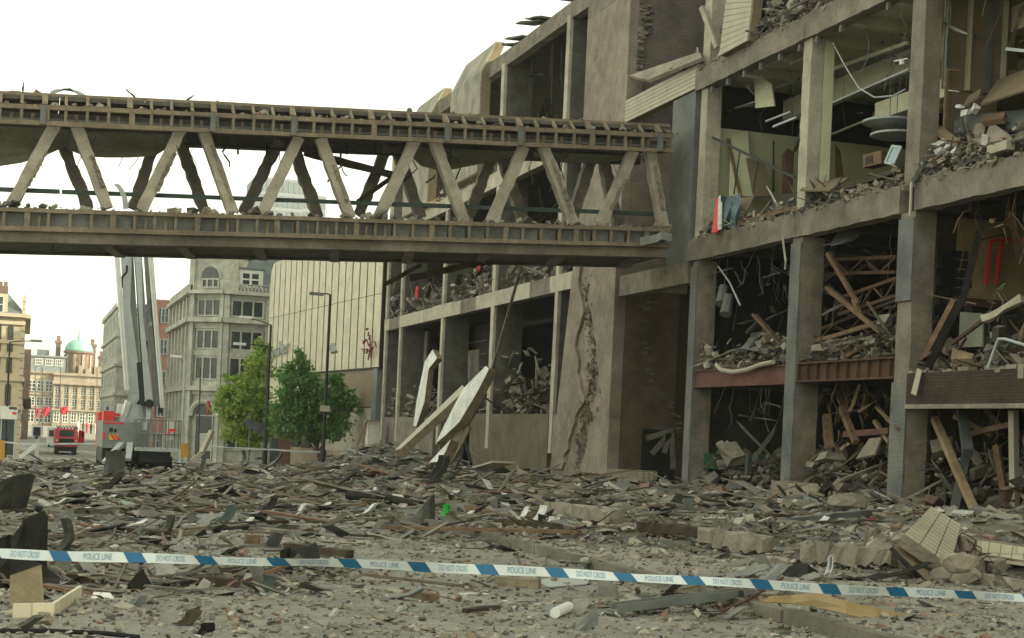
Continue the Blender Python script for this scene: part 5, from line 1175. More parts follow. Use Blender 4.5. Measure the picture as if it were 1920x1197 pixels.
# ------------------------------------------------------------------ rubble on the street
def vn(x, y, s=1.0):
    return .5 + .25 * (np.sin(x * 1.3 * s + 1.7 * np.sin(y * .7 * s)) + np.cos(y * 1.1 * s + 1.3 * np.sin(x * .9 * s + 2)))
def hh(x, y):
    """height of the loose heap above the ground"""
    x = np.asarray(x, float); y = np.asarray(y, float)
    r = np.clip((x - 9.5) / 11, 0, 1) ** 1.3 * np.clip((y - 17) / 12, 0, 1) * (.55 + .7 * vn(x, y, .9)) * .5
    far = np.clip((y - 26) / 14, 0, 1) * np.clip((100 - y) / 20, 0, 1) * (.03 + .22 * vn(x, y, .55) * vn(x + 3, y, 1.7)) * np.clip((x + 3) / 12, .15, 1) * np.clip((78 - y) / 20, .12, 1)
    near = .75 * np.exp(-((x - 12.6) / 1.5) ** 2 - ((y - 17.3) / 1.5) ** 2) + .35 * np.exp(-((x - 11) / 2.2) ** 2 - ((y - 22) / 2.5) ** 2)
    wing = 1.3 * np.exp(-((x - 19.5) / 2.6) ** 2 - ((y - 82) / 8) ** 2) + .6 * np.exp(-((x - 17) / 2.6) ** 2 - ((y - 68) / 7) ** 2)
    return r + far + near + wing
def gzv(x, y): return np.where(y < 22, 0, np.where(y < 150, -.0172 * (y - 22), -2.2)) + np.where(x > KX + .1, .12, 0)
def G(x, y, dz=0.0):
    """photograph pixel to the top of the rubble"""
    z = 0.0
    for _ in range(25):
        p = onZ(x, y, min(z, HC - .12)); z = .6 * z + .4 * float(gzv(p.x, p.y) + hh(p.x, p.y))
    return Vector((p.x, p.y, z + dz))
gx = np.arange(-9, 20.45, .3); gy = np.concatenate([np.arange(13, 45, .3), np.arange(45, 100, .6)])
XX, YY = np.meshgrid(gx, gy); r_ = np.random.default_rng(4)
H = hh(XX, YY); ZZ = gzv(XX, YY) + H + r_.normal(0, .035, XX.shape) * np.clip(H * 3, 0, 1) - .045
q = MB(); nx_ = len(gx); q.v = [tuple(p) for p in np.stack([XX, YY, ZZ], -1).reshape(-1, 3)]
q.f = [(j * nx_ + i, j * nx_ + i + 1, (j + 1) * nx_ + i + 1, (j + 1) * nx_ + i) for j in range(len(gy) - 1) for i in range(nx_ - 1)]
BED = mat("rubble_dust", (0.21, 0.195, 0.155), (0.10, 0.094, 0.078), scale=2.2, bump=1.0, bscale=9, blot=(0.27, 0.24, 0.185))
build(q, "rubble_bed", BED, kind='stuff', label="bed of crushed masonry and dust heaped along the store front", cat="rubble")
def near_small(P, S, full=42.0, lo=.2):
    d = np.hypot(P[:, 0], P[:, 1]); return S * np.clip(d / full, lo, 1.15)[:, None]
def scatter(n, seed, dlo, dhi, weight=None, pw=0.0):
    r = np.random.default_rng(seed); out = []
    while len(out) < n:
        k = n * 3; t = r.random(k); d = dlo * (dhi / dlo) ** t; u = r.uniform(-1060, 1060, k) / FPX
        x = d * sP + u * d * cP; y = d * cP - u * d * sP; ok = (x < 20.35) & (x > -9)
        if weight is not None: ok &= r.random(k) < weight(x, y)
        out += list(zip(x[ok], y[ok]))
    a = np.array(out[:n]); return np.stack([a[:, 0], a[:, 1], gzv(a[:, 0], a[:, 1]) + hh(a[:, 0], a[:, 1]) - .03], 1), r
wfar = lambda x, y: np.clip(.04 + np.clip((y - 17) / 26, 0, 1) ** 1.5, .04, 1) * (.35 + .65 * vn(x, y, .8))
wright = lambda x, y: np.clip(.05 + np.clip((x - 3) / 12, 0, 1) * .8 + np.clip((y - 26) / 30, 0, .6) ** 1.3, 0, 1)
P, r = scatter(60000, 61, 8.5, 42); P[:, 2] += .025; debris("gravel", P, sizes(len(P), .008, .07, r, (1, .8, .4), pw=3.4), CHUNKS, tilt=.4, seed=61, label="fine grit and chips strewn over the road", cat="rubble")
P, r = scatter(22000, 62, 12, 90, wright); debris("masonry_chunks", P, near_small(P, sizes(len(P), .04, .36, r, (1.2, .8, .34), pw=3.4)), CHUNKS, tilt=.24, seed=62, label="broken masonry chunks strewn over road and pavement", cat="rubble")
P, r = scatter(13000, 63, 9.5, 90, wfar); S = near_small(P, sizes(len(P), .1, 1.6, r, (1.7, .05, .03), 2.5)); debris("timber_splinters", P, S, SPLINT, tilt=.1, jit=.12, seed=63, label="splintered timber strewn over the road", cat="rubble")
P, r = scatter(15000, 64, 12, 95, wfar); S = near_small(P, sizes(len(P), .06, .6, r, (1.2, .7, .03), 3.0)); debris("sheet_scraps", P, S, SCRAP, tilt=.2, jit=.3, seed=64, label="torn dark sheet scraps strewn over the road", cat="rubble")
P, r = scatter(5200, 65, 11, 90, wfar); S = near_small(P, sizes(len(P), .06, .55, r, (1, .6, .03), 2.4)); debris("paper_scraps", P, S, BITS, tilt=.22, jit=.3, seed=65, label="white paper and plastic scraps strewn over the road", cat="litter")

def cluster(label, cx, cy, sx, sy, n, seed, m, lo, hi, shape, tilt, nm):
    r = np.random.default_rng(seed); x = r.normal(cx, sx, n); y = np.maximum(r.normal(cy, sy, n), 880); P = []
    for a, b in zip(x, y):
        t = (0.0 - HC) / ray(a, b)[2]; q_ = ray(a, b); X, Y = q_[0] * t, q_[1] * t; P.append((X, Y, float(gzv(np.array(X), np.array(Y)) + hh(X, Y)) - .01 + r.random() * .05))
    debris(nm, np.array(P), sizes(n, lo, hi, r, shape), m, tilt=tilt, seed=seed, jit=.2, label=label, cat="rubble")
for i, (cx, cy, sx, sy, n, what) in enumerate(((330, 1085, 150, 16, 260, "around the long dark beam"), (560, 1082, 50, 14, 120, "below the brown beam end"), (900, 1003, 150, 12, 220, "along the orange brown plank"), (70, 1050, 60, 40, 160, "around the black sheets at the left edge"), (1300, 1135, 110, 14, 160, "around the steel channel"), (1180, 990, 130, 16, 260, "along the kerb by the sandy beam"), (250, 1010, 160, 25, 220, "left of the brown beam end"))):
    cluster("splintered wood scattered " + what, cx, cy, sx, sy, n, 300 + i, SPLINT, .06, .7, (1.5, .07, .05), .15, "timber_splinters")
    cluster("torn dark scraps scattered " + what, cx, cy, sx, sy, n // 2, 320 + i, SCRAP, .05, .28, (1.3, .8, .05), .4, "sheet_scraps")
    cluster("broken lumps scattered " + what, cx, cy, sx, sy, n // 2, 340 + i, CHUNKS, .025, .1, (1.2, .9, .5), .4, "masonry_chunks")
# ------------------------------------------------------------------ single pieces one can pick out
def chunk(name, label, x, y, sz, m, cat="rubble", seed=0, group=None, flat=.7, sink=.25):
    import bmesh
    p = G(x, y)
    if sz[0] > 3: k_ = (p - Vector((0, 0, HC))).length / FPX; sz = tuple(a * k_ for a in sz)
    bm = bmesh.new(); bmesh.ops.create_icosphere(bm, subdivisions=2, radius=.5); rr = random.Random(seed * 31 + int(x))
    ax = [Vector((rr.gauss(0, 1), rr.gauss(0, 1), rr.gauss(0, 1))).normalized() for _ in range(9)]; cut = [rr.uniform(.26, .42) for _ in ax]
    for v in bm.verts:
        for a, c in zip(ax, cut):
            k = v.co.dot(a)
            if k > c: v.co -= a * (k - c)
        v.co += Vector((rr.gauss(0, .012), rr.gauss(0, .012), rr.gauss(0, .012)))
        v.co = Vector((v.co.x * sz[0] * 1.25, v.co.y * sz[1] * 1.25, v.co.z * sz[2] * 1.25))
    me = bpy.data.meshes.new(name); bm.to_mesh(me); bm.free(); me.materials.append(m)
    o = bpy.data.objects.new(name, me); COL.objects.link(o); o.location = p + Vector((0, 0, sz[2] * (.5 - sink))); o.rotation_euler = (rr.uniform(-.2, .2), rr.uniform(-.2, .2), rr.uniform(0, 6))
    WORLD[o.name] = o.location; return props(o, label, cat, group)
def gplank(name, label, a, b, w, h, m, cat="plank", dz=0.0, seg=4, jit=.008, group=None, dzb=None):
    p, q = G(*a, dz + h / 2), G(*b, (dz if dzb is None else dzb) + h / 2)
    return build(MB().rbeam(p, q, w, h, seg, jit), name, m, label=label, cat=cat, group=group)
def bent(name, label, x, y, W, L, m, yaw=0.0, curl=1.2, rise=.0, cat="sheet", group=None, seed=0, th=.012, dz=0.0, taper=1.0):
    """a sheet of metal bent along its length, lying or rearing up"""
    rr = random.Random(seed); p = G(x, y, dz); k_ = (p - Vector((0, 0, HC))).length / FPX
    if L > 3: W, L = W * k_, L * k_
    c, s = math.cos(yaw), math.sin(yaw); rows = []; n, k = 9, 5; a = rise; X = Z = 0.0; pts = []
    for i in range(n):
        pts.append((X, Z)); X += L / (n - 1) * math.cos(a); Z += L / (n - 1) * math.sin(a); a += curl / (n - 1) * (1 + .6 * math.sin(i * 1.1 + seed))
    mx = sum(q[0] for q in pts) / n; mz = min(q[1] for q in pts)
    for i, (u, z) in enumerate(pts):
        w_ = W * (1 + (taper - 1) * i / (n - 1)); r_ = []
        for j in range(k):
            v = (j / (k - 1) - .5) * w_ * rr.uniform(.94, 1.06); lx = u - mx + .05 * math.sin(j * 2 + seed); ly = v
            zz = z - mz + .06 * W * math.sin(j * 1.9 + i * .7 + seed) + rr.uniform(-.012, .012) + .05 * W
            r_.append((p.x + lx * c - ly * s, p.y + lx * s + ly * c, p.z + zz))
        rows.append(r_)
    return build(MB().sheet(rows, th), name, m, label=label, cat=cat, group=group, smooth=False)
def vsheet(name, label, cols, m, cat="sheet", lean=.0, th=.012):
    """a sheet standing on the rubble: columns of (foot x, y, head x, y)"""
    b = [G(c[0], c[1], -.02) for c in cols]; y0 = sum(p.y for p in b) / len(b); rows = [[], [], []]
    for i, (c, p) in enumerate(zip(cols, b)):
        p = onY(c[0], c[1], y0 + .12 * math.sin(i * 1.3)); q_ = onY(c[2], c[3], y0 + lean + .12 * math.sin(i * 1.3 + .5)); rows[0].append(p); rows[1].append(p.lerp(q_, .5) + Vector((0, .02 * math.sin(i * 2.1), 0))); rows[2].append(q_)
    return build(MB().sheet(rows, th), name, m, label=label, cat=cat)
def poly(name, label, pts, vec, m, cat, parent=None):
    return build(MB().prism([G(x, y, dz) if not isinstance(dz, tuple) else P3((x, y) + dz) for x, y, dz in pts], vec), name, m, parent, label=label, cat=cat)

# left side
vsheet("charred_sheet", "tall black twisted sheet standing at the left behind the tape", [(18, 1100, 22, 1010), (40, 1106, 48, 975), (62, 1106, 84, 958), (88, 1090, 90, 968)], SHEET_D, lean=.25)
vsheet("charred_sheet", "black crumpled sheet lump low at the left edge", [(-10, 1100, -5, 1052), (15, 1112, 20, 1045), (50, 1115, 55, 1050), (80, 1112, 78, 1060), (110, 1104, 112, 1086)], SHEET_D, lean=.3)
vsheet("steel_duct", "open dark steel duct section tipped over at the left edge", [(-5, 955, -5, 905), (20, 962, 26, 893), (38, 964, 58, 889), (48, 960, 66, 892)], SHEET_D, "duct", .3)
vsheet("pointed_sheet", "dark pointed sheet standing upright on the road, centre", [(708, 985, 710, 979), (735, 988, 742, 981), (765, 989, 772, 972), (787, 989, 794, 948), (803, 988, 808, 931), (815, 986, 814, 927)], SHEET, lean=.15)
vsheet("metal_plate", "curved grey metal plate standing on the road, bottom centre", [(1048, 1198, 1058, 1187), (1075, 1191, 1080, 1168), (1100, 1183, 1102, 1154), (1122, 1172, 1120, 1137)], STEEL_G, "plate", .05)
TAN = mat("tan_trim", (0.40, 0.29, 0.14), (0.28, 0.205, 0.10), rough=.6, bump=.2)
vsheet("tan_trim", "long bent tan metal trim lying across the kerb, right front", [(1428, 1130, 1442, 1121), (1480, 1133, 1485, 1118), (1525, 1137, 1528, 1112), (1585, 1152, 1585, 1128), (1640, 1166, 1642, 1141), (1695, 1182, 1700, 1153), (1745, 1188, 1752, 1156), (1788, 1168, 1790, 1151)], TAN, "trim", .08)
vsheet("curled_felt", "curled sheet showing its black underside, right behind the tape", [(1453, 1086, 1456, 1081), (1470, 1086, 1474, 1066), (1492, 1085, 1498, 1057), (1512, 1083, 1514, 1060), (1533, 1080, 1533, 1073)], SHEET_D, lean=.25)
bent("charred_sheet", "grey black crumpled sheet beside the tall twisted one", 120, 1040, 45, 75, SHEET, .2, 1.9, .5, seed=5)
bent("charred_sheet", "dark bent plate lying under the tape at the left", 12, 1065, 60, 70, SHEET_D, 2.0, 1.2, .3, seed=6)
tr = thing("cream_tray", "cream folded panel tray lying open on the road, front left", "panel", G(80, 1150)); a = G(85, 1150)
build(MB().rbeam(G(22, 1150, .02), G(75, 1152, .02), .42, .025), "tray_base", CREAMP, tr)
build(MB().rbeam(G(24, 1160, .06), G(98, 1158, .06), .03, .12), "tray_lip", CREAMT, tr); build(MB().rbeam(G(98, 1158, .06), G(150, 1122, .06), .03, .11), "tray_lip", CREAMT, tr)
build(MB().prism([G(18, 1142, .02), G(16, 1135, .25), G(70, 1125, .3), G(78, 1140, .02)], (.02, .03, .01)), "tray_flap", CREAME, tr)
gplank("dark_beam", "long dark broken beam lying behind the tape at the left", (125, 1092), (450, 1102), .12, .09, WOOD_D, "beam", 0, 16, .014)
gplank("brown_beam", "brown squared beam end lying under the tape, centre left", (540, 1036), (655, 1050), .16, .12, WOOD_D, "beam", 0, 10, .01)
gplank("thin_lath", "thin weathered lath lying before the brown beam", (365, 1027), (545, 1026), .05, .04, GREYW)
gplank("dark_beam", "second dark beam crossing low behind the tape", (395, 1082), (560, 1076), .1, .07, WOOD_D, "beam", 0, 10, .012)
bx("wood_block", WOOD, None, G(462, 1020).x, G(462, 1020).x + .19, G(462, 1020).y, G(462, 1020).y + .15, G(462, 1020).z, G(462, 1020).z + .12, label="small orange brown block of wood on the road", cat="block")
poly("white_shard", "flat white shard lying on the road, front left", [(170, 1124, .01), (176, 1113, .02), (205, 1114, .02), (214, 1124, .01)], (0, 0, -.012), WHITEP, "shard")
bent("torn_felt", "brown torn scrap lying alone on the road, lower left", 355, 1172, 28, 45, WOOD_D, .3, 1.2, .2, "scrap", seed=9)
bent("torn_felt", "small dark cup shaped scrap at the bottom edge", 385, 1190, 22, 26, SHEET_D, .3, 2.0, .3, "scrap", seed=10)
bent("dark_scrap", "low dark scrap at the bottom left corner", 45, 1180, 30, 60, SHEET, .1, .7, .1, "scrap", seed=11)
chunk("stone_lump", "single grey lump lying on the open road, left", 206, 1163, (22, 18, 18), CONC_D)
chunk("stone_lump", "dark round lump behind the tape near the brown beam", 190, 1065, (34, 26, 24), CONC_D)
build(MB().tube([G(-20, 1188, .015), G(90, 1187, .015), G(200, 1192, .015), G(260, 1199, .015)], .02, 6), "black_hose", RUBBER, label="black hose lying along the bottom left edge", cat="hose")
bent("curled_strip", "curled grey ribbed strip lying on the road below the tape", 252, 1137, 16, 30, STEEL_G, .2, 1.0, .2, "scrap", seed=12)
bent("curled_strip", "long grey corrugated strip curling on the road, lower centre", 755, 1125, 22, 85, STEEL_G, -.75, .5, .05, "scrap", seed=13)
bent("blue_grey_cup", "bent grey green cup shape lying below the tape", 495, 1110, 25, 38, BLUEG, .4, 2.0, .1, "scrap", seed=14)
bent("dark_sheet", "torn dark sheet with raised corners under the tape, centre left", 430, 1075, 40, 85, SHEET, .2, .8, .0, seed=15)
bent("dark_sheet", "dark torn flap standing beside the brown beam", 535, 1075, 26, 55, SHEET_D, 1.0, .9, .6, seed=16)
# centre
pa, pb = G(655, 938, .1), G(790, 953, .1); build(MB().tube([pa + (pb - pa) * t + Vector((0, 0, .03 * math.sin(t * 5))) for t in (0, .15, .3, .5, .7, .85, 1)], [.13, .12, .125, .11, .115, .1, .09], 10), "black_pipe", SHEET_D, label="long black pipe lying on the road, centre", cat="pipe")
bg = bent("green_bag", "bright green plastic bag lying in the road", 833, 970, 20, 32, GREENP, .3, 2.2, .1, "bag", seed=18)
gplank("orange_plank", "long orange brown plank lying on the road, centre", (710, 998), (1085, 1008), .14, .06, WOOD, "plank", .05, 10)
gplank("grey_lath", "long grey lath slanting across the road in front of the pointed sheet", (715, 1002), (870, 1026), .08, .05, GREYW)
for i, (x, y, L) in enumerate(((978, 975, .5), (1005, 982, .7), (1035, 985, .3))): bent("white_paper", "crumpled white paper lying by the kerb, %s" % ("left scrap", "large scrap", "right scrap")[i], x, y, 22, L * 70, PAPER, .2 * i, 1.5, .1, "paper", seed=19 + i, th=.004)
bent("white_paper", "white crumpled cloth lying left of the pointed sheet", 685, 967, 18, 48, PAPER, .1, 1.2, .0, "paper", seed=24, th=.004)
bent("white_paper", "scrap of white plastic among the slabs at the right", 1555, 1075, 10, 42, PAPER, .8, 1.8, .3, "paper", seed=23, th=.01)
gplank("box_beam", "short boxed beam lying on the road just below the tape", (930, 1098), (1012, 1104), .12, .1, FRAME, "beam")
poly("white_sheet", "pale flat sheet lying just below the tape", [(1000, 1090, .02), (1110, 1085, .03), (1100, 1098, .02), (1030, 1104, .02)], (0, 0, -.012), PAINT_G, "sheet")
bent("grey_batten", "bent grey slat curving over the kerb, centre", 1105, 1058, 20, 105, GREYW, .35, .35, -.1, "slat", seed=25, dz=.05)
bent("pale_fin", "pale green fin shaped scrap standing by the kerb", 1090, 1068, 14, 24, PAINT_G, .2, .6, .8, "scrap", seed=26)
cn = MB().tube([G(1040, 1160, .05), G(1066, 1150, .06)], .05, 10); build(cn, "white_can", PAINT_W, label="crushed white can lying on the road, bottom centre", cat="can")
gplank("stick", "short dark stick lying on the road, lower centre", (870, 1150), (935, 1143), .05, .04, WOOD_D, "stick")
gplank("block_wood", "tan offcut lying on the road, lower centre left", (765, 1117), (815, 1128), .12, .07, WOOD, "offcut")
gplank("white_lath", "pale thin lath lying on the road, lower centre", (860, 1115), (925, 1117), .03, .02, WHITEP, "lath")
ch_ = thing("metal_channel", "long grey steel channel lying across the road, lower right", "channel", G(1260, 1148))
p, q_ = G(1150, 1156, .05), G(1395, 1130, .05)
build(MB().rbeam(p, q_, .16, .015), "web", STEEL_G, ch_); build(MB().rbeam(p + Vector((0, -.08, .03)), q_ + Vector((0, -.08, .03)), .012, .08), "flange", STEEL_G, ch_); build(MB().rbeam(p + Vector((0, .08, .03)), q_ + Vector((0, .08, .03)), .012, .08), "flange", STEEL_G, ch_)
build(MB().tube([G(1330, 1163, .03), G(1400, 1140, .1), G(1466, 1112, .16)], .016, 6), "thin_rod", RUST, label="thin rusty rod resting on the steel channel", cat="rod")
bent("folded_sheet", "pale folded sheet lying before the steel channel", 1265, 1120, 30, 130, STEEL_G, -.3, .5, -.1, seed=28)
bent("folded_sheet", "grey ridged sheet lying behind the steel channel", 1430, 1110, 34, 120, STEEL_G, .2, .9, .1, seed=29)
bent("curled_felt", "pale grey end of the curled sheet behind the tape", 1385, 1082, 45, 100, STEEL_G, .1, .4, .0, seed=32)
bent("black_strip", "long black curved strip lying behind the tape at the right", 1650, 1090, 30, 170, SHEET_D, -.35, .45, .0, "strip", seed=33)
dp = thing("leaning_door_slab", "dark brown door like panel leaning on the rubble at the right", "door", G(1720, 1085))
build(MB().prism([G(1742, 1092, .0), P3((1755, 1078, 'Y', G(1720, 1085).y + .2)), P3((1690, 1022, 'Y', G(1720, 1085).y + .5)), P3((1668, 1028, 'Y', G(1720, 1085).y + .3))], (.04, .05, -.03)), "panel", BOARD, dp)
build(MB().prism([P3((1668, 1030, 'Y', G(1720, 1085).y + .28)), P3((1674, 1026, 'Y', G(1720, 1085).y + .26)), G(1734, 1094, .05), G(1722, 1092, .03)], (-.03, -.02, .0)), "edge", SHEET_D, dp)
# the big heap of slabs at the right
ts = thing("ribbed_slab", "white ribbed tile faced slab tipped up on the right hand heap", "slab", G(1760, 1050)); y0_ = G(1780, 1075).y
cn4 = [P3((1694, 1003, 'Y', y0_)), P3((1745, 951, 'Y', y0_ + .75)), P3((1800, 985, 'Y', y0_ + .55)), P3((1782, 1062, 'Y', y0_ - .15))]
nrm = (cn4[1] - cn4[0]).cross(cn4[2] - cn4[0]).normalized(); nrm = nrm if nrm.y < 0 else -nrm
build(MB().prism(cn4, -nrm * .16), "slab_body", CONC_B, ts)
for i in range(3):
    for k in range(12):
        f0, f1 = i / 3 + .012, (i + 1) / 3 - .012; g0, g1 = k / 12, (k + 1) / 12 - .018
        B = lambda f, g_: cn4[0].lerp(cn4[3], f).lerp(cn4[1].lerp(cn4[2], f), g_) + nrm * .004
        build(MB().prism([B(f0, g0), B(f1, g0), B(f1, g1), B(f0, g1)], nrm * .018), "tile", CREAMP, ts)
tp = thing("cream_tiled_panel", "cream tiled panel edge lying flat on the right hand heap", "panel", G(1860, 1040)); y1_ = y0_ + .2
p, q_ = P3((1808, 1022, 'Y', y1_)), P3((1960, 1045, 'Y', y1_ - .3))
build(MB().rbeam(p, q_, .5, .2, 6, .012), "panel_body", CONC_B, tp)
for i in range(7):
    a, b = p.lerp(q_, i / 7), p.lerp(q_, (i + .94) / 7); off = Vector((0, -.26, .0)); build(MB().rbeam(a + off, b + off, .03, .16), "tile", CREAMT, tp)
build(MB().rbeam(p + Vector((0, -.27, -.13)), q_ + Vector((0, -.27, -.13)), .05, .04), "lip", CREAMP, tp)
for i, (x, y, s) in enumerate(((1800, 1035, 60), (1822, 1068, 75), (1845, 1005, 70), (1880, 1000, 65), (1790, 1062, 45), (1810, 1090, 55), (1905, 1015, 45), (1850, 1092, 40), (1765, 1085, 45), (1900, 1100, 45), (1740, 1105, 30), (1835, 1030, 55), (1870, 1065, 45))):
    chunk("concrete_lump", "lump of broken tan concrete in the right hand heap", x, y, (s, s * .8, s * .65), CONC_B, "rubble", i, "broken concrete in the right hand heap", sink=.35)
rbr = MB()
for i in range(9):
    p = P3((random.uniform(1790, 1830), random.uniform(1010, 1060), 'Y', y0_ - .1)); pts = [p]
    for k in range(4): pts.append(pts[-1] + Vector((random.uniform(-.12, .12), random.uniform(-.12, .05), random.uniform(-.1, .1))))
    build(MB().tube(pts, .008, 4), "bent_rebar", RUST, label="bent reinforcing bar sticking out of the right hand heap", cat="rebar", group="bent bars in the right hand heap")
# middle right
def tiled_slab(label, A, B, w, h, m, n, dz, seed):
    o = thing("tiled_slab", label, "slab", G(*A)); p, q_ = G(*A, dz), G(*B, dz); build(MB().rbeam(p, q_, w, h, 8, .015), "slab_body", CONC_B, o); a = (q_ - p); L = a.length
    side = a.normalized().cross(Vector((0, 0, 1))); side = side if side.y < 0 else -side
    for i in range(n):
        u, v = p + a * (i / n + .004), p + a * ((i + 1) / n - .006); build(MB().rbeam(u + side * (w / 2 + .012), v + side * (w / 2 + .012), .022, h * .86), "tile", m, o)
tiled_slab("long slab edged with cream tiles lying before the second column", (1165, 905), (1370, 903), 1.2, .42, CREAMT, 24, .25, 1)
tiled_slab("big slab edged with yellow tiles lying tilted at the foot of the second column", (1445, 895), (1585, 895), 1.6, .5, CREAMT, 22, .45, 2)
tiled_slab("broken slab edged with tiles half buried before the yellow one", (1460, 930), (1530, 932), .9, .4, CREAMT, 9, .2, 3)
poly("orange_board", "torn orange brown board lying on the slabs at the right", [(1530, 903, .3), (1630, 906, .35), (1600, 925, .25), (1545, 920, .2)], (0, 0, -.06), WOOD, "board")
chunk("concrete_block", "pale rough concrete block by the third column", 1585, 958, (80, 50, 42), CONC_B, seed=3)
chunk("concrete_block", "grey squared concrete block lying before the pink tower", 1072, 930, (60, 40, 30), CONC, seed=4)
for i, (a, b, w_, h_, m_, lab) in enumerate((((1045, 905), (1190, 888), .3, .2, CREAME, "long tan plank lying before the tower door"), ((880, 938), (1040, 935), .25, .16, GREYW, "grey broken timber lying left of the squared block"), ((1050, 952), (1190, 945), .25, .2, GREYW, "bowed grey beam lying behind the broken concrete"),
    ((1460, 985), (1640, 966), .22, .14, STEEL_G, "long steel joist lying across the pavement at the right"), ((1320, 975), (1500, 978), .2, .16, WOOD_D, "dark joist lying across the pavement"), ((1320, 1022), (1440, 1042), .3, .3, CONC_B, "broken tan concrete beam lying on the pavement, left end"), ((1510, 1055), (1680, 1062), .35, .3, CONC_B, "broken tan concrete beam lying on the pavement, right end"),
    ((1030, 965), (1150, 985), .4, .3, CONC_B, "broken sandy concrete beam by the kerb"), ((1200, 1000), (1320, 1010), .25, .2, WOOD_D, "dark rotten timber beside the broken beam"), ((835, 948), (940, 975), .16, .14, WOOD, "slanting red brown timber in the road"), ((1090, 985), (1210, 995), .07, .05, CREAMP, "pale lath lying by the kerb"), ((930, 985), (1050, 995), .16, .12, WOOD_D, "dark timber lying along the kerb"),
    ((1640, 990), (1760, 1000), .06, .05, WOOD, "thin lath lying on the heap at the right"), ((300, 905), (470, 912), .2, .12, WOOD_D, "dark plank lying across the far left rubble"), ((560, 915), (700, 905), .3, .08, GREYW, "pale weathered board lying across the far rubble"), ((480, 862), (600, 858), .25, .2, GREYW, "long grey beam lying in the farthest rubble"))):
    gplank("fallen_timber" if "concrete" not in lab else "concrete_beam", lab, a, b, w_ * .8, h_ * .75, m_, "beam", .02, 14, .045 if "concrete" in lab else .02)
for i, (x, y, W, L, yaw, cu, ri, m_, lab) in enumerate(((815, 910, 40, 75, .2, 1.3, .3, SHEET_D, "dark pointed sheet rearing before the white panels"), (1240, 958, 34, 100, .1, 1.4, -.3, SHEET_D, "curled black sheet lying before the slabs"), (195, 932, 45, 85, .3, .9, .2, SHEET_D, "black bent sheet on the left rubble"), (212, 905, 40, 60, 1.1, .8, .9, SHEET, "upright dark sheet behind the black bent one"),
    (370, 898, 30, 55, .2, 1.6, .2, SHEET, "arched grey sheet in the far rubble"), (500, 890, 34, 75, -.3, 1.0, .1, SHEET, "long twisted grey sheet in the far rubble"), (490, 974, 24, 70, .1, 1.2, .1, SHEET_D, "low dark folded sheet in the road"), (425, 980, 24, 45, .5, 1.4, .2, BLUEG, "dull brown and grey torn scrap in the road"), (310, 1004, 30, 50, .3, 1.6, .3, SHEET, "grey crumpled sheet at the left of the road"),
    (600, 870, 25, 38, .1, 1.9, .4, SHEET_D, "dark curled drum in the farthest rubble"), (455, 872, 24, 28, .2, 1.5, .7, PAINT_K, "black upright scrap in the farthest rubble"), (700, 850, 35, 80, -.4, .8, .3, STEEL_G, "grey sheet draped on the rubble by the wing"), (735, 902, 40, 100, .1, .6, .05, SHEET, "broad grey sheet lying flat before the white panels"), (650, 890, 34, 75, .3, .8, .1, SHEET, "bent grey sheet on the far rubble, centre"),
    (300, 905, .4, .5, .1, 1.0, .2, YELLOW, "yellow scrap"), (560, 968, 22, 36, .2, 1.3, .2, PAPER, "pale rounded scrap in the middle of the road"))):
    if i == 14: continue
    bent("twisted_sheet", lab, x, y, W, L, m_, yaw, cu, ri, seed=40 + i)
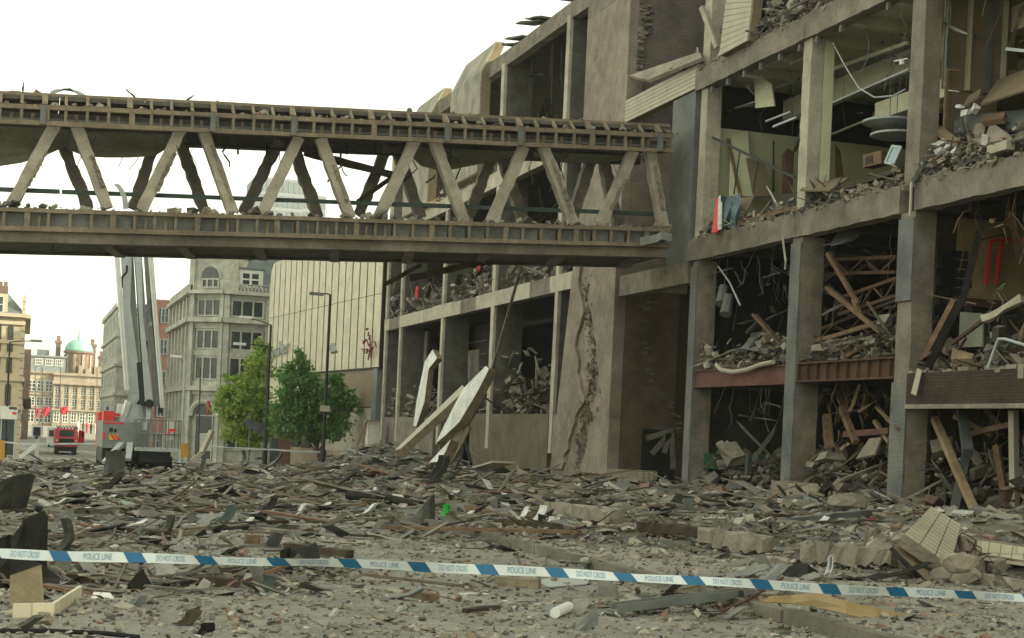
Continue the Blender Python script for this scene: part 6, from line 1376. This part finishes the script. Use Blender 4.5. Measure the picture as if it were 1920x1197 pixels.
# middle sized pieces, told apart by look and by what they lie in line with
rg = random.Random(12)
REG = ((0, 120, "at the left edge"), (120, 190, "below the red fire engine"), (190, 330, "below the hydraulic platform"), (330, 420, "below the stone doorway"), (420, 505, "below the bright green tree"), (505, 690, "below the dark green tree"),
       (690, 900, "below the fallen white cladding"), (900, 1080, "below the tiled plinth"), (1080, 1290, "below the pink tower"), (1290, 1480, "below the first open bay"), (1480, 1670, "below the second open bay"))
ROW = ((874, 898, "in the far rubble"), (902, 936, "in the middle rubble"), (942, 1000, "in the nearer rubble"))
for xa, xb, where in REG:
    for ya, yb, row in ROW:
        for tone, m_ in (("black", SHEET_D), ("dark grey", SHEET), ("pale grey", STEEL_G)):
            if tone == "pale grey" and rg.random() < .5: continue
            x, y = rg.uniform(xa, xb), rg.uniform(ya, yb); k = (y - 780) / 140
            bent("scrap_sheet", tone + " twisted metal scrap lying " + row + ", " + where, x, y, rg.uniform(8, 18) * k, rg.uniform(22, 58) * k, m_, rg.uniform(-.5, .5), rg.uniform(.1, .8), rg.uniform(-.2, .08), group="small twisted sheets in the street rubble", seed=rg.randint(1, 999))
        for tone, m_ in (("brown", WOOD), ("dark brown", WOOD_D), ("grey weathered", GREYW), ("dull tan", FRAME)):
            x, y = rg.uniform(xa, xb), rg.uniform(ya, yb); k = (y - 780) / 140; L = rg.uniform(28, 100) * k
            if x + L > 1690: x = 1690 - L
            gplank("broken_board", tone + " broken board lying " + row + ", " + where, (x, y), (x + L, y + rg.uniform(-.1, .14) * L), rg.uniform(.05, .18), rg.uniform(.025, .07), m_, "board", .01, 5, .01, group="loose boards in the street rubble")
        for tone, m_ in (("crumpled white paper", PAPER), ("torn pale plastic", WHITEP)):
            x, y = rg.uniform(xa, xb), rg.uniform(ya, yb); k = (y - 780) / 140
            bent("paper_scrap", tone + " lying " + row + ", " + where, x, y, rg.uniform(6, 12) * k, rg.uniform(12, 30) * k, m_, rg.uniform(-.7, .7), rg.uniform(.2, .9), rg.uniform(-.15, .08), "paper", group="white scraps in the street rubble", seed=rg.randint(1, 999), th=.004)
        x, y = rg.uniform(xa, xb), rg.uniform(ya, yb); k = (y - 780) / 140; L = rg.uniform(90, 190) * k
        if x + L > 1690: x = 1690 - L
        gplank("metal_strip", "long bent metal strip lying " + row + ", " + where, (x, y), (x + L, y + rg.uniform(-.08, .1) * L), rg.uniform(.06, .16), .05, rg.choice((SHEET, STEEL_G, SHEET_D, GREYW)), "strip", .04, 10, .035, group="long strips in the street rubble")
        if xa >= 900:
            for tone, m_, k2 in (("large tan", CONC_B, 1.5), ("small grey", CONC, .9), ("small dark", CONC_D, .8), ("pinkish", PINK, 1.0)):
                s_ = rg.uniform(10, 20) * k2; chunk("masonry_block", tone + " broken masonry block " + row + ", " + where, rg.uniform(xa, xb), rg.uniform(ya, yb), (s_ * 1.2, s_ * .9, s_ * .6), m_, "rubble", rg.randint(1, 999), "masonry blocks in the pavement rubble")

# ------------------------------------------------------------------ the police tape in front
DT = 9.5; up_t = -_R * sT + _U * cT; rt_t = _R * cT + _U * sT
YC = ((-80, 1033), (0, 1036), (640, 1058), (1280, 1087), (1920, 1121), (2000, 1126))
def tape_pt(x, v, off=0.0):
    for (xa, ya), (xb, yb) in zip(YC, YC[1:]):
        if xa <= x <= xb or xb == 2000: y = ya + (yb - ya) * (x - xa) / (xb - xa); break
    y += 2.2 * math.sin(x * .0045 + .8) + 1.0 * math.sin(x * .017); w_ = 1 + .12 * math.sin(x * .009) + .05 * math.sin(x * .041); tw = .03 * math.sin(x * .006 + 1) + .012 * math.sin(x * .03)
    r = Vector(ray(x, y)) / FPX * (DT - off); return Vector((0, 0, HC)) + r + up_t * (v * w_) + _F * (tw * v * 20)
tape = thing("police_tape", "blue and white police cordon tape stretched across the whole foreground", "tape", tape_pt(960, -.04))
HT = .0285; N_ = 90
build(MB().sheet([[tape_pt(-80 + 2080 * i / N_, HT - 2 * HT * j / 3) for i in range(N_ + 1)] for j in range(4)], .0006), "tape_band", TAPE_W, tape)
BL = [-150 + 0, -20, 113, 253, 386, 522, 656, 786, 913, 1044, 1172, 1300, 1428, 1556, 1682, 1810, 1938]
for x in BL[1:]:
    m = MB(); rows = []
    for j in range(4):
        v = HT * (1 - 2 * j / 3); rows.append([tape_pt(x - 17 + 4.2 * j - 6 + 34 * i / 4, v, .003) for i in range(5)])
    build(m.sheet(rows, .0004), "stripe", TAPE_B, tape)
tm = {s: text_mesh(s, 1.0, "lettering", TAPE_T) for s in ("POLICE LINE", "DO NOT CROSS")}
for k in range(1, len(BL) - 1):
    s = "POLICE LINE" if (k % 2) == 0 else "DO NOT CROSS"; src = tm[s]; me = src.copy(); xc_ = (BL[k] + BL[k + 1]) / 2
    co = np.empty(len(me.vertices) * 3); me.vertices.foreach_get("co", co); co = co.reshape(-1, 3); hw = np.abs(co[:, 0]).max(); hv = np.abs(co[:, 1]).max()
    out = [tape_pt(xc_ + a / hw * 27, b / hv * HT * .68, .003) - WORLD[tape.name] for a, b, _ in co]
    me.vertices.foreach_set("co", np.array(out).ravel()); me.update(); o = bpy.data.objects.new("lettering", me); o.parent = tape; COL.objects.link(o); WORLD[o.name] = WORLD[tape.name]
# ------------------------------------------------------------------ inside the store: second floor
def lean(name, label, pts, th, m, cat="board"): return slab(name, label, cat, pts, th, m)
plank("bent_rail", "black fallen handrail slanting across the first open bay", "rail", (1336, 258, 'X', 20.75), (1490, 333, 'X', 20.9), .05, .07, STEEL_D)
for i, (a, b) in enumerate((((1387, 285), (1376, 365)), ((1421, 302), (1412, 362)))): plank("rail_post", "thin post hanging from the fallen black handrail, " + ("left one" if i == 0 else "right one"), "post", (*a, 'X', 20.8), (*b, 'X', 20.85), .04, .04, STEEL_D)
lean("leaning_board", "pale green board leaning on the end wall of the first bay", [(1368, 368, 'Y', 43.6), (1412, 368, 'Y', 43.6), (1402, 245, 'Y', 44.5), (1372, 256, 'Y', 44.5)], .05, PLASTER_G)
lean("leaning_board", "brown edged tall board leaning behind the handrail", [(1386, 368, 'Y', 43.5), (1392, 368, 'Y', 43.5), (1368, 260, 'Y', 44.4), (1363, 260, 'Y', 44.4)], .05, WOOD)
lean("leaning_board", "broad brown board leaning in the first bay", [(1413, 368, 'Y', 43.3), (1447, 368, 'Y', 43.3), (1434, 302, 'Y', 44.1), (1399, 296, 'Y', 44.1)], .04, BOARD)
lean("leaning_board", "red brown arched board standing near the second column", [(1466, 362, 'Y', 43.0), (1486, 362, 'Y', 43.0), (1489, 285, 'Y', 43.2), (1476, 278, 'Y', 43.2), (1467, 290, 'Y', 43.2)], .05, WOOD)
lean("leaning_board", "red brown curved board standing right of the second column", [(1566, 332, 'Y', 42.0), (1582, 332, 'Y', 42.0), (1576, 285, 'Y', 42.2), (1566, 270, 'Y', 42.2)], .05, WOOD)
lean("leaning_board", "thin dark upright board against the green wall", [(1450, 360, 'Y', 44.3), (1452, 360, 'Y', 44.3), (1452, 264, 'Y', 44.4), (1450, 264, 'Y', 44.4)], .05, STEEL_D)
lean("ceiling_board", "torn cream ceiling panel hanging in the first bay", [(1416, 203, 'X', 21.6), (1452, 199, 'X', 21.6), (1446, 158, 'X', 21.7), (1428, 146, 'X', 21.7), (1414, 142, 'X', 21.7)], .05, CEIL, "ceiling panel")
lean("ceiling_board", "dark cream ceiling panel hanging near the second column", [(1450, 165, 'X', 23.4), (1462, 165, 'X', 23.4), (1461, 120, 'X', 23.4), (1450, 122, 'X', 23.4)], .05, CEIL, "ceiling panel")
for i, (a, b, X, r_, m_, lab) in enumerate((((1350, 212), (1420, 190), 22, .05, PAINT_G, "pale pipe hanging low in the first bay"), ((1436, 228), (1482, 210), 21.8, .05, PAINT_G, "upper of two pale rails hanging beside the second column"), ((1450, 238), (1494, 220), 21.6, .06, PAINT_G, "lower of two pale rails hanging beside the second column"), ((1553, 134), (1704, 80), 22.5, .1, CEIL, "thick cream pipe along the second bay ceiling"), ((1552, 197), (1704, 130), 22, .05, PAINT_G, "thin pale rail along the second bay"), ((1560, 252), (1700, 195), 25, .06, CEIL, "long cream pipe deep in the second bay"), ((1455, 165), (1495, 150), 22.6, .06, CEIL, "cream pipe stub behind the second column"))):
    plank("ceiling_pipe", lab, "pipe", (*a, 'X', X), (*b, 'X', X), r_, r_, m_)
bx("soffit_beam", CEIL, store, 22.6, 22.9, 32.7, 37.3, 11.05, 11.55)
build(MB().tube([onX(1562, 82, 21), onX(1585, 125, 21), onX(1610, 165, 21), onX(1640, 183, 21), onX(1675, 180, 21), onX(1697, 168, 21)], .02, 5), "hanging_cable", PAINT_G, label="pale cable looping down in the second bay", cat="cable")
for i, (x, y, r_) in enumerate(((1668, 228, .75), (1680, 252, .7))):
    c = onX(x, y, 22.6); o = thing("light_disc", "round ceiling light disc hanging in the second bay, " + ("upper one" if i == 0 else "lower one"), "light fitting", c, "round light discs")
    build(MB().lathe((c.x, c.y, c.z), [(r_ * .3, -.1), (r_, -.06), (r_, .0), (r_ * .6, .04), (.1, .05)], 24), "disc", PAINT_G, o); build(MB().tube([c, c + Vector((0, 0, 1.2))], .015, 4), "hanger", STEEL_D, o)
sp_ = thing("spot_lamp", "small white spot lamp hanging under the second bay ceiling", "lamp", onX(1692, 120, 21.2)); build(MB().tube([onX(1692, 113, 21.2), onX(1692, 122, 21.2)], .08, 8), "housing", PAINT_W, sp_); build(MB().rbeam(onX(1677, 115, 21.2), onX(1702, 110, 21.2), .03, .03), "track", PAINT_W, sp_)
lean("flat_board", "brown board jutting over the floor edge beside the second column", [(1500, 356, 'X', 20.3), (1556, 356, 'X', 20.25), (1592, 333, 'X', 21.5), (1520, 336, 'X', 21.6)], .05, BOARD)
plank("floor_joist", "long brown joist along the second bay floor edge", "joist", (1560, 362, 'X', 20.7), (1690, 318, 'X', 20.7), .2, .14, WOOD_D, 8, .01)
plank("floor_joist", "pale timber joist along the first bay floor edge", "joist", (1386, 420, 'X', 20.6), (1492, 390, 'X', 20.6), .16, .12, WOOD, 6, .01)
lean("flat_board", "brown flat board lying on the first bay floor edge", [(1376, 372, 'X', 21.2), (1415, 368, 'X', 21.3), (1400, 395, 'X', 20.6), (1388, 392, 'X', 20.6)], .05, BOARD)
fr = thing("window_frame", "pale blue glazed frame lying tilted beside the big column", "frame", onX(1668, 308, 21)); c4 = [onX(1660, 305, 21), onX(1676, 308, 21), onX(1690, 276, 21.3), onX(1674, 274, 21.3)]
for a, b in zip(c4, c4[1:] + c4[:1]): build(MB().rbeam(a, b, .06, .06), "bar", PAINT_G, fr)
build(MB().prism(c4, (.01, .01, 0)), "pane", mat("sky_glass", (0.25, 0.36, 0.40), rough=.1, bump=0, spec=.6), fr)
bxx = thing("timber_box", "open wooden box on the second bay floor", "box", onX(1640, 308, 21.5)); c = onX(1645, 300, 21.5); build(MB().obox(c, (.35, .8, .35), (0, 0, .1)), "box_side", WOOD, bxx); build(MB().obox(c + Vector((-.19, .1, 0)), (.02, .3, .2), (0, 0, .1)), "hole_plate", PAINT_K, bxx)  # black plate on a solid box stands for its shaded hollow
bent_c = MB(); rows = [[onX(1352 + j * 9, 366 + i * 22 + 5 * math.sin(j + i), 20.35 + .25 * abs(math.sin(j * 1.4 + i))) for j in range(5)] for i in range(4)]
build(MB().sheet(rows, .02), "blue_cloth", mat("blue_grey_cloth", (0.20, 0.27, 0.31), (0.12, 0.16, 0.2), rough=.9, scale=6, bump=.3), label="blue grey cloth draped over the floor edge in the first bay", cat="cloth")
slab("red_board", "narrow red board standing at the floor edge of the first bay", "board", [(1334, 437, 'X', 20.25), (1344, 435, 'X', 20.25), (1348, 370, 'X', 20.6), (1343, 372, 'X', 20.6)], .05, PAINT_R)
slab("white_strip", "white strip hanging beside the red board", "strip", [(1345, 432, 'X', 20.3), (1352, 430, 'X', 20.3), (1353, 366, 'X', 20.5), (1347, 368, 'X', 20.5)], .03, WHITEP)
for lab, ya, yb, z, hg, n, sd in (("rubble along the second floor edge of the first bay", 37.9, 44.1, 8.25, .5, 380, 71), ("rubble along the second floor edge of the second bay", 32.5, 37.4, 8.25, .45, 320, 72), ("rubble heaped on the second floor edge of the right bay", 25.5, 31.8, 8.25, .9, 520, 73), ("rubble along the third floor edge", 25.5, 43.5, 13.84, .45, 420, 74)):
    floor_rubble(lab, XF - .02, XF + 1.2, ya, yb, z, hg, n, sd, .05, .5)
for lab, ya, yb, z, hg, n, sd, m_ in (("dark rubble on the mezzanine of the first bay", 38, 44, 4.0, .9, 420, 75, None), ("reddish rubble on the mezzanine of the second bay", 32.5, 37.3, 4.02, .7, 420, 76, DARKRUB), ("brown rubble behind the brick fascia", 25.5, 31.7, 3.56, .7, 480, 77, DARKRUB)):
    floor_rubble(lab, XF + .1, XF + 2.4, ya, yb, z, hg, n, sd, .05, .6, m_)
for lab, ya, yb, n, sd in (("brick rubble piled in the first ground floor bay", 38, 44, 420, 78), ("dark rubble piled in the second ground floor bay", 32.5, 37.3, 480, 79), ("dark rubble piled in the right ground floor bay", 25.5, 31.7, 420, 80)):
    floor_rubble(lab, XF + .3, XF + 3.5, ya, yb, .35, 1.1, n, sd, .08, .9, DARKRUB)
# right bay, second floor
lean("fallen_sheet", "big brown plasterboard sheet lying slanted in the right bay", [(1838, 196, 'X', 21.6), (1930, 165, 'X', 21.2), (1935, 125, 'X', 22.6), (1870, 150, 'X', 23)], .05, BOARD, "board")
lean("fallen_sheet", "smaller brown board lying against the big sheet", [(1805, 200, 'X', 21.5), (1835, 180, 'X', 21.7), (1840, 166, 'X', 22), (1815, 180, 'X', 22)], .05, BOARD, "board")
for i, (pts, m_, lab) in enumerate((([(1820, 262, 'X', 20.8), (1842, 268, 'X', 20.7), (1848, 232, 'X', 21.4), (1830, 232, 'X', 21.4)], PINK, "pinkish wall slab standing in the right bay"), ([(1843, 268, 'X', 20.7), (1900, 262, 'X', 20.6), (1893, 252, 'X', 20.9), (1858, 228, 'X', 21.4)], PINK, "triangular pinkish wall slab in the right bay"), ([(1788, 250, 'X', 21.6), (1930, 235, 'X', 21.3), (1930, 205, 'X', 22), (1790, 215, 'X', 22.2)], mat("grey_blockwork", (.15, .16, .15), (.11, .12, .11), bump=.3), "grey block wall fragment lying in the right bay"), ([(1840, 228, 'X', 21.2), (1880, 222, 'X', 21.1), (1885, 210, 'X', 21.4), (1842, 216, 'X', 21.5)], WOOD, "orange brown box lid on the grey block fragment"), ([(1755, 245, 'X', 21), (1795, 270, 'X', 20.8), (1800, 262, 'X', 21), (1762, 235, 'X', 21.3)], BOARD, "brown board slanting down by the white sacks"))):
    lean("wall_fragment", lab, pts, .14, m_, "fragment")
for i, (x, y) in enumerate(((1756, 272), (1768, 268), (1780, 276), (1762, 286), (1776, 288), (1790, 284), (1800, 200), (1812, 210), (1828, 205))):
    c = onX(x, y, 20.9); rr = random.Random(i); build(MB().obox(c, (.16, .24, .1), (rr.uniform(-.4, .4), rr.uniform(-.4, .4), rr.uniform(-.4, .4)), .04), "white_packet", PAPER, label="white paper packet tumbled on the right bay floor, " + ("beside the big column" if i < 6 else "on the grey block fragment"), cat="packet", group="white packets in the right bay")
plank("tan_beam", "pale hollow beam lying along the right bay floor edge", "beam", (1858, 283, 'X', 20.5), (1895, 272, 'X', 20.5), .22, .2, CREAMP); plank("tan_beam", "short timber beam end by the big column floor edge", "beam", (1746, 305, 'X', 20.6), (1768, 296, 'X', 20.9), .25, .25, WOOD)
plank("bent_tube", "pale tube jutting across the right bay", "tube", (1888, 92, 'X', 21.5), (1935, 97, 'X', 21.2), .07, .07, PAINT_G)
plank("cover_strip", "dark torn strip hanging off the floor edge at the big column", "strip", (1713, 340, 'X', 20.35), (1737, 300, 'X', 20.4), .06, .14, SHEET, 5, .02)
plank("cover_strip", "long pale strip hanging down the big column", "strip", (1709, 342, 'X', 20.3), (1706, 405, 'X', 20.3), .04, .06, CREAMP)
lean("right_partition", "pale brown partition board at the back of the right bay", [(1872, 130, 'Y', 33), (1908, 130, 'Y', 33), (1908, 50, 'Y', 33), (1872, 46, 'Y', 33)], .05, BOARD, "board")
# third floor: the tiled panel hanging at the edge, tilted post
hp_ = thing("hanging_tile_panel", "cream tiled panel hanging askew over the third floor edge", "panel", onX(1390, 100, 20.2)); K = [onX(1348, 105, 20.2), onX(1401, 76, 20.2), onX(1411, -6, 20.3), onX(1362, -6, 20.3)]
for k in range(9):
    t0, t1 = k / 9, (k + .93) / 9; build(MB().prism([K[0].lerp(K[3], t0), K[1].lerp(K[2], t0), K[1].lerp(K[2], t1), K[0].lerp(K[3], t1)], (.06, 0, 0)), "tile_course", CREAMP, hp_)
build(MB().prism([p + Vector((.065, 0, 0)) for p in K], (.3, 0, 0)), "panel_back", CREAME, hp_)
plank("tilted_strut", "pale grey strut leaning at the end of the third floor", "strut", (1316, 14, 'X', 20.4), (1345, 90, 'X', 20.6), .14, .16, CONC_L); lean("strut_box", "grey green panelled box leaning behind the pale strut", [(1345, 65, 'X', 20.9), (1352, 60, 'X', 20.9), (1340, 8, 'X', 20.9), (1322, 14, 'X', 20.9)], .3, STEEL_G, "box")
floor_rubble("grey blocks and rubble beside the hanging tiled panel", XF, XF + .8, 37.5, 41.2, 13.9, .9, 130, 81, .1, .7)
# mezzanine: ducts, trusses
dt = thing("hanging_duct", "pair of pale green duct ends hanging in the dark first bay", "duct", onX(1358, 588, 21.2))
for a, b in (((1352, 570), (1357, 538)), ((1360, 590), (1366, 555))): build(MB().tube([onX(*a, 21.1), onX(*b, 21.3)], [.2, .15], 8), "duct_end", STEEL_G, dt)
dt = bent("duct_sheet", "bent pale green duct hanging at the top of the second bay", 900, 900, .8, 1.1, STEEL_G, .3, 1.2, .2, "duct", seed=77); dt.location = onX(1580, 465, 21.3)
build(MB().tube([onX(1347, 500, 20.8), onX(1368, 530, 20.8), onX(1388, 573, 20.8)], .03, 5), "loose_flex", PAINT_G, label="pale flex dangling in the dark first bay", cat="flex")
build(MB().tube([onX(1470, 420, 20.2), onX(1468, 450, 20.2), onX(1473, 490, 20.25), onX(1472, 505, 20.3)], .035, 5), "loose_flex", CREAMP, label="torn pale flex hanging from the beam at the second column", cat="flex")
def truss(label, a, b, X, dep, m):
    p, q = onX(*a, X), onX(*b, X); o = thing("steel_truss", label, "truss", p); d = Vector((0, 0, -dep)); build(MB().rbeam(p, q, .09, .09), "chord", m, o); build(MB().rbeam(p + d, q + d, .09, .09), "chord", m, o)
    n = 5
    for i in range(n):
        s, e = p.lerp(q, i / n), p.lerp(q, (i + 1) / n); build(MB().rbeam(s if i % 2 else s + d, e + d if i % 2 else e, .05, .05), "web", m, o)
for a, b, X, dp_, lab in (((1537, 488), (1682, 482), 21.6, .4, "upper rusty roof truss fallen in the second bay"), ((1574, 560), (1682, 522), 21.3, .45, "middle rusty roof truss slanting in the second bay"), ((1532, 620), (1690, 560), 22.2, .4, "lower rusty roof truss slanting in the second bay")): truss(lab, a, b, X, dp_, RUST)
for i, (a, b) in enumerate((((1552, 475), (1608, 570)), ((1550, 540), (1650, 622)), ((1530, 640), (1640, 608)), ((1600, 560), (1612, 590)))): plank("loose_angle", ("long slanting", "crossing", "low near level", "short hooked")[i] + " rusty angle bar tangled with the fallen trusses", "bar", (*a, 'X', 21), (*b, 'X', 21), .1, .12, WOOD, 3, .01, group="angle bars among the fallen trusses")
for i, (a, b, m_) in enumerate((((1403, 660), (1440, 610), SHEET), ((1414, 590), (1470, 650), WOOD), ((1440, 660), (1482, 640), WOOD), ((1420, 640), (1450, 655), GREYW), ((1400, 625), (1425, 600), WOOD_D), ((1560, 650), (1640, 632), GREYW), ((1590, 668), (1650, 635), WOOD))): plank("mezzanine_timber", ("grey sheet strip standing", "long brown timber slanting", "short brown timber lying", "grey stub lying", "dark stub propped", "long grey board lying", "thin brown timber propped")[i] + " in the mezzanine rubble", "timber", (*a, 'X', 20.8), (*b, 'X', 21.2), .2, .08, m_, 3, .01, group="timbers in the mezzanine rubble")
bt = bent("grey_hood", "grey metal hood lying on the mezzanine edge of the first bay", 900, 900, .9, 1.2, STEEL_G, .6, 1.0, .1, "hood", seed=78); bt.location = onX(1418, 662, 20.9)
build(MB().tube([onX(1343, 684, 20.4), onX(1352, 694, 20.38), onX(1375, 698, 20.36), onX(1400, 694, 20.36), onX(1425, 684, 20.38), onX(1450, 679, 20.4)], .07, 8), "white_hose", CREAMP, label="thick pale hose sagging along the red steel beam", cat="hose")
plank("long_track", "long black curved track leaning in the right bay", "track", (1740, 690, 'X', 20.4), (1805, 560, 'X', 20.9), .1, .16, SHEET_D, 4, .005); plank("long_track", "upper half of the black curved track", "track", (1805, 562, 'X', 20.9), (1842, 412, 'X', 21.2), .1, .16, SHEET_D, 4, .005)
plank("timber_rail", "brown timber rail leaning beside the black track", "timber", (1735, 668, 'X', 20.7), (1790, 562, 'X', 21), .12, .14, WOOD); plank("timber_rail", "wrapped pole slanting up over the right bay rubble", "pole", (1785, 645, 'X', 20.7), (1845, 600, 'X', 20.8), .08, .08, RUST); plank("timber_rail", "cloth wrapped end of the slanting pole", "pole", (1845, 600, 'X', 20.8), (1918, 560, 'X', 20.9), .14, .16, CREAMP, 5, .03)
for i, (a, b) in enumerate((((1848, 535), (1858, 452)), ((1868, 533), (1878, 450)), ((1858, 452), (1930, 448)))): plank("red_pipe", "red pipe on the yellow wall, %s" % ("left upright", "right upright", "top run")[i], "pipe", (*a, 'Y', 32.0), (*b, 'Y', 32.0), .07, .07, PAINT_R, group="red pipes in the right bay")
lean("grey_board", "grey green board standing in the right bay mezzanine", [(1797, 652, 'X', 21.3), (1842, 650, 'X', 21.3), (1842, 588, 'X', 21.5), (1800, 585, 'X', 21.5)], .05, mat("grey_green_board", (.26, .27, .2), (.2, .2, .15), bump=.1))
slab("torn_strip_cloth", "torn pale strip hanging over the brick fascia", "strip", [(1708, 738, 'X', 20.3), (1717, 742, 'X', 20.3), (1728, 695, 'X', 20.35), (1720, 690, 'X', 20.35)], .02, CREAMP)
build(MB().tube([onX(1852, 690, 20.3), onX(1866, 650, 20.3), onX(1872, 636, 20.3), onX(1885, 636, 20.3), onX(1930, 650, 20.3)], .035, 6), "bent_tube", PAINT_G, label="bent pale tube rail over the brick fascia", cat="tube")
lean("ochre_box", "ochre carton lying in the right bay rubble", [(1782, 674, 'X', 20.8), (1822, 672, 'X', 20.7), (1826, 664, 'X', 20.9), (1786, 652, 'X', 21)], .3, WOOD_Y, "box")
for i, (a, b, m_, w_) in enumerate((((1752, 785), (1835, 975), WOOD_Y, .16), ((1803, 765), (1815, 850), STEEL_D, .22), ((1815, 850), (1790, 960), STEEL_D, .22), ((1868, 835), (1893, 985), WOOD, .14), ((1790, 780), (1860, 815), WOOD, .12), ((1815, 815), (1900, 795), WOOD, .12), ((1900, 770), (1903, 980), CREAMP, .16), ((1850, 770), (1880, 800), WOOD_D, .12))):
    plank("propped_timber", ("pale propped timber", "black curved pipe, upper half", "black curved pipe, lower half", "leaning brown stud", "tilted brown strut", "crossing brown strut", "cream upright post", "dark short strut")[i] + " in the right ground floor bay", "timber", (*a, 'X', 21.2), (*b, 'X', 20.4 if i in (0, 1, 2) else 21.4), w_, w_, m_)
for i, (a, b, m_, w_) in enumerate((((1550, 780), (1556, 860), WOOD, .22), ((1578, 765), (1605, 830), WOOD, .16), ((1540, 868), (1556, 835), WOOD, .14), ((1585, 815), (1670, 808), REDLEAD, .16), ((1640, 790), (1668, 830), WOOD_Y, .1))): plank("broken_stud", ("thick broken stud", "slanting brown stud", "short propped stud", "red lintel", "pale thin stud")[i] + " in the second ground floor bay", "timber", (*a, 'X', 21.4), (*b, 'X', 21.2), w_, w_, m_)
lean("pale_board", "pale pink board leaning in the second ground floor bay", [(1605, 860, 'X', 20.9), (1640, 852, 'X', 20.8), (1652, 820, 'X', 21.2), (1630, 822, 'X', 21.3)], .05, PINK)
plank("dark_stake", "dark steel stake standing in the first ground floor bay", "stake", (1402, 892, 'X', 19.8), (1405, 850, 'X', 19.8), .14, .14, STEEL_D)
lean("green_wall", "low green painted wall in the first ground floor bay", [(1320, 880, 'Y', 44), (1462, 880, 'Y', 42), (1462, 852, 'Y', 42), (1320, 850, 'Y', 44)], .1, mat("dark_green_paint", (.02, .075, .035), (.015, .05, .025), rough=.6), "wall")
chunk("brick_heap_block", "reddish masonry lump in the first ground floor bay", 1370, 888, (1.6, 1.0, .9), PINK, seed=9)
# planks in the tower doorway
for i, (a, b) in enumerate((((1212, 822), (1262, 808)), ((1222, 852), (1254, 815)), ((1245, 850), (1254, 815)), ((1262, 880), (1260, 812)))): plank("doorway_plank", ("top crossing", "long slanting", "short slanting", "upright")[i] + " plank nailed in the dark tower doorway", "plank", (*a, 'Y', 50.7), (*b, 'Y', 50.7), .05, .2, GREYW)
# things in the wing
for i, (x, y, Y) in enumerate(((781, 548, 78), (897, 500, 66))):
    c = onX(x, y, 20.9); build(MB().tube([c, c + Vector((.06, 0, 0))], .35 if i == 0 else .25, 14), "red_disc", MATS["red_cloth"], label="round red disc hanging in the wing's first floor, " + ("left one" if i == 0 else "small one near the footbridge"), cat="disc")
lean("door_leaf", "pale door standing in the wing ground floor", [(877, 740, 'X', 22.2), (898, 735, 'X', 22.2), (898, 655, 'X', 22.2), (877, 658, 'X', 22.2)], .05, CONC, "door")
tt = MB()
for i in range(40):
    y = random.uniform(58.5, 68); z = random.uniform(2.8, 5.5); p = Vector((XF + random.uniform(.3, 1.6), y, z)); tt.rbeam(p, p + Vector((random.uniform(-.3, .3), random.uniform(-1.2, 1.2), random.uniform(-.9, .9))), random.uniform(.05, .22), .05, 3, .02)
build(tt, "tangled_timber", GREYW, wing, kind='stuff')

rw = random.Random(5)
def wreck(ya, yb, z0, z1, n, m, thin=True):
    """tangle hanging from a ceiling: battens, wires, strips"""
    q = MB()
    for i in range(n):
        p = Vector((XF + rw.uniform(.4, 4.5), rw.uniform(ya, yb), z1 - rw.uniform(.05, .9))); L = rw.uniform(.5, 2.2)
        q.rbeam(p, p + Vector((rw.uniform(-.4, .4) * L, rw.uniform(-1, 1) * L, rw.uniform(-.5, .25) * L)), rw.uniform(.03, .14), .03, 3, .03)
    for i in range(n):
        p = Vector((XF + rw.uniform(.3, 3.5), rw.uniform(ya, yb), z1)); pts = [p]
        for k in range(4): pts.append(pts[-1] + Vector((rw.uniform(-.15, .15), rw.uniform(-.2, .2), -rw.uniform(.05, (z1 - z0) * .14))))
        q.tube(pts, rw.choice((.007, .01, .016)), 4)
    build(q, "ceiling_wreckage", m, store, kind='stuff')
wreck(38, 44, 8.3, 13.2, 9, STEEL_G); wreck(32.6, 37.3, 8.3, 13.2, 9, STEEL_G); wreck(25.6, 31.7, 8.3, 13.2, 24, BOARD)
wreck(38, 44, 4, 7.6, 26, STEEL_G); wreck(38, 44, 3.6, 6.2, 18, WOOD_D); wreck(32.6, 37.3, 4, 7.6, 22, RUST); wreck(32.6, 37.3, 3.6, 6, 18, GREYW); wreck(25.6, 31.7, 3.6, 7.6, 30, WOOD); wreck(25.6, 31.7, 3.4, 5.6, 24, BOARD)
wreck(38, 44, .3, 3.5, 20, GREYW); wreck(32.6, 37.3, .3, 3.5, 26, WOOD); wreck(32.6, 37.3, .3, 2.2, 26, WOOD_Y); wreck(25.6, 31.7, .3, 2.8, 30, WOOD); wreck(25.6, 31.7, .3, 2.0, 26, GREYW)
# snapped edges: spalled lumps and bar ends along the slab edges
for z0, ya, yb in ((8.3, 25.6, 44.8), (13.88, 25.6, 44.8)):
    n = 240; r = np.random.default_rng(int(z0 * 10)); P = np.stack([np.full(n, XF - .03) + r.uniform(-.04, .08, n), r.uniform(ya, yb, n), np.full(n, z0) + r.normal(0, .05, n) - .05], 1)
    debris("spalled_edge", P, sizes(n, .04, .2, r, (.5, 1.3, .6)), CONC_B, tilt=.5, seed=int(z0 * 7), parent=store)
# ------------------------------------------------------------------ air
hz = bpy.data.materials.new("haze_air"); hz.use_nodes = True; N = hz.node_tree.nodes; N.clear(); o_ = N.new("ShaderNodeOutputMaterial"); v_ = N.new("ShaderNodeVolumePrincipled")
v_.inputs["Color"].default_value = (0.93, 0.95, 0.93, 1); v_.inputs["Density"].default_value = 0.00035; v_.inputs["Anisotropy"].default_value = 0.2
hz.node_tree.links.new(v_.outputs[0], o_.inputs["Volume"])
build(MB().box(-170, 175, -60, 500, -3.6, 90), "haze", hz, kind='stuff', label="thin sunlit haze hanging over the whole street", cat="haze")
